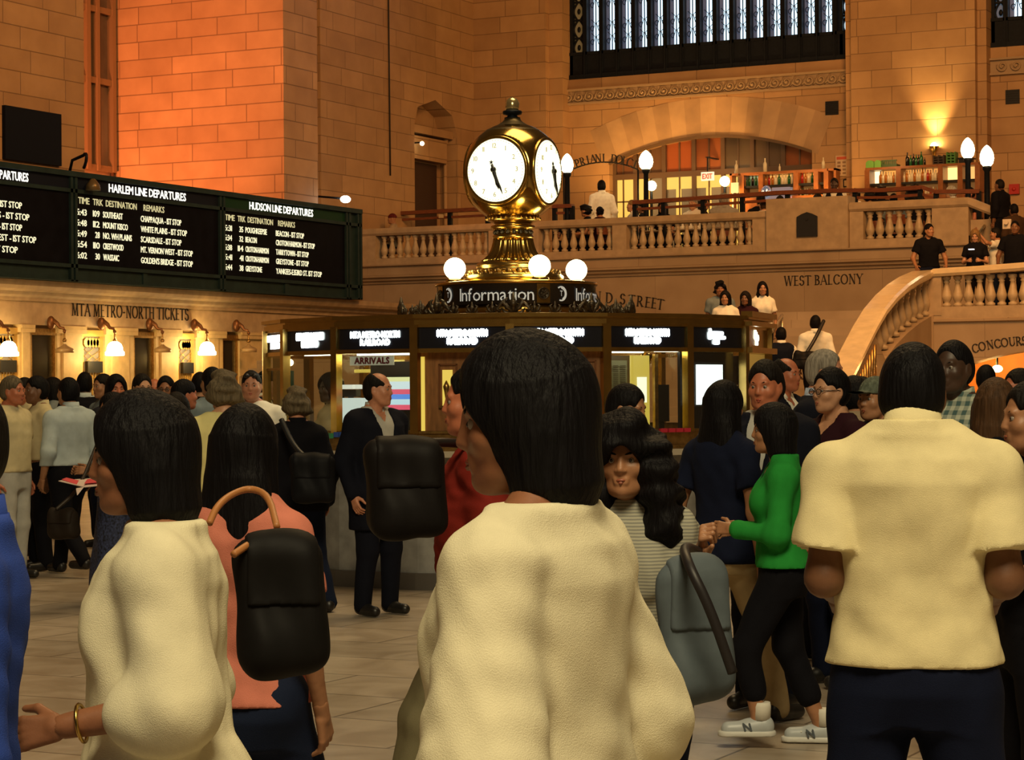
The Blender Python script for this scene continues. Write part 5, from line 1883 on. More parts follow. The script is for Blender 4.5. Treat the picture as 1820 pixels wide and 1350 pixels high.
RY = 53.0 - 0.35
X = lambda px, py=330: on_y(px, py, RY - 0.3).x
RY = RY - 0.3
zt2 = on_y(1640, 293, RY).z
zm2 = on_y(1630, 322, RY).z
zs2 = on_y(1630, 345, RY).z
bar_unit(X(1531), X(1733), RY, zt2, zs2, zm2, [X(1534), X(1590), X(1665), X(1700), X(1731)], 'right bar shelf unit of glowing red brown wood below the green boxes', [(X(1534), X(1550), emit_mat('glow_white', (1, 0.75, 0.35, 1), 2.2)), (X(1550), X(1590), emit_mat('glow_orange', (1.0, 0.42, 0.08, 1), 1.0)), (X(1590), X(1665), emit_mat('glow_red2', (0.95, 0.38, 0.08, 1), 0.9)), (X(1665), X(1700), M_glow), (X(1700), X(1731), emit_mat('glow_amber', (1.0, 0.5, 0.14, 1), 1.1))])
for i in range(24):
    px = 1554 + 4.7 * i
    if abs(px - 1590) < 3:
        continue
    bottle(Vector((X(px), RY + 0.2, zm2)), 0.26 + 0.06 * RNG.rand(), BOT[[1, 2, 1, 2, 2, 1, 2, 3, 3, 2, 1, 2, 2, 1, 2, 2, 1, 2, 3, 1, 2, 2, 1, 3][i]], 'small bottle in the lit row on the right bar shelf', 'bottles on the right bar shelf')
for i in range(13):
    px = 1604 + 4.4 * i
    bottle(Vector((X(px), RY + 0.2, zs2)), 0.18, BOT[[2, 1, 2, 2, 4, 2, 1, 2, 2, 3, 2, 1, 2][i]], 'small bottle on the lower level of the right bar shelf', 'lower bottles on the right bar')
for i, px in enumerate((1602, 1608, 1613, 1618, 1622, 1627, 1633)):
    bottle(Vector((X(px), RY + 0.2, zt2)), (0.34, 0.27, 0.3, 0.28, 0.27, 0.34, 0.2)[i], BOT[4 if i % 2 == 0 else 0], 'dark bottle in the cluster on top of the right bar, ' + ['leftmost', 'second from left', 'third from left', 'the middle one', 'third from right', 'second from right', 'rightmost short one'][i], 'bottles on top of the right bar')
M_gbox = mat('lime_green_plastic', (0.16, 0.42, 0.08, 1), 0.45)
for a, c, lab in ((1531, 1545, 'left one of the two lime green boxes on the right bar'), (1546, 1558, 'right one of the two lime green boxes on the right bar')):
    b = MB()
    b.prism([Vector((X(a), RY + 0.05, zt2)), Vector((X(c), RY + 0.05, zt2)), Vector((X(c), RY + 0.05, zt2 + 0.14)), Vector((X(c) - 0.06, RY + 0.05, zt2 + 0.18)), Vector((X(a) + 0.05, RY + 0.05, zt2 + 0.18)), Vector((X(a), RY + 0.05, zt2 + 0.13))], (0, 0.3, 0))
    tag(b.build('box', M_gbox, loc=(X(a), RY, zt2)), lab, 'box')
b = MB()
b.box(X(1559), X(1586), RY + 0.05, RY + 0.35, zt2, zt2 + 0.07)
for k in range(8):
    xx = X(1561) + (X(1584) - X(1561)) * k / 7
    b.box(xx - 0.015, xx + 0.015, RY + 0.05, RY + 0.07, zt2 + 0.07, zt2 + 0.15)
b.box(X(1559), X(1586), RY + 0.04, RY + 0.08, zt2 + 0.14, zt2 + 0.17)
tag(b.build('bottle_crate', mat('crate_green', (0.03, 0.08, 0.02, 1), 0.5), loc=(X(1570), RY, zt2)), 'low dark green slatted crate right of the lime green boxes', 'crate')
for a, c, h, m, lab in ((1652, 1670, 0.22, mat('crate_dark', (0.03, 0.02, 0.012, 1), 0.5), 'dark slatted crate in front of the bright uplight'), (1676, 1690, 0.28, mat('crate_lime', (0.06, 0.2, 0.04, 1), 0.5), 'green slatted crate right of the dark crate on the bar')):
    b = MB()
    for z in range(4):
        b.box(X(a), X(c), RY + 0.05, RY + 0.08, zt2 + h * z / 4, zt2 + h * z / 4 + 0.03)
    for x in (a, (a + c) / 2, c):
        b.box(X(x) - 0.015, X(x) + 0.015, RY + 0.04, RY + 0.3, zt2, zt2 + h)
    b.box(X(a), X(c), RY + 0.28, RY + 0.3, zt2, zt2 + h * 0.9)
    tag(b.build('crate', m, loc=(X(a), RY, zt2)), lab, 'crate')
b = MB(); b.box(X(1697), X(1718), RY + 0.05, RY + 0.35, zt2, zt2 + 0.1); b.box(X(1694), X(1721), RY + 0.02, RY + 0.38, zt2 + 0.1, zt2 + 0.13)
tag(b.build('tray_box', M_black, loc=(X(1700), RY, zt2)), 'low dark box on the right end of the right bar', 'box')
# uplight on the bar
p = on_y(1660, 262, 53.28)
b = MB(); b.lathe([(0.03, -0.5), (0.05, -0.12), (0.13, 0.02), (0.12, 0.03), (0.04, -0.06)], p, 16)
t = thing('uplight', 'bright uplight glaring against the stone above the right bar', 'lamp', (p.x, p.y, p.z - 0.5))
part(b, 'reflector', M_brass, t)
b = MB(); b.sphere(p + Vector((0, 0, 0.02)), 0.09, 0.07, 0.10); part(b, 'bulb', emit_mat('uplight_bulb', (1.0, 0.7, 0.25, 1), 90), t)
b = MB(); b.tube([p + Vector((0, 0.02, -0.5)), Vector((p.x, p.y + 0.02, ZB))], 0.025, 6); part(b, 'stem', M_bronze, t)
# fire alarm
q = on_y(1803, 336, 53.95)
b = MB(); b.box(q.x - 0.12, q.x + 0.12, 53.9, 54.0, q.z - 0.12, q.z + 0.12); b.sphere((q.x, 53.89, q.z), 0.05, 0.03, 0.05, n=10, m=6)
tag(b.build('fire_alarm', mat('alarm_red', (0.42, 0.02, 0.015, 1), 0.35), loc=(q.x, 53.95, q.z)), 'small red fire alarm box on the wall right of the lamp posts', 'fire alarm')

# wooden dining rails behind the parapet
def wood_rail(pts, y, lab, posts, sign=None):
    P = [on_y(px, py, y) for px, py in pts]
    t = thing('wooden_rail', lab, 'railing', (P[0].x, y, ZB))
    b = MB()
    for a, c in zip(P[:-1], P[1:]):
        d = (c - a)
        L_ = d.length
        d.normalize()
        o = Vector((0, 1, 0))
        b.obox((a + c) / 2, d, o, d.cross(o), L_ / 2, 0.1, 0.045)
    part(b, 'top_rail', M_wood, t)
    b = MB()
    for a, c in zip(P[:-1], P[1:]):
        d = (c - a); L_ = d.length; d.normalize(); o = Vector((0, 1, 0))
        b.obox((a + c) / 2 - Vector((0, 0, 0.16)), d, o, d.cross(o), L_ / 2, 0.03, 0.03)
    part(b, 'lower_rail', M_wood, t)
    for px in posts:
        k = max(i for i in range(len(pts)) if pts[i][0] <= px)
        k = min(k, len(pts) - 2)
        q = P[k].lerp(P[k + 1], (px - pts[k][0]) / float(pts[k + 1][0] - pts[k][0]))
        b = MB(); b.box(q.x - 0.05, q.x + 0.05, y - 0.05, y + 0.05, ZB, q.z); part(b, 'post', M_bronze, t)
    return t


wood_rail([(697, 380), (790, 375), (868, 371)], 49.5, 'dark red wooden rail behind the balustrade left of the clock', (697, 800, 867))
wood_rail([(984, 367), (1018, 366)], 49.0, 'short wooden rail section right of the clock ball', (986, 1017))
wood_rail([(1127, 360), (1250, 352), (1380, 343), (1480, 339), (1572, 338), (1640, 333)], 48.7, 'long dark wooden dining rail along the balcony in front of the arched window', (1129, 1180, 1250, 1320, 1400, 1520, 1636))
wood_rail([(1640, 333), (1664, 341), (1742, 340)], 48.7, 'wooden rail stepping down at the right end of the bar', (1664, 1740))
q = on_y(784, 384, 49.3)
b = MB(); b.box(q.x - 0.06, q.x + 0.06, 49.28, 49.32, q.z - 0.045, q.z + 0.045); tag(b.build('rail_notice', mat('notice_pale', (0.6, 0.45, 0.25, 1), 0.5), loc=(q.x, 49.3, q.z)), 'small pale notice hung on the wooden rail left of the clock', 'notice')
# cafe tables and chairs hinted between the rails
M_cloth = mat('table_linen', (0.55, 0.42, 0.28, 1), 0.7)
for px, lab in ((1165, 'round cafe table nearest the white shirted diner'), (1225, 'round cafe table in front of the arched window centre'), (1300, 'round cafe table left of the plaque block'), (1600, 'round cafe table behind the right balustrade')):
    q = on_y(px, 370, 49.9)
    t = thing('cafe_table', lab, 'table', (q.x, 49.9, ZB))
    b = MB(); b.lathe([(0.38, 0.72), (0.4, 0.735), (0.4, 0.75)], (q.x, 49.9, ZB), 20); part(b, 'top', M_cloth, t)
    b = MB(); b.lathe([(0.22, 0), (0.2, 0.03), (0.04, 0.06), (0.035, 0.72)], (q.x, 49.9, ZB), 12); part(b, 'pedestal', M_bronze, t)
    for k in range(2):
        p = Vector((q.x - 0.15 + 0.3 * k, 49.75, ZB + 0.75))
        b = MB(); b.lathe([(0.035, 0), (0.008, 0.01), (0.006, 0.08), (0.03, 0.11), (0.035, 0.17)], p, 10)
        tag(b.build('wine_glass', mat('glassware', (0.8, 0.75, 0.6, 1), 0.05, spec=0.9), loc=tuple(p)), ('left' if k == 0 else 'right') + ' wine glass on the ' + lab, 'glass')
# ================================================================== PEOPLE : signed distance bodies meshed with surface nets
def surface_nets(d, org, h):
    nx_, ny_, nz_ = d.shape
    s = d < 0
    c = np.zeros((nx_ - 1, ny_ - 1, nz_ - 1), np.int8)
    for i in (0, 1):
        for j in (0, 1):
            for k in (0, 1):
                c += s[i:nx_ - 1 + i, j:ny_ - 1 + j, k:nz_ - 1 + k]
    act = (c > 0) & (c < 8)
    I, J, K = np.nonzero(act)
    n = len(I)
    if n == 0:
        return np.zeros((0, 3)), np.zeros((0, 4), int)
    pos = np.zeros((n, 3)); cnt = np.zeros(n)
    corners = [(i, j, k) for i in (0, 1) for j in (0, 1) for k in (0, 1)]
    val = {q: d[I + q[0], J + q[1], K + q[2]] for q in corners}
    for a in corners:
        for ax in range(3):
            if a[ax] == 0:
                bq = list(a); bq[ax] = 1; bq = tuple(bq)
                va, vb = val[a], val[bq]
                cr = (va < 0) != (vb < 0)
                t = np.where(cr, va / np.where(cr, va - vb, 1), 0)
                p = np.zeros((n, 3)) + np.array(a, float)
                p[:, ax] += t
                pos[cr] += p[cr]; cnt[cr] += 1
    pos /= cnt[:, None]
    V = (np.stack([I, J, K], 1) + pos) * h + np.array(org)
    idx = -np.ones(act.shape, np.int64)
    idx[I, J, K] = np.arange(n)
    Fq = []
    for ax in range(3):
        sl0 = [slice(None)] * 3; sl1 = [slice(None)] * 3
        sl0[ax] = slice(0, -1); sl1[ax] = slice(1, None)
        a, b2 = s[tuple(sl0)], s[tuple(sl1)]
        cr = a != b2
        o1, o2 = [q for q in range(3) if q != ax]
        E = np.argwhere(cr)
        ok = (E[:, o1] > 0) & (E[:, o2] > 0) & (E[:, o1] < d.shape[o1] - 1) & (E[:, o2] < d.shape[o2] - 1)
        E = E[ok]
        def cell(da, db):
            q = E.copy(); q[:, o1] -= da; q[:, o2] -= db
            return idx[q[:, 0], q[:, 1], q[:, 2]]
        quad = np.stack([cell(1, 1), cell(0, 1), cell(0, 0), cell(1, 0)], 1)
        inside = a[E[:, 0], E[:, 1], E[:, 2]]
        flip = inside if ax != 1 else ~inside
        quad[~flip] = quad[~flip][:, ::-1]
        Fq.append(quad)
    Q = np.concatenate(Fq)
    Q = Q[(Q >= 0).all(1)]
    return V, Q


class Vol:
    def __init__(s, lo, hi, h):
        s.h = h
        s.lo = np.array(lo, float)
        n = np.ceil((np.array(hi) - s.lo) / h).astype(int) + 1
        s.ax = [s.lo[i] + h * np.arange(n[i]) for i in range(3)]
        s.d = np.full(n, 0.3, np.float32)

    def _sl(s, lo, hi):
        out = []
        for i in range(3):
            a = int(max(0, math.floor((lo[i] - s.lo[i]) / s.h)))
            b_ = int(min(len(s.ax[i]), math.ceil((hi[i] - s.lo[i]) / s.h) + 1))
            if b_ <= a:
                return None
            out.append(slice(a, b_))
        return tuple(out)

    def grid(s, sl):
        return np.meshgrid(s.ax[0][sl[0]], s.ax[1][sl[1]], s.ax[2][sl[2]], indexing='ij', sparse=True)

    def op(s, prim, k=0.02, sub=False):
        f, lo, hi = prim
        m = k + 3 * s.h + 0.01
        sl = s._sl(np.array(lo) - m, np.array(hi) + m)
        if sl is None:
            return s
        X, Y, Z = s.grid(sl)
        b_ = f(X, Y, Z)
        a = s.d[sl]
        if sub:
            b_ = -b_
            hh = np.clip(0.5 - 0.5 * (a - b_) / k, 0, 1)
            s.d[sl] = a * (1 - hh) + b_ * hh + k * hh * (1 - hh)
        else:
            hh = np.clip(0.5 + 0.5 * (a - b_) / k, 0, 1)
            s.d[sl] = a * (1 - hh) + b_ * hh - k * hh * (1 - hh)
        return s

    def ops(s, prims, k=0.02):
        for p in prims:
            s.op(p, k)
        return s

    def folds(s, amp, seed, fz=1.0, fr=22.0):
        rs = np.random.RandomState(seed)
        X, Y, Z = np.meshgrid(*s.ax, indexing='ij', sparse=True)
        n = 0
        for i in range(5):
            w = rs.normal(size=3) * np.array([fr, fr, fr * fz])
            n = n + np.sin(w[0] * X + w[1] * Y + w[2] * Z + rs.rand() * 6 + 1.5 * np.sin(7 * Z + rs.rand() * 6 + 5 * X))
        s.d -= (amp / 2.4) * (n.astype(np.float32) + 1.6)
        return s

    def mesh(s):
        return surface_nets(s.d, s.lo, s.h)


def rc(a, b_, ra, rb):
    a, b_ = np.array(a, float), np.array(b_, float)
    ba = b_ - a
    L2 = max(1e-9, ba.dot(ba))
    m = max(ra, rb)

    def f(X, Y, Z):
        px, py, pz = X - a[0], Y - a[1], Z - a[2]
        t = np.clip((px * ba[0] + py * ba[1] + pz * ba[2]) / L2, 0, 1)
        return np.sqrt((px - ba[0] * t) ** 2 + (py - ba[1] * t) ** 2 + (pz - ba[2] * t) ** 2) - (ra + (rb - ra) * t)
    return f, np.minimum(a, b_) - m, np.maximum(a, b_) + m


def el(c, r):
    c, r = np.array(c, float), np.array(r, float)

    def f(X, Y, Z):
        q = np.sqrt(((X - c[0]) / r[0]) ** 2 + ((Y - c[1]) / r[1]) ** 2 + ((Z - c[2]) / r[2]) ** 2)
        return (q - 1) * r.min()
    return f, c - r, c + r


def tubez(zs, cx, cy, a, b_, z0=None, z1=None, e=2.4):
    zs = np.array(zs, float)
    cx = np.broadcast_to(np.array(cx, float), zs.shape); cy = np.broadcast_to(np.array(cy, float), zs.shape)
    a, b_ = np.array(a, float), np.array(b_, float)
    z0 = zs[0] if z0 is None else z0
    z1 = zs[-1] if z1 is None else z1

    def f(X, Y, Z):
        z = Z.ravel()
        sh = (1, 1, -1)
        A, B_, CX_, CY_ = (np.interp(z, zs, v).reshape(sh) for v in (a, b_, cx, cy))
        q = (np.abs((X - CX_) / A) ** e + np.abs((Y - CY_) / B_) ** e) ** (1 / e)
        dl = (q - 1) * np.minimum(A, B_)
        return np.maximum(dl, np.maximum(z0 - Z, Z - z1))
    return f, np.array([(cx - a).min(), (cy - b_).min(), z0]), np.array([(cx + a).max(), (cy + b_).max(), z1])


def halfz(z, above=True):
    big = 5.0

    def f(X, Y, Z):
        return (z - Z if above else Z - z) + 0 * X + 0 * Y
    return f, np.array([-big] * 3), np.array([big] * 3)


def np_obj(name, V, Q, m, parent=None, mats=None):
    me = bpy.data.meshes.new(name)
    V = np.asarray(V, np.float32)
    Q = np.asarray(Q, np.int32)
    me.vertices.add(len(V)); me.vertices.foreach_set('co', V.ravel())
    me.loops.add(Q.size); me.loops.foreach_set('vertex_index', Q.ravel())
    me.polygons.add(len(Q))
    me.polygons.foreach_set('loop_start', np.arange(0, Q.size, 4, dtype=np.int32))
    me.polygons.foreach_set('loop_total', np.full(len(Q), 4, np.int32))
    me.update(calc_edges=True)
    me.polygons.foreach_set('use_smooth', np.ones(len(Q), bool))
    me.materials.append(m)
    ob = bpy.data.objects.new(name, me)
    COL.objects.link(ob)
    if parent is not None:
        ob.parent = parent
    return ob


# ---------------------------------------------------------------- heads, hair, hands (cached)
CACHE = {}


def head_mesh(sex, h):
    key = ('head', sex, h)
    if key in CACHE:
        return CACHE[key]
    v = Vol((-0.115, -0.14, -0.2), (0.115, 0.15, 0.15), h)
    j = 1.0 if sex == 'm' else 0.92
    v.op(el((0, -0.012, 0.022), (0.075, 0.096, 0.095)), 0.02)
    v.op(el((0, 0.028, -0.04), (0.060 * j, 0.064, 0.078)), 0.03)
    v.op(rc((-0.022 * j, 0.048, -0.093), (0.022 * j, 0.048, -0.093), 0.022, 0.022), 0.03)
    v.op(el((0, 0.068, -0.1), (0.02, 0.02, 0.018)), 0.02)
    for s in (-1, 1):
        v.op(el((s * 0.043, 0.055, -0.028), (0.024, 0.026, 0.024)), 0.02)
        v.op(rc((s * 0.055, 0.0, -0.045), (s * 0.040 * j, 0.03, -0.083), 0.019, 0.018), 0.03)
    v.op(rc((-0.036, 0.076, 0.02), (0.036, 0.076, 0.02), 0.011 if sex == 'm' else 0.008, 0.011 if sex == 'm' else 0.008), 0.014)
    v.op(rc((0, 0.084, 0.012), (0, 0.0985, -0.030), 0.008, 0.0112), 0.012)
    for s in (-1, 1):
        v.op(el((s * 0.012, 0.090, -0.034), (0.008, 0.010, 0.007)), 0.006)
        v.op(el((s * 0.031, 0.101, -0.001), (0.018, 0.018, 0.012)), 0.012, sub=True)
    v.op(rc((-0.017, 0.083, -0.061), (0.017, 0.083, -0.061), 0.008, 0.008), 0.008)
    v.op(rc((-0.014, 0.082, -0.072), (0.014, 0.082, -0.072), 0.009, 0.009), 0.008)
    v.op(rc((-0.015, 0.0945, -0.0665), (0.015, 0.0945, -0.0665), 0.0022, 0.0022), 0.004, sub=True)
    for s in (-1, 1):
        v.op(el((s * 0.079, -0.008, -0.012), (0.011, 0.02, 0.032)), 0.008)
        v.op(el((s * 0.088, 0.0, -0.008), (0.006, 0.01, 0.018)), 0.006, sub=True)
    v.op(rc((0, -0.022, -0.06), (0, -0.035, -0.19), 0.052 if sex == 'm' else 0.045, 0.056 if sex == 'm' else 0.046), 0.025)
    CACHE[key] = v.mesh()
    return CACHE[key]


def hair_mesh(style, h):
    key = ('hair', style, h)
    if key in CACHE:
        return CACHE[key]
    long_ = style in ('long', 'curly', 'bob')
    v = Vol((-0.19, -0.24, -0.46 if long_ else -0.16), (0.19, 0.16, 0.20), h)
    g = {'short': 0.011, 'buzz': 0.006, 'bald': 0.005, 'bob': 0.026, 'long': 0.018, 'curly': 0.034, 'bun': 0.012, 'cap': 0.012, 'beanie': 0.016, 'fluffy': 0.022}[style]
    v.op(el((0, -0.014, 0.024), (0.076 + g, 0.097 + g, 0.095 + g)), 0.01)
    if style in ('short', 'buzz', 'fluffy', 'cap', 'bun'):
        v.op(el((0, -0.045, -0.02), (0.07 + g, 0.062 + g, 0.07)), 0.02)
    if style == 'fluffy':
        v.op(el((0, 0.02, 0.1), (0.06, 0.06, 0.03)), 0.02)
    if style == 'bald':
        v.op(el((0, -0.04, -0.02), (0.072 + g, 0.066 + g, 0.07)), 0.02)
        v.op(el((0, 0.075, 0.125), (0.075, 0.135, 0.10)), 0.01, sub=True)
    if style == 'bun':
        v.op(el((0, -0.135, 0.03), (0.045, 0.045, 0.045)), 0.01)
    if style == 'bob':
        v.op(tubez([-0.17, -0.12, -0.03, 0.05], 0, [-0.05, -0.05, -0.04, -0.02], [0.085, 0.112, 0.108, 0.09], [0.06, 0.085, 0.09, 0.09], e=2.0), 0.03)
    if style == 'long':
        v.op(tubez([-0.40, -0.34, -0.2, -0.08, 0.03], 0, [-0.10, -0.10, -0.085, -0.06, -0.03], [0.05, 0.10, 0.115, 0.105, 0.085], [0.02, 0.04, 0.05, 0.075, 0.08], e=2.0), 0.03)
        for s in (-1, 1):
            v.op(rc((s * 0.075, 0.0, 0.0), (s * 0.09, -0.01, -0.24), 0.028, 0.022), 0.02)
    if style == 'curly':
        v.op(tubez([-0.31, -0.25, -0.13, -0.02, 0.06], 0, [-0.05, -0.05, -0.045, -0.035, -0.02], [0.09, 0.15, 0.155, 0.135, 0.11], [0.05, 0.085, 0.09, 0.095, 0.10], e=2.0), 0.03)
        for s in (-1, 1):
            v.op(rc((s * 0.10, 0.03, 0.02), (s * 0.125, 0.02, -0.22), 0.04, 0.05), 0.03)
    if style in ('cap',):
        pass
    # face opening
    if style not in ('cap', 'beanie'):
        wid = {'long': 0.064, 'curly': 0.06, 'bob': 0.066}.get(style, 0.085)
        top = {'buzz': 0.045, 'bald': 0.03}.get(style, 0.035)
        v.op(el((0, 0.115, -0.075), (wid, 0.095, 0.075 + top + 0.055)), 0.012, sub=True)
        if long_:
            v.op(el((0, 0.155, -0.075), (0.2, 0.108, 0.118)), 0.012, sub=True)
        if not long_:
            for s in (-1, 1):
                v.op(el((s * 0.09, 0.055, -0.03), (0.045, 0.05, 0.075)), 0.01, sub=True)
                v.op(el((s * 0.097, -0.006, -0.026), (0.036, 0.028, 0.044)), 0.008, sub=True)
            v.op(el((0, -0.07, -0.145), (0.12, 0.12, 0.062)), 0.012, sub=True)
            v.op(el((0, 0.06, -0.14), (0.12, 0.10, 0.10)), 0.01, sub=True)
        else:
            v.op(rc((0, 0.05, -0.12), (0, 0.09, -0.40), 0.062, 0.10), 0.02, sub=True)
    else:
        zc = 0.03 if style == 'cap' else 0.02
        v.d[:] = np.maximum(v.d, (zc - v.ax[2])[None, None, :] - 0.25 * 0)
        if style == 'cap':
            v.op(el((0, 0.135, 0.038), (0.07, 0.075, 0.008)), 0.008)
    if style in ('curly', 'fluffy'):
        v.folds(0.012, 5, 1.6); v.folds(0.006, 6, 2.5)
    elif style not in ('cap', 'beanie'):
        v.folds(0.004, 5, 0.5)
    CACHE[key] = v.mesh()
    return CACHE[key]


def hand_mesh(pose, h):
    """wrist at origin, fingers towards -Z, thumb towards +Y, palm facing -X (right hand at the side)"""
    key = ('hand', pose, h)
    if key in CACHE:
        return CACHE[key]
    v = Vol((-0.11, -0.10, -0.24), (0.06, 0.11, 0.05), h)
    v.op(rc((0, 0, 0.03), (0, 0, -0.02), 0.026, 0.024), 0.01)
    for y in (-0.027, -0.009, 0.009, 0.027):
        v.op(rc((0, y * 0.6, -0.02), (0, y, -0.088), 0.016, 0.0125), 0.008)
    curl = {'relax': (20, 40), 'grip': (70, 95), 'flat': (4, 8)}[pose]
    for y, L_ in ((-0.031, 0.062), (-0.0105, 0.076), (0.0105, 0.082), (0.031, 0.073)):
        y = -y
        base = np.array((0, y, -0.09))
        a1 = R(curl[0]); a2 = R(curl[0] + curl[1])
        d1 = np.array((-math.sin(a1), y * 0.5, -math.cos(a1))); d2 = np.array((-math.sin(a2), y * 0.2, -math.cos(a2)))
        m_ = base + d1 * L_ * 0.48
        v.op(rc(base, m_, 0.0098, 0.0088), 0.004)
        v.op(rc(m_, m_ + d2 * L_ * 0.5, 0.0088, 0.007), 0.003)
    b0 = np.array((-0.006, 0.022, -0.025))
    b1 = b0 + np.array((-0.016, 0.034, -0.035)); b2 = b1 + np.array((-0.014, 0.008, -0.034))
    v.op(rc(b0, b1, 0.016, 0.0115), 0.008)
    v.op(rc(b1, b2, 0.0115, 0.0085), 0.004)
    CACHE[key] = v.mesh()
    return CACHE[key]


# ---------------------------------------------------------------- materials for people
SK = {
    'light': (0.50, 0.26, 0.15), 'pink': (0.50, 0.22, 0.13), 'tan': (0.36, 0.17, 0.085), 'red': (0.46, 0.15, 0.075), 'brown': (0.17, 0.075, 0.036), 'dark': (0.055, 0.027, 0.016), 'shade': (0.26, 0.105, 0.05)}
HR = {'black': (0.0035, 0.003, 0.004), 'dark': (0.008, 0.006, 0.005), 'brown': (0.06, 0.03, 0.014), 'grey': (0.26, 0.23, 0.19), 'blond': (0.22, 0.13, 0.05), 'white': (0.5, 0.45, 0.36), 'ash': (0.12, 0.095, 0.06), 'greencap': (0.10, 0.12, 0.09), 'redcap': (0.10, 0.012, 0.012)}
CL = {'cream': (0.80, 0.70, 0.40), 'creamw': (0.78, 0.72, 0.50), 'white': (0.80, 0.78, 0.68), 'black': (0.005, 0.005, 0.008), 'navy': (0.006, 0.009, 0.026), 'suit': (0.006, 0.007, 0.014), 'red': (0.20, 0.018, 0.012),
      'olive': (0.17, 0.15, 0.085), 'khaki': (0.40, 0.30, 0.16), 'green': (0.02, 0.26, 0.04), 'pink': (0.60, 0.20, 0.14), 'blue': (0.03, 0.07, 0.36), 'jeans': (0.010, 0.016, 0.040), 'beige': (0.58, 0.50, 0.30),
      'ltblue': (0.44, 0.52, 0.55), 'yellow': (0.72, 0.66, 0.30), 'burg': (0.028, 0.007, 0.012), 'tanj': (0.36, 0.27, 0.17), 'greyb': (0.16, 0.20, 0.22), 'cardigan': (0.17, 0.15, 0.10), 'brown': (0.05, 0.028, 0.016), 'greys': (0.33, 0.31, 0.27), 'vest': (0.006, 0.008, 0.018), 'dkgrey': (0.022, 0.022, 0.028), 'ltgrey': (0.45, 0.45, 0.42), 'shirtblue': (0.42, 0.50, 0.66)}


def skin_m(k):
    return mat('skin_' + k, SK[k] + (1,), 0.48, noise=0.10, nscale=35, bump=0.05, bscale=240)


def hair_m(k):
    return mat('hair_' + k, HR[k] + (1,), 0.62, noise=0.4, nscale=60, bump=0.8, bscale=90, stretch=(1, 1, 0.12), spec=0.14)


def cloth_m(k):
    if k == 'plaid':
        return plaid_m()
    if k == 'stripe':
        return stripe_m()
    if k == 'floral':
        return mat('cloth_floral', (0.025, 0.035, 0.09, 1), 0.8, noise=0.95, nscale=55)
    return mat('cloth_' + k, CL[k] + (1,), 0.85, noise=0.08, nscale=14, bump=0.25, bscale=420, spec=0.12)


def _wave_mat(name, c1, c2, axes, scale):
    if name in MATS:
        return MATS[name]
    m = bpy.data.materials.new(name)
    m.use_nodes = True
    nt = m.node_tree; N, L = nt.nodes, nt.links
    b_ = N['Principled BSDF']
    tc = N.new('ShaderNodeTexCoord')
    prev = None
    for ax in axes:
        w = N.new('ShaderNodeTexWave'); w.bands_direction = ax; w.inputs['Scale'].default_value = scale; w.inputs['Distortion'].default_value = 0.6
        L.new(tc.outputs['Object'], w.inputs['Vector'])
        rp = N.new('ShaderNodeValToRGB'); rp.color_ramp.elements[0].position = 0.45; rp.color_ramp.elements[1].position = 0.6
        rp.color_ramp.elements[0].color = c1; rp.color_ramp.elements[1].color = c2
        L.new(w.outputs['Fac'], rp.inputs['Fac'])
        if prev is None:
            prev = rp.outputs['Color']
        else:
            mx = N.new('ShaderNodeMix'); mx.data_type = 'RGBA'; mx.inputs['Factor'].default_value = 0.5
            L.new(prev, mx.inputs['A']); L.new(rp.outputs['Color'], mx.inputs['B']); prev = mx.outputs['Result']
    L.new(prev, b_.inputs['Base Color'])
    b_.inputs['Roughness'].default_value = 0.85
    MATS[name] = m
    return m


def plaid_m():
    return _wave_mat('cloth_plaid', (0.05, 0.10, 0.10, 1), (0.42, 0.45, 0.36, 1), ('X', 'Z'), 7.0)


def stripe_m():
    return _wave_mat('cloth_stripe', (0.36, 0.35, 0.27, 1), (0.20, 0.20, 0.17, 1), ('Z',), 34.0)


ARM = {'down': ((.055, -.03, -.29), (.0, .05, -.25)), 'relax': ((.07, -.05, -.285), (-.01, .10, -.23)), 'bent': ((.05, -.02, -.285), (-.06, .22, .0)), 'hold': ((.04, .03, -.285), (-.10, .22, .02)),
       'cross': ((.09, .05, -.27), (-.24, .13, .03)), 'polo': ((.03, -.035, -.255), (-.02, .235, -.06)), 'swingf': ((.04, .10, -.27), (-.02, .17, -.19)), 'swingb': ((.06, -.14, -.25), (.0, -.06, -.25)),
       'raise': ((.10, .22, .05), (-.08, .14, .19)), 'rail': ((.11, .02, -.28), (-.02, .2, -.16)), 'table': ((.08, .08, -.27), (-.1, .22, -.02)), 'fist': ((.05, -.02, -.23), (.01, .15, .185)), 'behind': ((.08, -.10, -.26), (-.14, -.06, -.18))}
LEG = {'stand': (((.0, .01), (.0, -.02)),) * 2, 'wide': (((.05, .01), (.11, -.02)),) * 2}
FIG = []


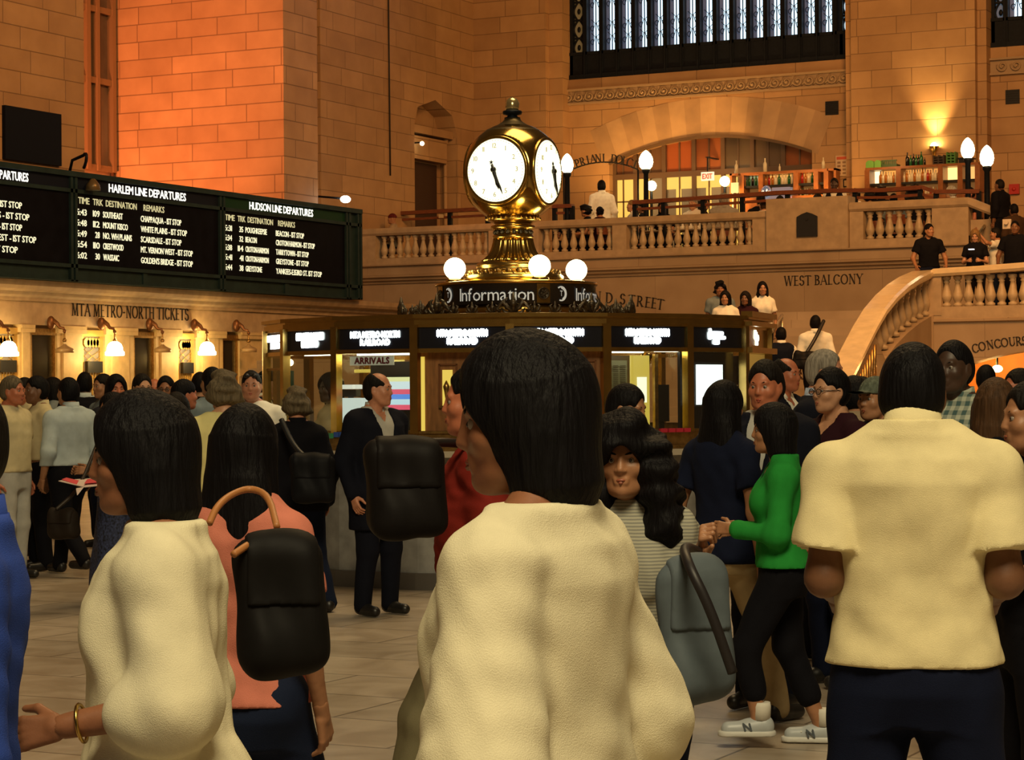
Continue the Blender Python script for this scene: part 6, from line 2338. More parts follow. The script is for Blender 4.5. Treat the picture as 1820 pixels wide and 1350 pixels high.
def person(label, px, top, depth=None, face=0, sex='m', build=1.0, skin='tan', hair=('short', 'black'), topw=('tee', 'white'), bot=('trousers', 'navy'), arms=('down', 'down'), legs='stand', hy=0, hp=0,
           shoes='black', lean=0.0, z0=0.0, H=None, y=None, feat=None, group=None, extras=(), hands=('relax', 'relax'), hem=0.93, sleeve=None, seat=False, loose=1.0, headw=1.0, shw=1.0, nu=0.0, straight=0.0, flare=0.03, fore=0.75, sle=0.0):
    if depth is None:
        depth = (on_y(px, top, y) - CAM).dot(FWD)
    w = at(px, top, depth)
    if H is None:
        H = w.z - 0.012 - z0
        if seat:
            H += 0.45
    else:
        z0 = w.z - 0.012 - H
    s = (H + nu) / 1.75
    t = Vector((CAM.x - w.x, CAM.y - w.y)).normalized()
    r_ = Vector((-t.y, t.x))
    fa = R(face)
    fd = t * math.cos(fa) - r_ * math.sin(fa)
    rz = math.atan2(fd.y, fd.x) - PI / 2
    hb = min(0.02, max(0.0085, 0.0012 * depth))
    hh = min(0.009, max(0.0036, 0.00055 * depth))
    hh = round(hh, 4)
    # --- skeleton in local space, scaled
    sw = (0.185 if sex == 'm' else 0.162) * (0.6 + 0.4 * build) * shw
    zoff = -0.45 if seat else 0.0
    Lf = lambda x, y_, z: np.array((x * s, (y_ + lean * max(0, z - 0.95)) * s, (z + zoff) * s))
    sh = {q: Lf(q * sw, -0.015, 1.392) for q in (-1, 1)}
    elb, wri = {}, {}
    for q, nm in ((-1, arms[0]), (1, arms[1])):
        e, w_ = ARM[nm] if isinstance(nm, str) else nm
        elb[q] = sh[q] + np.array((q * (e[0] * (0.7 + 0.3 * build) + (0.02 if sex == 'f' else 0.0)), e[1], e[2])) * s
        wri[q] = elb[q] + np.array((q * w_[0], w_[1], w_[2])) * s
    hip = {q: Lf(q * 0.092 * build, 0, 0.90) for q in (-1, 1)}
    kne, ank = {}, {}
    for q in (-1, 1):
        if seat:
            kne[q] = np.array((q * 0.12, 0.42, 0.48)) * s; ank[q] = np.array((q * 0.12, 0.40, 0.09)) * s
        elif legs in ('walk', 'walk2'):
            fwd = (q == 1) == (legs == 'walk')
            kne[q] = np.array((q * 0.095, 0.20 if fwd else -0.04, 0.50)) * s
            ank[q] = np.array((q * 0.10, 0.30 if fwd else -0.36, 0.09 if fwd else 0.16)) * s
        elif legs == 'stroll':
            kne[q] = np.array((q * 0.095, 0.19 if q == -1 else -0.03, 0.52 if q == -1 else 0.50)) * s
            ank[q] = np.array((q * 0.10, 0.13 if q == -1 else -0.20, 0.15 if q == -1 else 0.09)) * s
        elif legs == 'wide':
            kne[q] = np.array((q * 0.15, 0.01, 0.48)) * s; ank[q] = np.array((q * 0.24, -0.02, 0.09)) * s
        else:
            kne[q] = np.array((q * 0.10 * build, 0.015, 0.48)) * s; ank[q] = np.array((q * 0.115 * build, -0.02, 0.09)) * s
    if sex == 'm':
        tz = [.78, .86, .95, 1.05, 1.15, 1.27, 1.37, 1.43, 1.475]
        ta = [.150, .168, .166, .152, .155, .174, .176, .145, .08]
        tb = [.100, .116, .115, .106, .110, .120, .116, .090, .055]
        ty = [0, -.01, -.005, .01, .012, .0, -.01, -.02, -.025]
    else:
        tz = [.78, .86, .95, 1.05, 1.15, 1.27, 1.37, 1.43, 1.47]
        ta = [.155, .178, .172, .138, .136, .148, .150, .125, .07]
        tb = [.105, .122, .115, .094, .098, .105, .100, .080, .048]
        ty = [0, -.012, -.005, .008, .01, .0, -.01, -.02, -.025]
    tz, ta, tb, ty = map(np.array, (tz, ta, tb, ty))
    ta = ta * build; tb = tb * (0.4 + 0.6 * build)
    ty = ty + lean * np.maximum(0, tz - 0.95)
    TZ, TA, TB, TY = (tz + zoff) * s, ta * s, tb * s, ty * s

    def torso(e, z0_=None, z1_=None, ee=2.4, flare=0.0):
        fl = flare * np.clip((1.25 + zoff - TZ / s) / 0.4, 0, 1)
        if e > 0.008:
            fl = fl + straight * np.where(TZ / s - zoff < 1.27, np.maximum(0, TA[5] * 0.97 - TA), 0)
        return tubez(TZ, 0, TY, TA + e + fl, TB + e + fl * 0.7, z0_, z1_, ee)

    def traps(e):
        return [rc(Lf(q * 0.034, -0.03, 1.497), Lf(q * (sw - 0.015), -0.02, 1.402), 0.044 * s + e, 0.052 * s + e) for q in (-1, 1)]

    def bust(e):
        return [el(Lf(q * 0.072, 0.075, 1.27), np.array((0.072, 0.062, 0.075)) * s + e) for q in (-1, 1)] if sex == 'f' else []
    aw = (1.0 if sex == 'm' else 0.84) * (0.5 + 0.5 * build)

    def arm_prims(e, f=1.0, fore=0.0, le=0.0):
        out = []
        for q in (-1, 1):
            out.append(el(sh[q], np.array((0.058, 0.058, 0.062)) * s * aw + e))
            m_ = sh[q] + (elb[q] - sh[q]) * f
            out.append(rc(sh[q], m_, 0.052 * s * aw + e, (0.052 - 0.008 * f) * s * aw + e + le))
            if fore > 0:
                out.append(rc(elb[q], elb[q] + (wri[q] - elb[q]) * fore, 0.042 * s * aw + e, (0.042 - 0.014 * fore) * s * aw + e + le * 0.5))
        return out

    def leg_prims(e, cut=1.0, le=0.0):
        out = []
        lw = (0.5 + 0.5 * build)
        for q in (-1, 1):
            out.append(rc(hip[q], kne[q], 0.092 * s * lw + e, 0.060 * s + e + le * .5))
            if cut > 0:
                out.append(rc(kne[q], kne[q] + (ank[q] - kne[q]) * cut, 0.057 * s + e + le * .5, (0.057 - 0.02 * cut) * s + e + le))
        return out
    allp = [p for p in list(sh.values()) + list(elb.values()) + list(wri.values()) + list(hip.values()) + list(kne.values()) + list(ank.values())]
    lo = np.min(allp, 0) - 0.2 * s; hi = np.max(allp, 0) + 0.2 * s
    lo[0] = min(lo[0], -0.26 * s * build); hi[0] = max(hi[0], 0.26 * s * build); lo[1] = min(lo[1], -0.26); hi[1] = max(hi[1], 0.30)
    lo[2] = -0.02; hi[2] = max(hi[2], Lf(0, 0, 1.56)[2])
    root = thing('person', label, 'person', (w.x, w.y, z0), rz, group)
    rs = np.random.RandomState(abs(hash(label)) % 100000 if False else sum(ord(c) * (i + 3) for i, c in enumerate(label)) % 99991)
    # --- body
    v = Vol(lo, hi, max(hb, 0.012))
    v.ops([torso(0)] + traps(0) + bust(0) + arm_prims(0, 1, 1), 0.03)
    v.op(rc(Lf(0, -0.03, 1.44), Lf(0, -0.035, 1.52), 0.062 * s, 0.053 * s), 0.03)
    v.ops(leg_prims(0), 0.03)
    for q in (-1, 1):
        a = ank[q]
        v.op(rc(a + np.array((0, -0.02, -0.035)) * s, a + np.array((q * 0.01, 0.14, -0.05)) * s, 0.038 * s, 0.032 * s), 0.02)
    parts = [v.mesh()]
    # head
    hc = Lf(0, 0.0, 1.633) + np.array((0, 0.02 * s + lean * 0.02, -nu))
    hs = s * (1.0 if sex == 'm' else 0.97) * headw
    if s > 1.04:
        hs *= 0.98
    Mz = np.array(Matrix.Rotation(R(hy), 3, 'Z')); Mx = np.array(Matrix.Rotation(R(-hp), 3, 'X'))
    HM = Mz @ Mx

    def hx(V):
        return (np.asarray(V) * hs) @ HM.T + hc
    Vh, Qh = head_mesh(sex, hh)
    parts.append((hx(Vh), Qh))
    for q, hpz in ((-1, hands[0]), (1, hands[1])):
        if hpz is None:
            continue
        Vn, Qn = hand_mesh(hpz, 0.0042 if depth < 13 else 0.0065)
        d = wri[q] - elb[q]; d /= np.linalg.norm(d)
        th = np.array((0, 1.0, 0)) if abs(d[2]) > 0.75 else np.array((-q * 0.35, 0, 1.0))
        th = th - d * th.dot(d); th /= np.linalg.norm(th)
        nn = np.cross(th, d)       # palm normal axis
        # local hand axes: -Z = d, +Y = thumb, X = outwards
        xo = -np.cross(-d, th) * -1
        Vn = Vn.copy()
        if q == -1:
            Vn[:, 0] *= -1; Qn = Qn[:, ::-1]
        ex = np.cross(th, -d)
        Mh = np.stack([ex, th, -d], 1)
        Vn = (Vn * s * (1.0 if sex == 'm' else 0.92)) @ Mh.T + wri[q]
        parts.append((Vn, Qn))
    Vs, Qs, o = [], [], 0
    for V, Q in parts:
        Vs.append(V); Qs.append(Q + o); o += len(V)
    np_obj('body', np.concatenate(Vs), np.concatenate(Qs), skin_m(skin), root)
    # --- face
    if feat is None:
        feat = abs(((face - hy) + 180) % 360 - 180) < 120 and depth < 30
    if feat:
        Mq = lambda p: Vector(hx(np.array([p]))[0])
        for q in (-1, 1):
            b = MB(); b.sphere(Mq((q * 0.031, 0.0752, -0.001)), 0.0112 * hs, n=10, m=8)
            b.build('eye', mat('eye_white', (0.28, 0.235, 0.20, 1), 0.35), root)
            b = MB(); b.sphere(Mq((q * 0.031, 0.0820, -0.001)), 0.0062 * hs, 0.0062 * hs, 0.0062 * hs, n=8, m=6)
            b.build('iris', mat('eye_iris', (0.02, 0.012, 0.008, 1), 0.2), root)
            b = MB()
            b.tube([Mq((q * 0.013, 0.0875, 0.018)), Mq((q * 0.03, 0.0855, 0.023)), Mq((q * 0.048, 0.073, 0.017))], [0.003 * hs, 0.0042 * hs, 0.0018 * hs], 6)
            b.build('eyebrow', hair_m(hair[1] if hair[1] in ('black', 'dark', 'brown') else 'dark'), root)
        b = MB()
        b.tube([Mq((-0.022, 0.082, -0.067)), Mq((-0.008, 0.0925, -0.0635)), Mq((0.008, 0.0925, -0.0635)), Mq((0.022, 0.082, -0.067))], [0.002 * hs, 0.0052 * hs, 0.0052 * hs, 0.002 * hs], 6)
        b.tube([Mq((-0.02, 0.082, -0.068)), Mq((0, 0.0925, -0.073)), Mq((0.02, 0.082, -0.068))], [0.002 * hs, 0.006 * hs, 0.002 * hs], 6)
        c = SK[skin]
        b.build('lips', mat('lips_' + skin, (c[0] * 0.8, c[1] * 0.5, c[2] * 0.55, 1), 0.4), root)
    # --- hair
    if hair:
        st = hair[0]
        Vh, Qh = hair_mesh(st, max(hh, 0.0045))
        np_obj('cap' if st in ('cap', 'beanie') else 'hair', hx(Vh), Qh, hair_m(hair[1]), root)
    # --- upper garment
    ty_, tc_ = topw[0], topw[1]
    fold = 0.005 if depth > 8 else 0.008
    zh = Lf(0, 0, hem)[2]
    zn = Lf(0, 0, 1.49)[2]

    def garment(name, col, e, zh, sl, slf, flare=0.0, vcut=None, sleeve_le=0.008, ee=2.3, neck=1.512, fa=1.0):
        vv = Vol(lo - 0.06, hi + 0.06, hb)
        vv.ops([torso(e, zh, Lf(0, 0, 1.475)[2], ee, flare)] + traps(e * 0.8) + bust(e), 0.035)
        vv.op(rc(Lf(0, -0.03, 1.44), Lf(0, -0.035, 1.52), 0.062 * s + e * .6, 0.053 * s + e * .6), 0.035)
        if not seat:
            vv.ops(leg_prims(e + (0.012 if zh < 0.86 * s else 0.004), 0), 0.04)
        vv.d[:, :, vv.ax[2] < zh] = np.maximum(vv.d[:, :, vv.ax[2] < zh], 0.01)
        if zh < 0.77 * s and not seat:
            vv.op(tubez([zh, 0.80 * s, 0.9 * s], 0, [0, 0, TY[1]], [0.195 * s * build, 0.185 * s * build, TA[1] + e], [0.145 * s, 0.135 * s, TB[1] + e]), 0.03)
        if sl == 'long':
            vv.ops(arm_prims(e * 0.8, 1, slf, sleeve_le), 0.035)
        elif sl == 'short':
            av = Vol(lo - 0.06, hi + 0.06, hb)
            av.ops(arm_prims(e * 1.1, slf, 0, sleeve_le * 2.2), 0.03)
            X, Y, Z = np.meshgrid(*av.ax, indexing='ij', sparse=True)
            for q in (-1, 1):     # clean cuff plane
                d = elb[q] - sh[q]; L_ = np.linalg.norm(d); d = d / L_
                c = sh[q] + d * L_ * (slf - 0.02)
                pl = ((X - c[0]) * d[0] + (Y - c[1]) * d[1] + (Z - c[2]) * d[2]).astype(np.float32)
                av.d = np.where((q * X > 0) | np.zeros_like(av.d, bool), np.maximum(av.d, pl), av.d)
            hh_ = np.clip(0.5 + 0.5 * (vv.d - av.d) / 0.014, 0, 1)
            vv.d = vv.d * (1 - hh_) + av.d * hh_ - 0.014 * hh_ * (1 - hh_)
        vv.folds(fa * fold * loose * 0.7, rs.randint(9999), 0.4, 22)
        vv.folds(fa * fold * loose * 0.45, rs.randint(9999), 0.8, 48)
        zc = Lf(0, 0, neck)[2]
        vv.d = np.maximum(vv.d, (vv.ax[2] - zc)[None, None, :].astype(np.float32))
        vv.d = np.maximum(vv.d, (zh - vv.ax[2])[None, None, :].astype(np.float32))
        if vcut:
            zv, wd = vcut
            X, Y, Z = np.meshgrid(*vv.ax, indexing='ij', sparse=True)
            zz = Lf(0, 0, zv)[2]
            wv = np.maximum(np.abs(X) - np.clip((Z - zz) * wd, 0, 0.075 * s), zz - Z)
            wv = np.maximum(wv, -(Y - (lean * np.maximum(0, Z - 0.95 * s)) - 0.0))
            vv.d = np.maximum(vv.d, -wv.astype(np.float32))
        V, Q = vv.mesh()
        return np_obj(name, V, Q, cloth_m(col), root)

    def collar(col, r0=0.066, h0=0.052, open_=0.0, tall=1.0):
        b = MB()
        n = 28
        vs, fs = [], []
        for i in range(n + 1):
            a = PI / 2 + open_ + (2 * PI - 2 * open_) * i / n
            ca, sa = math.cos(a), math.sin(a)
            for rr, zz in ((r0 * 1.02, 1.462 + 0.0), (r0 * 0.95, 1.50), (r0 * 0.93, 1.532), (r0 * 1.04, 1.535), (r0 * 1.14, 1.50 - 0.005), (r0 * 1.26, 1.468 - 0.004)):
                zz = 1.462 + (zz - 1.462) * tall + 0.012
                dip = -0.03 * max(0, sa) if sa > 0 else 0.0
                vs.append(tuple(Lf(rr * ca * 1.06, -0.03 + rr * sa * 1.0, zz + dip)))
        for i in range(n):
            for j in range(5):
                fs.append((6 * i + j, 6 * i + 6 + j, 6 * i + 7 + j, 6 * i + 1 + j))
        b.add(vs, fs, True)
        ob = b.build('collar', cloth_m(col), root)
        md = ob.modifiers.new('thick', 'SOLIDIFY'); md.thickness = 0.004 * s
        return ob

    if ty_ == 'polo':
        garment('polo_shirt', tc_, 0.014 * s, zh, 'short', 0.74, 0.012, sleeve_le=0.014, neck=1.525)
        collar(tc_, 0.060, tall=1.15)
    elif ty_ == 'tee':
        garment('t_shirt', tc_, 0.012 * s, zh, 'short', 0.62, 0.012)
    elif ty_ == 'vneck':
        garment('t_shirt', tc_, 0.012 * s, zh, 'short', 0.7, 0.012, vcut=(1.33, 0.5))
    elif ty_ == 'shirt':
        garment('shirt', tc_, 0.013 * s, zh, 'long', 0.97, 0.016)
        collar(tc_, 0.066, open_=0.25)
    elif ty_ == 'blouse':
        garment('blouse', tc_, 0.018 * s, zh, sleeve or 'long', fore, flare, neck=1.50, sleeve_le=0.008 + sle)
    elif ty_ == 'cardigan':
        garment('cardigan', tc_, 0.016 * s, zh, 'long', 0.9, 0.02, vcut=(1.1, 0.3))
        garment('shirt', topw[2], 0.004 * s, zh, None, 0, 0.0, vcut=(1.38, 0.9), fa=0.15)
    elif ty_ == 'jacket':
        garment('shirt', topw[2], 0.006 * s, Lf(0, 0, 0.97)[2], None, 0, vcut=(1.40, 0.5), fa=0.3)
        garment('jacket', tc_, 0.022 * s, Lf(0, 0, 0.80)[2] if hem > .9 else zh, 'long', 0.96, 0.012, vcut=(1.12, 0.26), ee=2.6, neck=1.50)
        collar(topw[2], 0.063, open_=0.3, tall=0.95)
    elif ty_ == 'vest':
        garment('shirt', topw[2], 0.006 * s, Lf(0, 0, 0.95)[2], 'long', 0.97, 0.0, fa=0.4)
        garment('vest', tc_, 0.018 * s, Lf(0, 0, 0.95)[2], None, 0, 0.0, vcut=(1.2, 0.3))
        collar(topw[2], 0.063, open_=0.25)
    elif ty_ == 'closed':
        garment('jacket', tc_, 0.02 * s, zh, 'long', 0.97, 0.015)
        collar(tc_, 0.062, tall=0.9)
    # --- lower garment
    bt, bc = bot[0], bot[1]
    zw = Lf(0, 0, 1.0)[2]
    if bt in ('trousers', 'capri', 'shorts'):
        cut = {'trousers': 1.03, 'capri': 0.62, 'shorts': 0.0}[bt]
        vv = Vol(lo - 0.05, hi + 0.05, hb)
        vv.op(torso(0.007 * s, TZ[0], zw, 2.3), 0.03)
        vv.ops(leg_prims(0.013 * s, cut, 0.012 * s if bt == 'trousers' else 0.004 * s), 0.03)
        vv.folds(fold * 0.8, rs.randint(9999), 0.7)
        V, Q = vv.mesh()
        np_obj('trousers', V, Q, cloth_m(bc), root)
    elif bt == 'skirt':
        vv = Vol(lo - 0.15, hi + 0.1, hb)
        L_ = bot[2] if len(bot) > 2 else 0.5
        zz = np.array([L_, (L_ + 0.85) / 2, 0.86, 1.0]) * s
        vv.op(tubez(zz, 0, 0, np.array([0.25, 0.22, 0.19, 0.15]) * s, np.array([0.2, 0.17, 0.135, 0.115]) * s, e=2.0), 0.02)
        vv.folds(0.008, rs.randint(9999), 0.12)
        V, Q = vv.mesh()
        np_obj('skirt', V, Q, cloth_m(bc), root)
    # --- shoes
    if not (depth < 4.2):
        for q in (-1, 1):
            a = ank[q]
            vv = Vol(a + np.array((-0.09, -0.13, -0.12)) * s, a + np.array((0.09, 0.26, 0.06)) * s, max(0.006, hb * 0.6))
            tl = np.array((q * 0.012, 0.155, -0.047)) * s
            vv.op(rc(a + np.array((0, -0.035, -0.04)) * s, a + tl, 0.043 * s, 0.038 * s), 0.02)
            vv.op(rc(a + np.array((0, -0.03, -0.02)) * s, a + np.array((0, 0.05, -0.035)) * s, 0.044 * s, 0.04 * s), 0.02)
            zf = a[2] - 0.085 * s
            vv.d = np.maximum(vv.d, (zf - vv.ax[2])[None, None, :].astype(np.float32))
            V, Q = vv.mesh()
            sho = np_obj('shoe', V, Q, mat('shoe_' + shoes, {'black': (0.012, 0.011, 0.011, 1), 'brown': (0.06, 0.03, 0.015, 1), 'sneaker': (0.42, 0.46, 0.48, 1), 'white': (0.6, 0.58, 0.5, 1)}[shoes], 0.4), root)
            if shoes == 'sneaker':
                b = MB()
                c = a + tl * 0.45
                for k in range(4):
                    yy = 0.02 + 0.028 * k
                    b.tube([tuple(a + np.array((-0.03, yy, -0.012 - 0.006 * k)) * s), tuple(a + np.array((0.0, yy + .01, 0.004 - 0.007 * k)) * s), tuple(a + np.array((0.03, yy, -0.012 - 0.006 * k)) * s)], 0.004, 5)
                b.build('laces', mat('lace_white', (0.7, 0.7, 0.66, 1), 0.6), sho)
                vv = Vol(a + np.array((-0.09, -0.13, -0.12)) * s, a + np.array((0.09, 0.26, 0.0)) * s, 0.006)
                vv.op(rc(a + np.array((0, -0.04, -0.07)) * s, a + tl + np.array((0, 0.008, -0.025)) * s, 0.05 * s, 0.046 * s), 0.01)
                vv.d = np.maximum(vv.d, np.maximum((zf - vv.ax[2]), vv.ax[2] - zf - 0.03 * s)[None, None, :].astype(np.float32))
                V, Q = vv.mesh()
                b = MB()
                put_text(b, 'N', tuple(a + np.array((-0.047, 0.055, -0.052)) * s), (0, -1, 0), (0, 0.25, 1), 0.036, depth=0.004, bold=0.002)
                b.build('shoe_mark', mat('shoe_mark', (0.08, 0.1, 0.12, 1), 0.5), sho)
                np_obj('sole', V, Q, mat('sole_white', (0.6, 0.6, 0.56, 1), 0.5), sho)
                b = MB()
                b.lathe([(0.047 * s, 0), (0.05 * s, 0.07 * s), (0.046 * s, 0.09 * s)], tuple(a + np.array((0, -0.015, 0.0)) * s), 14)
                b.build('sock', mat('sock_white', (0.7, 0.68, 0.6, 1), 0.8), root)
    Mq = lambda p: Vector(hx(np.array([p]))[0])
    for ex in extras:
        if ex == 'glasses' or ex == 'sunglasses_up':
            b = MB()
            dz, dy = (0.0, 0.0) if ex == 'glasses' else (0.085, -0.025)
            for q in (-1, 1):
                ring_ = [Mq((q * 0.032 + 0.021 * math.cos(a), 0.105 + dy, -0.004 + dz + 0.016 * math.sin(a))) for a in np.linspace(0, 2 * PI, 13)]
                b.tube(ring_, 0.0022 * hs if ex == 'glasses' else 0.005 * hs, 5)
                b.tube([Mq((q * 0.053, 0.10 + dy, 0.0 + dz)), Mq((q * 0.084, 0.01, 0.004 + dz * 0.9)), Mq((q * 0.084, -0.02, -0.005 + dz * .8))], 0.0022 * hs, 5)
                if ex != 'glasses':
                    b.sphere(Mq((q * 0.032, 0.108 + dy, -0.004 + dz)), 0.019 * hs, n=8, m=6)
            b.tube([Mq((-0.011, 0.107 + dy, 0.0 + dz)), Mq((0.011, 0.107 + dy, 0.0 + dz))], 0.0022 * hs, 5)
            b.build('glasses', mat('glasses_frame', (0.03, 0.025, 0.022, 1), 0.15, metal=0.4), root)
            if ex == 'glasses':
                b = MB()
                for q in (-1, 1):
                    ringp = [Mq((q * 0.032 + 0.020 * math.cos(a), 0.105, -0.004 + 0.015 * math.sin(a))) for a in np.linspace(0, 2 * PI, 13)[:-1]]
                    b.prism(ringp, (Mq((0, 0.106, 0)) - Mq((0, 0.105, 0))))
                b.build('lens', glass_mat('lens_glass', (0.9, 0.9, 0.9, 1), 0.25) if 'lens_glass' not in MATS else MATS['lens_glass'], root)
        elif ex == 'earring':
            b = MB()
            for q in (-1, 1):
                b.tube([Mq((q * 0.085 + 0.0, -0.008 + 0.016 * math.sin(a), -0.062 + 0.018 * math.cos(a))) for a in np.linspace(0, 2 * PI, 13)], 0.003, 5)
            b.build('earring', mat('ear_silver', (0.8, 0.75, 0.6, 1), 0.15, metal=1.0), root)
        elif ex == 'bracelet':
            b = MB()
            q = -1
            d = wri[q] - elb[q]; d /= np.linalg.norm(d)
            c = wri[q] - d * 0.035
            u1 = np.cross(d, (0, 0, 1.0)); u1 /= np.linalg.norm(u1); u2 = np.cross(d, u1)
            b.tube([tuple(c + 0.036 * (u1 * math.cos(a) + u2 * math.sin(a))) for a in np.linspace(0, 2 * PI, 17)], 0.004, 6)
            b.build('bracelet', M_brass, root)
        elif ex == 'belt':
            b = MB()
            z_ = Lf(0, 0, 0.985)[2]
            a_, b__ = np.interp(z_, TZ, TA) + 0.012, np.interp(z_, TZ, TB) + 0.012
            b.sweep([((a_ * math.cos(t_), b__ * math.sin(t_), z_), (math.cos(t_), math.sin(t_), 0)) for t_ in np.linspace(0, 2 * PI, 25)[:-1]], [(0, -0.015), (0.006, -0.015), (0.006, 0.015), (0, 0.015)], closed=True)
            b.build('belt', M_black, root)
        elif ex == 'tie':
            pass
    FIG.append(root)
    return dict(root=root, s=s, wri=wri, elb=elb, sh=sh, rz=rz, w=w)


def loc2w(P, p):
    """local point of a person to world"""
    r = P['root']
    return Vector((r.location.x, r.location.y, r.location.z)) + Matrix.Rotation(P['rz'], 3, 'Z') @ Vector(tuple(p))


def bag(name, label, c, size, col, rz=0.0, straps=(), rough=0.6, strapcol=None, cat='bag', rnd=0.055):
    """soft rounded bag; c = world centre, size half extents in its own frame"""
    root = thing(name, label, cat, (c[0], c[1], c[2] - size[2]), rz)
    hx_, hy_, hz_ = size
    h = max(0.007, min(size) / 7)
    v = Vol((-hx_ - .04, -hy_ - .04, -0.04), (hx_ + .04, hy_ + .04, 2 * hz_ + .04), h)

    def f(X, Y, Z):
        qx, qy, qz = np.abs(X) - hx_ + rnd, np.abs(Y) - hy_ * (1 - 0.25 * (Z / (2 * hz_))) + rnd, np.abs(Z - hz_) - hz_ + rnd
        return np.sqrt(np.maximum(qx, 0) ** 2 + np.maximum(qy, 0) ** 2 + np.maximum(qz, 0) ** 2) + np.minimum(np.maximum(qx, np.maximum(qy, qz)), 0) - rnd
    v.op((f, np.array((-hx_, -hy_, 0)), np.array((hx_, hy_, 2 * hz_))), 0.01)
    v.folds(0.010, 3, 1.0, 18)
    V, Q = v.mesh()
    m = mat('bag_' + label[:18].replace(' ', '_'), tuple(c * 0.6 for c in col) + (1,), rough, noise=0.15, nscale=12, spec=0.12)
    np_obj('bag_body', V, Q, m, root)
    v = Vol((-hx_ - .04, -hy_ - .04, hz_ * 0.9), (hx_ + .04, 0.0, 2 * hz_ + .04), h)
    g_ = lambda X, Y, Z: f(X, Y, Z) - 0.008
    v.op((g_, np.array((-hx_, -hy_, 0)), np.array((hx_, hy_, 2 * hz_))), 0.01)
    v.folds(0.010, 3, 1.0, 18)
    v.d = np.maximum(v.d, np.maximum((hz_ * 1.02 - v.ax[2])[None, None, :], (np.abs(v.ax[0]) - hx_ * 0.86)[:, None, None]).astype(np.float32))
    V, Q = v.mesh()
    if len(Q):
        np_obj('flap', V, Q, m, root)
    inv = Matrix.Rotation(-rz, 3, 'Z')
    sm = mat('strap_' + label[:18].replace(' ', '_'), (strapcol or col) + (1,), 0.5)
    for pts, r in straps:
        b = MB()
        pts = [Vector(p) for p in pts]
        for _ in range(2):       # corner cutting for a soft curve
            q_ = [pts[0]]
            for a_, c_ in zip(pts[:-1], pts[1:]):
                q_ += [a_.lerp(c_, 0.25), a_.lerp(c_, 0.75)]
            pts = q_ + [pts[-1]]
        b.tube([inv @ (p - Vector(root.location)) for p in pts], r, 8)
        b.build('strap', sm, root)
    return root
# ================================================================== THE CROWD
PO = person('black haired man seen from behind in a pale yellow polo shirt at right', 1621, 605, 5.7, 180, 'm', 1.02, 'brown', ('short', 'black'), ('polo', 'cream'), ('trousers', 'navy'), ('polo', 'polo'), 'wide', hem=0.925, loose=0.6, headw=0.93, shw=1.0, nu=0.045, straight=0.75)
PA = person('close black haired person in a loose cream top walking left in the middle foreground', 940, 602, 3.6, 116, 'f', 1.25, 'shade', ('bob', 'black'), ('blouse', 'creamw'), ('trousers', 'khaki'), (((.06, -.03, -.29), (.02, .12, -.24)), ((.07, -.05, -.28), (.02, .1, -.25))), 'walk', hem=0.70, hp=6, hy=26, loose=0.75, flare=0.07, sle=0.035, fore=0.8)
PB = person('man in a dark red shirt walking left behind the close cream figure', 848, 650, 8.0, 90, 'm', 1.2, 'red', ('short', 'black'), ('shirt', 'red'), ('trousers', 'olive'), ('relax', 'swingb'), 'walk2', hem=0.95)
PC = person('woman with long dark curly hair facing the camera in a striped grey top', 1112, 742, 6.3, 4, 'f', 0.98, 'tan', ('curly', 'black'), ('tee', 'stripe'), ('trousers', 'jeans'), ('fist', 'down'), 'walk', hy=-6, hands=('grip', 'relax'), hem=0.88)
PD = person('man with dark hair in a white shirt half hidden behind the curly haired woman', 1110, 683, 11.5, -65, 'm', 1.05, 'tan', ('short', 'black'), ('shirt', 'white'), ('trousers', 'dkgrey'), ('relax', 'bent'), hp=10)
PN = person('long black haired woman in a navy top and khaki trousers turned away', 1284, 677, 11.0, -140, 'f', 1.0, 'tan', ('long', 'black'), ('tee', 'navy'), ('trousers', 'khaki'), ('relax', 'down'), 'walk', hem=0.84)
PG = person('woman in a bright green cardigan and black cropped trousers striding left', 1388, 719, 10.4, 88, 'f', 1.02, 'tan', ('bob', 'black'), ('cardigan', 'green', 'navy'), ('capri', 'black'), ('hold', 'bent'), 'stroll', shoes='sneaker', hem=0.93, lean=0.04)
PS = person('balding man in a dark suit looking right in front of the booth', 670, 660, 16.6, -38, 'm', 1.08, 'pink', ('bald', 'dark'), ('jacket', 'suit', 'ltgrey'), ('trousers', 'suit'), ('down', 'relax'), hy=30, hem=0.62)
PW = person('woman with short ash hair in black seen from behind in front of the booth', 527, 691, 16.8, 172, 'f', 1.12, 'pink', ('fluffy', 'ash'), ('closed', 'black'), ('trousers', 'jeans'), ('bent', 'relax'), 'wide', hem=0.80, extras=('earring',))
person('red faced man with dark hair in a dark suit right of the booth', 1362, 640, 11.6, 22, 'm', 1.05, 'red', ('short', 'dark'), ('jacket', 'suit', 'ltgrey'), ('trousers', 'suit'), ('down', 'down'), hp=4)
person('grey haired man in a navy suit in profile to the right', 1452, 621, 13.8, -75, 'm', 1.1, 'pink', ('short', 'grey'), ('jacket', 'suit', 'shirtblue'), ('trousers', 'suit'), ('down', 'down'), lean=.05)
person('man with glasses and crossed arms in a dark burgundy t-shirt looking left', 1480, 653, 12.5, 52, 'm', 1.06, 'light', ('short', 'black'), ('vneck', 'burg'), ('trousers', 'navy'), ('cross', 'cross'), extras=('glasses',), hands=('flat', 'relax'))
person('man in a tan jacket seen from behind right of the man with crossed arms', 1517, 668, 14.0, 150, 'm', 1.02, 'tan', ('short', 'black'), ('closed', 'tanj'), ('trousers', 'dkgrey'))
person('person in a grey green cap and dark clothes left of the polo shirted man', 1558, 668, 12.4, 50, 'm', 0.95, 'tan', ('cap', 'greencap'), ('tee', 'black'), ('trousers', 'navy'), hy=10)
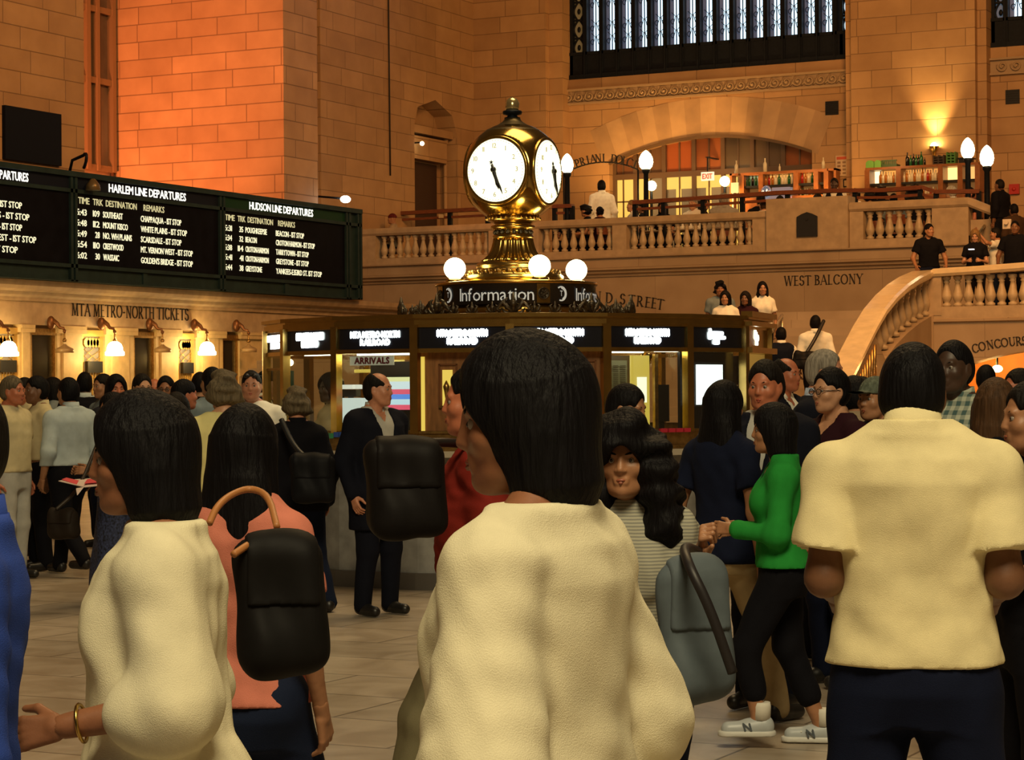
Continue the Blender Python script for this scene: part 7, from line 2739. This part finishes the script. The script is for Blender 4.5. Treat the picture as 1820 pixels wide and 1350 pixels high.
person('tall man with dark skin in a green plaid shirt right of the polo shirted man', 1697, 603, 11.0, 28, 'm', 1.0, 'dark', ('buzz', 'black'), ('shirt', 'plaid'), ('trousers', 'navy'), ('down', 'down'))
person('person with dark hair standing before the orange passage', 1752, 648, 21.0, 175, 'm', 1.0, 'tan', ('short', 'black'), ('tee', 'black'), ('trousers', 'black'))
person('woman with long brown hair in black seen from behind at the right', 1769, 673, 9.4, 176, 'f', 1.1, 'light', ('long', 'brown'), ('closed', 'black'), ('trousers', 'black'), hem=0.8)
person('person in black with a bare forearm at the right edge of the picture', 1842, 676, 7.4, 70, 'm', 1.1, 'tan', ('short', 'dark'), ('tee', 'black'), ('trousers', 'black'), ('bent', 'bent'), hem=0.88)
person('person in a pale shirt far behind at the right edge', 1814, 655, 15.0, 60, 'm', 1.0, 'red', ('short', 'dark'), ('shirt', 'ltgrey'), ('trousers', 'dkgrey'))
person('bald man far behind the red faced man', 1394, 633, 17.0, -60, 'm', 1.0, 'red', ('bald', 'dark'), ('jacket', 'suit', 'white'), ('trousers', 'suit'))
person('small dark haired woman between the tan jacket and the green cap', 1530, 672, 16.0, 160, 'f', 0.95, 'tan', ('bob', 'dark'), ('tee', 'dkgrey'), ('trousers', 'black'))
# left foreground
PL = person('woman with a black bob in a loose cream shirt walking left in the left foreground', 290, 704, 4.5, 92, 'f', 1.3, 'shade', ('bob', 'black'), ('blouse', 'creamw'), ('skirt', 'black', 0.3), (((.05, -.03, -.26), (-.04, .22, -.04)), ((.06, -.05, -.28), (.0, .12, -.2))), 'walk', hem=0.84, extras=('bracelet',), loose=0.8, hp=4, lean=0.05, flare=0.05, sle=0.03, fore=0.3)
PK = person('woman with long dark hair in a pink top walking away behind the cream shirted woman', 432, 720, 6.0, -150, 'f', 0.9, 'tan', ('long', 'black'), ('tee', 'pink'), ('trousers', 'jeans'), ('relax', 'relax'), 'walk', hem=0.9)
PU = person('person in blue cut by the left edge of the picture', -92, 668, 3.9, 92, 'm', 1.0, 'red', ('short', 'dark'), ('shirt', 'blue'), ('trousers', 'blue'), (('bent'), ((.05, .06, -.28), (.0, .17, -.17))), 'walk')
# left crowd
person('grey haired red faced man in a beige shirt at the left edge', 20, 668, 20.0, -55, 'm', 1.1, 'red', ('short', 'ash'), ('tee', 'beige'), ('trousers', 'ltgrey'), extras=('belt',))
person('dark skinned man in a beige shirt and black trousers second from the left edge', 67, 668, 21.0, 70, 'm', 1.1, 'brown', ('short', 'black'), ('shirt', 'beige'), ('trousers', 'black'), hem=1.0)
person('man with dark hair behind the two beige shirted men at the left', 45, 671, 23.0, 60, 'm', 1.0, 'red', ('short', 'dark'), ('shirt', 'beige'), ('trousers', 'black'))
person('man in a pale blue long sleeved shirt walking away near the left edge', 122, 671, 20.4, 145, 'm', 1.12, 'tan', ('short', 'black'), ('shirt', 'ltblue'), ('trousers', 'black'), ('relax', 'relax'), 'walk', hem=0.98)
person('person in dark clothes behind the pale blue shirt', 94, 672, 27.0, 100, 'f', 1.0, 'tan', ('bob', 'black'), ('tee', 'greyb'), ('trousers', 'black'))
person('dark figure with cropped hair below the second lit ticket window', 150, 660, 25.0, 180, 'm', 1.1, 'dark', ('buzz', 'black'), ('jacket', 'black', 'ltblue'), ('trousers', 'black'))
person('man in grey blue looking left below the second lit ticket lamp', 185, 664, 24.0, 60, 'm', 1.0, 'tan', ('short', 'dark'), ('tee', 'greyb'), ('trousers', 'navy'))
person('person with a dark bob and rosy face below the second lit ticket lamp', 206, 667, 22.0, -15, 'f', 1.0, 'red', ('bob', 'black'), ('tee', 'dkgrey'), ('trousers', 'black'))
person('man with dark hair and glasses facing the camera in the left crowd', 252, 664, 21.0, -18, 'm', 1.08, 'light', ('short', 'dark'), ('shirt', 'beige'), ('trousers', 'black'), extras=('glasses',))
person('red faced man behind the man with glasses in the left crowd', 274, 671, 26.0, 0, 'm', 1.0, 'red', ('bald', 'brown'), ('tee', 'dkgrey'), ('trousers', 'black'))
person('dark haired man with dark glasses in the left crowd', 295, 668, 22.3, 10, 'm', 1.0, 'shade', ('short', 'black'), ('tee', 'ltgrey'), ('trousers', 'black'), extras=('glasses',))
person('dark haired person turned right in the left crowd', 325, 674, 18.8, -110, 'm', 1.0, 'red', ('short', 'black'), ('tee', 'dkgrey'), ('trousers', 'black'))
person('balding blond head seen from behind in the left crowd', 243, 694, 18.0, 178, 'm', 0.95, 'light', ('bald', 'blond'), ('tee', 'dkgrey'), ('trousers', 'black'))
person('small person with dark hair and ruddy cheek low in the left crowd', 314, 699, 17.5, 30, 'f', 0.95, 'red', ('bob', 'dark'), ('tee', 'black'), ('trousers', 'black'))
P5 = person('ash haired person in a yellow cream t-shirt seen from behind', 398, 664, 15.0, 168, 'm', 1.16, 'light', ('fluffy', 'ash'), ('tee', 'yellow'), ('trousers', 'jeans'), extras=('sunglasses_up',))
person('man with sunglasses on his head in a white t-shirt facing the camera', 447, 657, 19.0, 5, 'm', 1.12, 'pink', ('buzz', 'dark'), ('tee', 'white'), ('trousers', 'jeans'), extras=('sunglasses_up',))
person('black haired man in a grey blue shirt turned away left of the yellow t-shirt', 377, 652, 20.0, 150, 'm', 1.05, 'tan', ('short', 'black'), ('shirt', 'greyb'), ('trousers', 'black'))
person('dark haired person just behind the grey blue shirt', 355, 661, 24.5, 170, 'm', 1.0, 'tan', ('short', 'black'), ('tee', 'black'), ('trousers', 'black'))
person('dark haired man in a black vest and white collar beside the booth glass', 474, 657, 22.3, -80, 'm', 1.0, 'tan', ('short', 'black'), ('vest', 'vest', 'white'), ('trousers', 'black'))
P9 = person('woman in a grey cardigan and blue patterned skirt reading a pink leaflet', 202, 699, 17.5, 75, 'f', 1.08, 'tan', ('bob', 'black'), ('cardigan', 'cardigan', 'dkgrey'), ('skirt', 'floral', 0.16), ('hold', 'hold'), hem=0.9)
# booth clerk
person('dark haired clerk inside the booth behind the glass', 589, 664, 20.0, 60, 'f', 0.95, 'dark', ('bob', 'black'), ('tee', 'tanj'), ('trousers', 'black'))

# ---- stair climbers


def on_stair(label, px, top, H, *a, **k):
    best = None
    for i in range(600):
        d = 33 + i * 0.02
        w = at(px, top, d)
        zst = min(LZ, max(0, (math.floor((w.y - 32.1) / 0.3) + 1) * 0.15)) if w.y > 32.1 else 0
        e = abs(w.z - 0.012 - H - zst)
        if best is None or e < best[0] - 1e-6:
            best = (e, d, zst)
    return person(label, px, top, best[1], *a, z0=best[2], **k)


on_stair('man in a white shirt with a dark strap across his back climbing the stair', 1449, 560, 1.76, 178, 'm', 1.1, 'tan', ('short', 'black'), ('shirt', 'white'), ('trousers', 'black'), ('relax', 'relax'), 'walk')
on_stair('person in a dark vest with white sleeves low on the stair behind the booth', 1388, 581, 1.7, 170, 'm', 1.02, 'tan', ('short', 'black'), ('vest', 'vest', 'white'), ('trousers', 'black'), ('down', 'down'))
on_stair('woman in a white blouse and dark hair, leftmost of the group on the stair', 1289, 517, 1.56, 10, 'f', 1.1, 'tan', ('bob', 'black'), ('tee', 'white'), ('trousers', 'black'), feat=True)
on_stair('woman in dark clothes in the middle of the group on the stair', 1325, 518, 1.64, 15, 'f', 1.05, 'brown', ('bob', 'dark'), ('tee', 'burg'), ('trousers', 'black'), feat=True)
on_stair('woman in a white t-shirt with long dark hair, rightmost of the group on the stair', 1355, 500, 1.66, -5, 'f', 0.95, 'tan', ('long', 'black'), ('tee', 'white'), ('trousers', 'black'), feat=True)
person('dark haired person standing behind the white bloused woman on the stair', 1280, 501, None, 0, 'm', 1.0, 'shade', ('fluffy', 'black'), ('tee', 'greyb'), ('trousers', 'black'), y=35.75, z0=1.8)
# landing
person('man in a black shirt leaning on the bend of the stair rail', 1650, 398, None, -10, 'm', 1.1, 'tan', ('short', 'black'), ('tee', 'black'), ('trousers', 'navy'), ('rail', 'rail'), y=42.3, z0=LZ, feat=True, hy=25, lean=0.1)
person('blond woman in a dark top looking down at a phone on the landing', 1733, 408, None, 5, 'f', 1.1, 'light', ('bob', 'blond'), ('tee', 'black'), ('trousers', 'black'), ('hold', 'hold'), y=42.2, z0=LZ, feat=True, hp=20, H=1.66)
person('woman in a white t-shirt raising a camera on the landing', 1770, 404, None, 85, 'f', 1.05, 'tan', ('short', 'dark'), ('tee', 'white'), ('trousers', 'jeans'), ('raise', 'raise'), y=42.75, z0=LZ, feat=True)
person('man in a black t-shirt with both hands on the landing rail at the right edge', 1804, 392, None, 8, 'm', 1.15, 'brown', ('buzz', 'black'), ('tee', 'black'), ('trousers', 'black'), ('rail', 'rail'), y=42.2, z0=LZ, feat=True)
person('large man in a dark coat on the upper stair at the far right', 1777, 318, None, 120, 'm', 1.3, 'brown', ('buzz', 'dark'), ('closed', 'black'), ('trousers', 'black'), y=47.2, H=1.78)
person('person in dark red black clothes below the large man on the upper stair', 1802, 362, None, 150, 'm', 1.1, 'brown', ('short', 'black'), ('closed', 'brown'), ('trousers', 'black'), y=45.8, H=1.72)
# balcony
bal_p = [
    ('waiter in a white shirt standing with his back turned at the left of the cafe', 1069, 320, 50.6, 165, 'm', 1.1, 'dark', ('short', 'black'), ('shirt', 'white'), False),
    ('diner in a dark red cap at the far left of the balcony', 698, 379, 48.1, 100, 'm', 0.95, 'tan', ('beanie', 'redcap'), ('tee', 'tanj'), True),
    ('dark haired diner behind the rail right of the clock', 1012, 372, 49.7, 20, 'm', 0.95, 'tan', ('short', 'black'), ('tee', 'black'), True),
    ('dark haired diner in dark clothes turned left below the waiter', 1042, 363, 49.3, 80, 'm', 1.0, 'tan', ('fluffy', 'black'), ('tee', 'black'), True),
    ('dark haired diner just right of the waiter\'s legs', 1066, 367, 48.7, 150, 'f', 0.95, 'tan', ('bun', 'black'), ('tee', 'burg'), True),
    ('diner in a white shirt leaning forward at the end of the long rail', 1124, 350, 49.6, 95, 'm', 1.1, 'light', ('short', 'blond'), ('shirt', 'white'), True),
    ('dark haired diner behind the leaning white shirt', 1141, 350, 51.0, 100, 'm', 1.0, 'tan', ('short', 'black'), ('tee', 'black'), True),
    ('diner with dark hair low before the arched window, left of centre', 1178, 351, 51.2, 20, 'f', 0.9, 'tan', ('bob', 'black'), ('tee', 'black'), True),
    ('grey haired diner before the arched window, left of the pair', 1232, 344, 50.5, 30, 'm', 1.0, 'light', ('short', 'grey'), ('shirt', 'white'), True),
    ('dark haired diner before the arched window, right of the pair', 1250, 341, 51.7, -60, 'f', 0.95, 'tan', ('bob', 'dark'), ('tee', 'burg'), True),
    ('grey haired diner with a broad back under the small lamp by the exit sign', 1286, 333, 50.9, 170, 'm', 1.2, 'light', ('short', 'grey'), ('shirt', 'greys'), True),
    ('dark haired person seated at the left bar', 1352, 334, 51.4, 175, 'm', 1.0, 'tan', ('short', 'black'), ('tee', 'black'), True),
    ('dark haired person at the left bar beside the chrome coffee machine', 1386, 338, 52.2, 170, 'f', 0.95, 'tan', ('short', 'black'), ('tee', 'black'), True),
    ('red brown haired person seen over the parapet left of the plaque block', 1357, 356, 48.9, 150, 'm', 0.95, 'light', ('short', 'brown'), ('tee', 'white'), True),
    ('dark haired diner leaning right of the left bar', 1453, 336, 51.6, 150, 'm', 1.0, 'tan', ('short', 'dark'), ('tee', 'burg'), True),
    ('waiter with dark skin in a white shirt standing between the two bars', 1483, 316, 51.3, 10, 'm', 1.05, 'dark', ('short', 'black'), ('vest', 'vest', 'white'), False),
    ('dark haired diner in white low behind the rail between the bars', 1520, 326, 50.6, 60, 'f', 1.0, 'tan', ('short', 'black'), ('tee', 'white'), True),
    ('dark haired diner before the orange glow of the right bar', 1546, 329, 51.8, 175, 'm', 1.05, 'tan', ('fluffy', 'black'), ('tee', 'black'), True),
    ('broad dark person before the middle of the right bar', 1566, 322, 50.9, 178, 'm', 1.15, 'dark', ('fluffy', 'black'), ('closed', 'black'), True),
    ('dark person with wide hair before the lit bottles of the right bar', 1625, 319, 51.4, 178, 'f', 1.2, 'tan', ('curly', 'black'), ('closed', 'black'), True),
    ('white haired diner in a pale shirt at the right bar', 1691, 322, 50.9, 120, 'm', 1.1, 'light', ('short', 'white'), ('shirt', 'white'), True),
    ('dark haired diner with a ruddy face below the left lamp post', 1724, 326, 51.0, 60, 'm', 1.05, 'red', ('short', 'black'), ('tee', 'black'), True),
    ('dark clothed diner behind the right balustrade', 1588, 343, 49.2, 170, 'm', 1.2, 'tan', ('short', 'dark'), ('tee', 'greyb'), True),
]
for (lab, px, top, yy, fc, sx, bw, sk, hr, tw, seat) in bal_p:
    if seat:
        ztop = on_y(px, top, yy).z
        person(lab, px, top, None, fc, sx, bw, sk, hr, tw, ('trousers', 'black'), ('table', 'table'), y=yy, z0=ZB, seat=True, H=None if False else None, hands=(None, None), feat=abs(((fc) + 180) % 360 - 180) < 100)
    else:
        person(lab, px, top, None, fc, sx, bw, sk, hr, tw, ('trousers', 'black'), ('relax', 'relax'), y=yy, z0=ZB)

# ---- chairs under the seated diners
proto = None
for (lab, px, top, yy, fc, sx, bw, sk, hr, tw, seat) in bal_p:
    if not seat:
        continue
    pr = [o for o in FIG if o['label'] == lab][0]
    if proto is None:
        ch = thing('cafe_chair', 'x', 'chair', (0, 0, 0))
        b = MB(); b.box(-0.2, 0.2, -0.2, 0.2, 0.40, 0.44); b.build('seat', M_wood, ch)
        b = MB()
        b.sweep([((0.2 * math.sin(a), -0.2 - 0.04 * math.cos(a), 0.62), (math.sin(a), -math.cos(a), 0)) for a in (-1.3, -0.65, 0, 0.65, 1.3)], [(0, 0), (0.02, 0), (0.03, 0.22), (0.01, 0.22)])
        b.build('backrest', M_wood, ch)
        for ax_, ay_ in ((-0.17, -0.19), (0.17, -0.19), (-0.17, 0.17), (0.17, 0.17)):
            b = MB(); b.tube([(ax_, ay_, 0), (ax_, ay_, 0.42 if ay_ > 0 else 0.8)], 0.018, 6); b.build('leg', M_black, ch)
        proto = ch
    else:
        ch = proto.copy(); COL.objects.link(ch)
        for c_ in list(proto.children):
            k_ = c_.copy(); COL.objects.link(k_); k_.parent = ch
    ch.location = (pr.location.x, pr.location.y, pr.location.z)
    ch.rotation_euler = pr.rotation_euler
    ch['label'] = ('chair of the ' + lab)
    ch['label'] = ' '.join(ch['label'].split()[:16])
    ch['group'] = 'cafe chairs behind the balustrade'

# ---- bags and held things
S_ = lambda P, q: loc2w(P, P['sh'][q])
W_ = lambda P, q: loc2w(P, P['wri'][q])
# dark shoulder bag of the woman in cream (left foreground)
c = at(500, 1075, 5.35)
bag('shoulder_bag', 'large black shoulder bag with tan straps behind the cream shirted woman', c, (0.10, 0.055, 0.165), (0.012, 0.011, 0.011), YAW + R(15),
    straps=[([at(415, 985, 5.25), at(440, 968, 5.3), at(468, 952, 5.4), at(500, 945, 5.45)], 0.009), ([at(372, 930, 5.55), at(385, 900, 5.6), at(410, 878, 5.7), at(445, 866, 5.78), at(478, 880, 5.7), at(492, 935, 5.45)], 0.009)], strapcol=(0.42, 0.17, 0.05))
# black bag of the red shirted man
c = at(722, 868, 7.5)
bag('messenger_bag', 'large black messenger bag carried in front of the man in dark red', c, (0.125, 0.09, 0.16), (0.012, 0.010, 0.010), YAW + R(10),
    straps=[([at(700, 800, 7.5), at(740, 788, 7.6), at(790, 785, 7.75), at(840, 790, 7.9)], 0.016)])
# blue grey tote and umbrella strap of the curly haired woman
c = at(1235, 1120, 5.9)
bag('tote_bag', 'big grey blue tote bag hanging from the curly haired woman\'s hand', c, (0.095, 0.05, 0.185), (0.15, 0.19, 0.22), YAW + R(20),
    straps=[([W_(PC, -1) + Vector((0, 0, 0.0)), at(1214, 968, 5.95), at(1222, 1000, 5.76), at(1262, 1080, 5.74), at(1302, 1195, 5.76)], 0.014)], strapcol=(0.012, 0.010, 0.012))
# rucksack of the woman in black
c = at(556, 850, 16.25)
bag('rucksack', 'dark rucksack on the hip of the woman in black before the booth', c, (0.155, 0.09, 0.17), (0.010, 0.011, 0.015), YAW,
    straps=[([at(500, 745, 16.55), at(520, 790, 16.45), at(545, 815, 16.35)], 0.02)])
# bag of the leaflet reader and her leaflets
c = at(112, 930, 17.0)
bag('shoulder_bag', 'dark brown shoulder bag hanging beside the woman with the leaflet', c, (0.13, 0.06, 0.11), (0.035, 0.026, 0.020), YAW - R(25),
    straps=[([at(100, 905, 17.0), at(140, 870, 17.1), at(172, 790, 17.3)], 0.014)])
b = MB()
pp = [at(104, 855, 16.9), at(150, 866, 16.8), at(188, 862, 16.9), at(176, 850, 17.15), at(140, 852, 17.2)]
o = pp[0]
b.prism(pp, (0, 0, 0.006))
b.prism([at(135, 868, 16.8), at(148, 866, 16.8), at(137, 880, 16.75)], (0.004, 0.004, 0.004))
t = thing('leaflet', 'pink and white folded leaflet held open by the woman in the grey cardigan', 'leaflet', at(148, 862, 17.0))
part(b, 'sheet', mat('leaflet_white', (0.68, 0.55, 0.5, 1), 0.7), t)
b = MB()
up_ = Vector((0, 0, 0.012))
b.prism([p + up_ for p in (at(110, 855, 16.95), at(136, 864, 16.85), at(140, 857, 17.0), at(118, 852, 17.1))], (0, 0, 0.004))
b.prism([p + up_ for p in (at(150, 862, 16.85), at(174, 860, 16.9), at(172, 852, 17.1), at(155, 855, 17.05))], (0, 0, 0.004))
part(b, 'printed_panel', mat('leaflet_red', (0.7, 0.07, 0.09, 1), 0.6), t)
# satchel strap of the stair climber
c = at(1432, 640, 35.2)
bag('satchel', 'dark satchel slung across the back of the man climbing the stair', c, (0.2, 0.09, 0.13), (0.012, 0.011, 0.012), YAW, straps=[([at(1433, 628, 35.3), at(1450, 600, 35.4), at(1464, 570, 35.75)], 0.03)])
# phone of the blond woman
q = at(1727, 443, 42.6)
b = MB(); b.box(q.x - 0.05, q.x + 0.05, q.y - 0.06, q.y + 0.02, q.z - 0.01, q.z + 0.01)
tag(b.build('phone', emit_mat('phone_glow', (0.9, 0.9, 0.95, 1), 1.2), loc=tuple(q)), 'glowing phone in the hands of the blond woman on the landing', 'phone')
# pale camera held by the raised arms
q = at(1790, 398, 42.6)
b = MB(); b.box(q.x - 0.08, q.x + 0.08, q.y - 0.03, q.y + 0.03, q.z - 0.09, q.z + 0.09); b.lathe([(0.04, 0), (0.035, 0.06)], q + Vector((0, -0.03, 0.02)), 12, axis=Matrix.Rotation(PI / 2, 3, 'X'))
tag(b.build('camera', mat('pale_camera', (0.6, 0.52, 0.42, 1), 0.4), loc=tuple(q)), 'pale camera lifted above the rail at the right end of the landing', 'camera')
# brand mark on the grey trainer is a simple slanted bar pair

# ================================================================== LIGHT


def area(name, loc, target, size, power, col, sy=None):
    l = bpy.data.lights.new(name, 'AREA')
    l.shape = 'RECTANGLE' if sy else 'SQUARE'
    l.size = size
    if sy:
        l.size_y = sy
    l.energy = power
    l.color = col
    o = bpy.data.objects.new(name, l)
    COL.objects.link(o)
    o.location = loc
    d = Vector(target) - Vector(loc)
    o.rotation_euler = d.to_track_quat('-Z', 'Y').to_euler()
    return o


def point(name, loc, power, col, r=0.1):
    l = bpy.data.lights.new(name, 'POINT')
    l.energy = power
    l.color = col
    l.shadow_soft_size = r
    o = bpy.data.objects.new(name, l)
    COL.objects.link(o)
    o.location = loc
    return o


def spot(name, loc, target, power, col, ang, blend=0.6, r=0.3):
    l = bpy.data.lights.new(name, 'SPOT')
    l.energy = power
    l.color = col
    l.spot_size = R(ang)
    l.spot_blend = blend
    l.shadow_soft_size = r
    o = bpy.data.objects.new(name, l)
    COL.objects.link(o)
    o.location = loc
    d = Vector(target) - Vector(loc)
    o.rotation_euler = d.to_track_quat('-Z', 'Y').to_euler()
    return o


WARM = (1.0, 0.72, 0.36)
# chandeliers high over the hall
area('hall_chandelier_light', (2, -2, 13), (-3, 9, 1.0), 5, 2000, (1.0, 0.83, 0.50))
area('hall_chandelier_light', (-8, 20, 17), (-8, 20, 0), 8, 1550, (1.0, 0.70, 0.34))
area('hall_chandelier_light', (-6, 30, 16), (-20, 52, 6), 7, 3700, (1.0, 0.44, 0.13))
# orange wash in the south recess
spot('recess_wash_light', (-31.0, 37.4, 4.4), (-30.9, 42.9, 9.0), 2600, (1.0, 0.27, 0.085), 88, 0.8, 0.4)
spot('recess_wash_light', (-29.8, 36.4, 12.5), (-30.2, 42.9, 7.5), 1300, (1.0, 0.27, 0.085), 80, 0.8, 0.4)
# balcony up-lighting on the west wall
for x, p in ((-23.8, 520), (-21.0, 620), (-18.4, 260)):
    spot('balcony_wash_light', (x, 52.4, 5.6), (x, 54.1, 9.5), p, (1.0, 0.5, 0.14), 110, 0.9, 0.3)
spot('bar_wash_light', (on_y(1660, 262, 53.2).x, 53.15, on_y(1660, 262, 53.2).z + 0.12), (on_y(1664, 180, 53.5).x, 53.45, on_y(1664, 150, 53.5).z), 420, (1.0, 0.6, 0.2), 70, 0.9, 0.08)
point('passage_light', on_y(1750, 645, 42.8), 160, (1.0, 0.5, 0.12), 0.15)
# booth interior
for k in range(6):
    a = R(-75 + 30 * k)
    point('booth_strip_light', bpt(a, 1.55, 1.93), 9, (1.0, 0.88, 0.45), 0.12)
# ticket lamps
for lp in (15, 204, 368):
    q = on_x(lp, 617, TX + 0.42)
    point('ticket_lamp_light', (q.x, q.y, q.z - 0.22), 46, (1.0, 0.60, 0.16), 0.1)
    point('ticket_lamp_light', (q.x - 0.12, q.y + 0.25, q.z + 0.15), 22, (1.0, 0.60, 0.16), 0.08)
# cafe table light
for x in (-25, -22, -19, -16.5):
    point('cafe_light', (x, 51.6, 7.2), 22, (1.0, 0.55, 0.2), 0.3)

w = bpy.data.worlds.new('hall_ambient')
SC.world = w
w.use_nodes = True
bg = w.node_tree.nodes['Background']
bg.inputs[0].default_value = (1.0, 0.55, 0.24, 1)
bg.inputs[1].default_value = 0.055

SC.view_settings.view_transform = 'Standard'
SC.view_settings.look = 'None'
SC.view_settings.gamma = 1.0
SC.view_settings.exposure = 0.0
SC.view_settings.use_curve_mapping = False
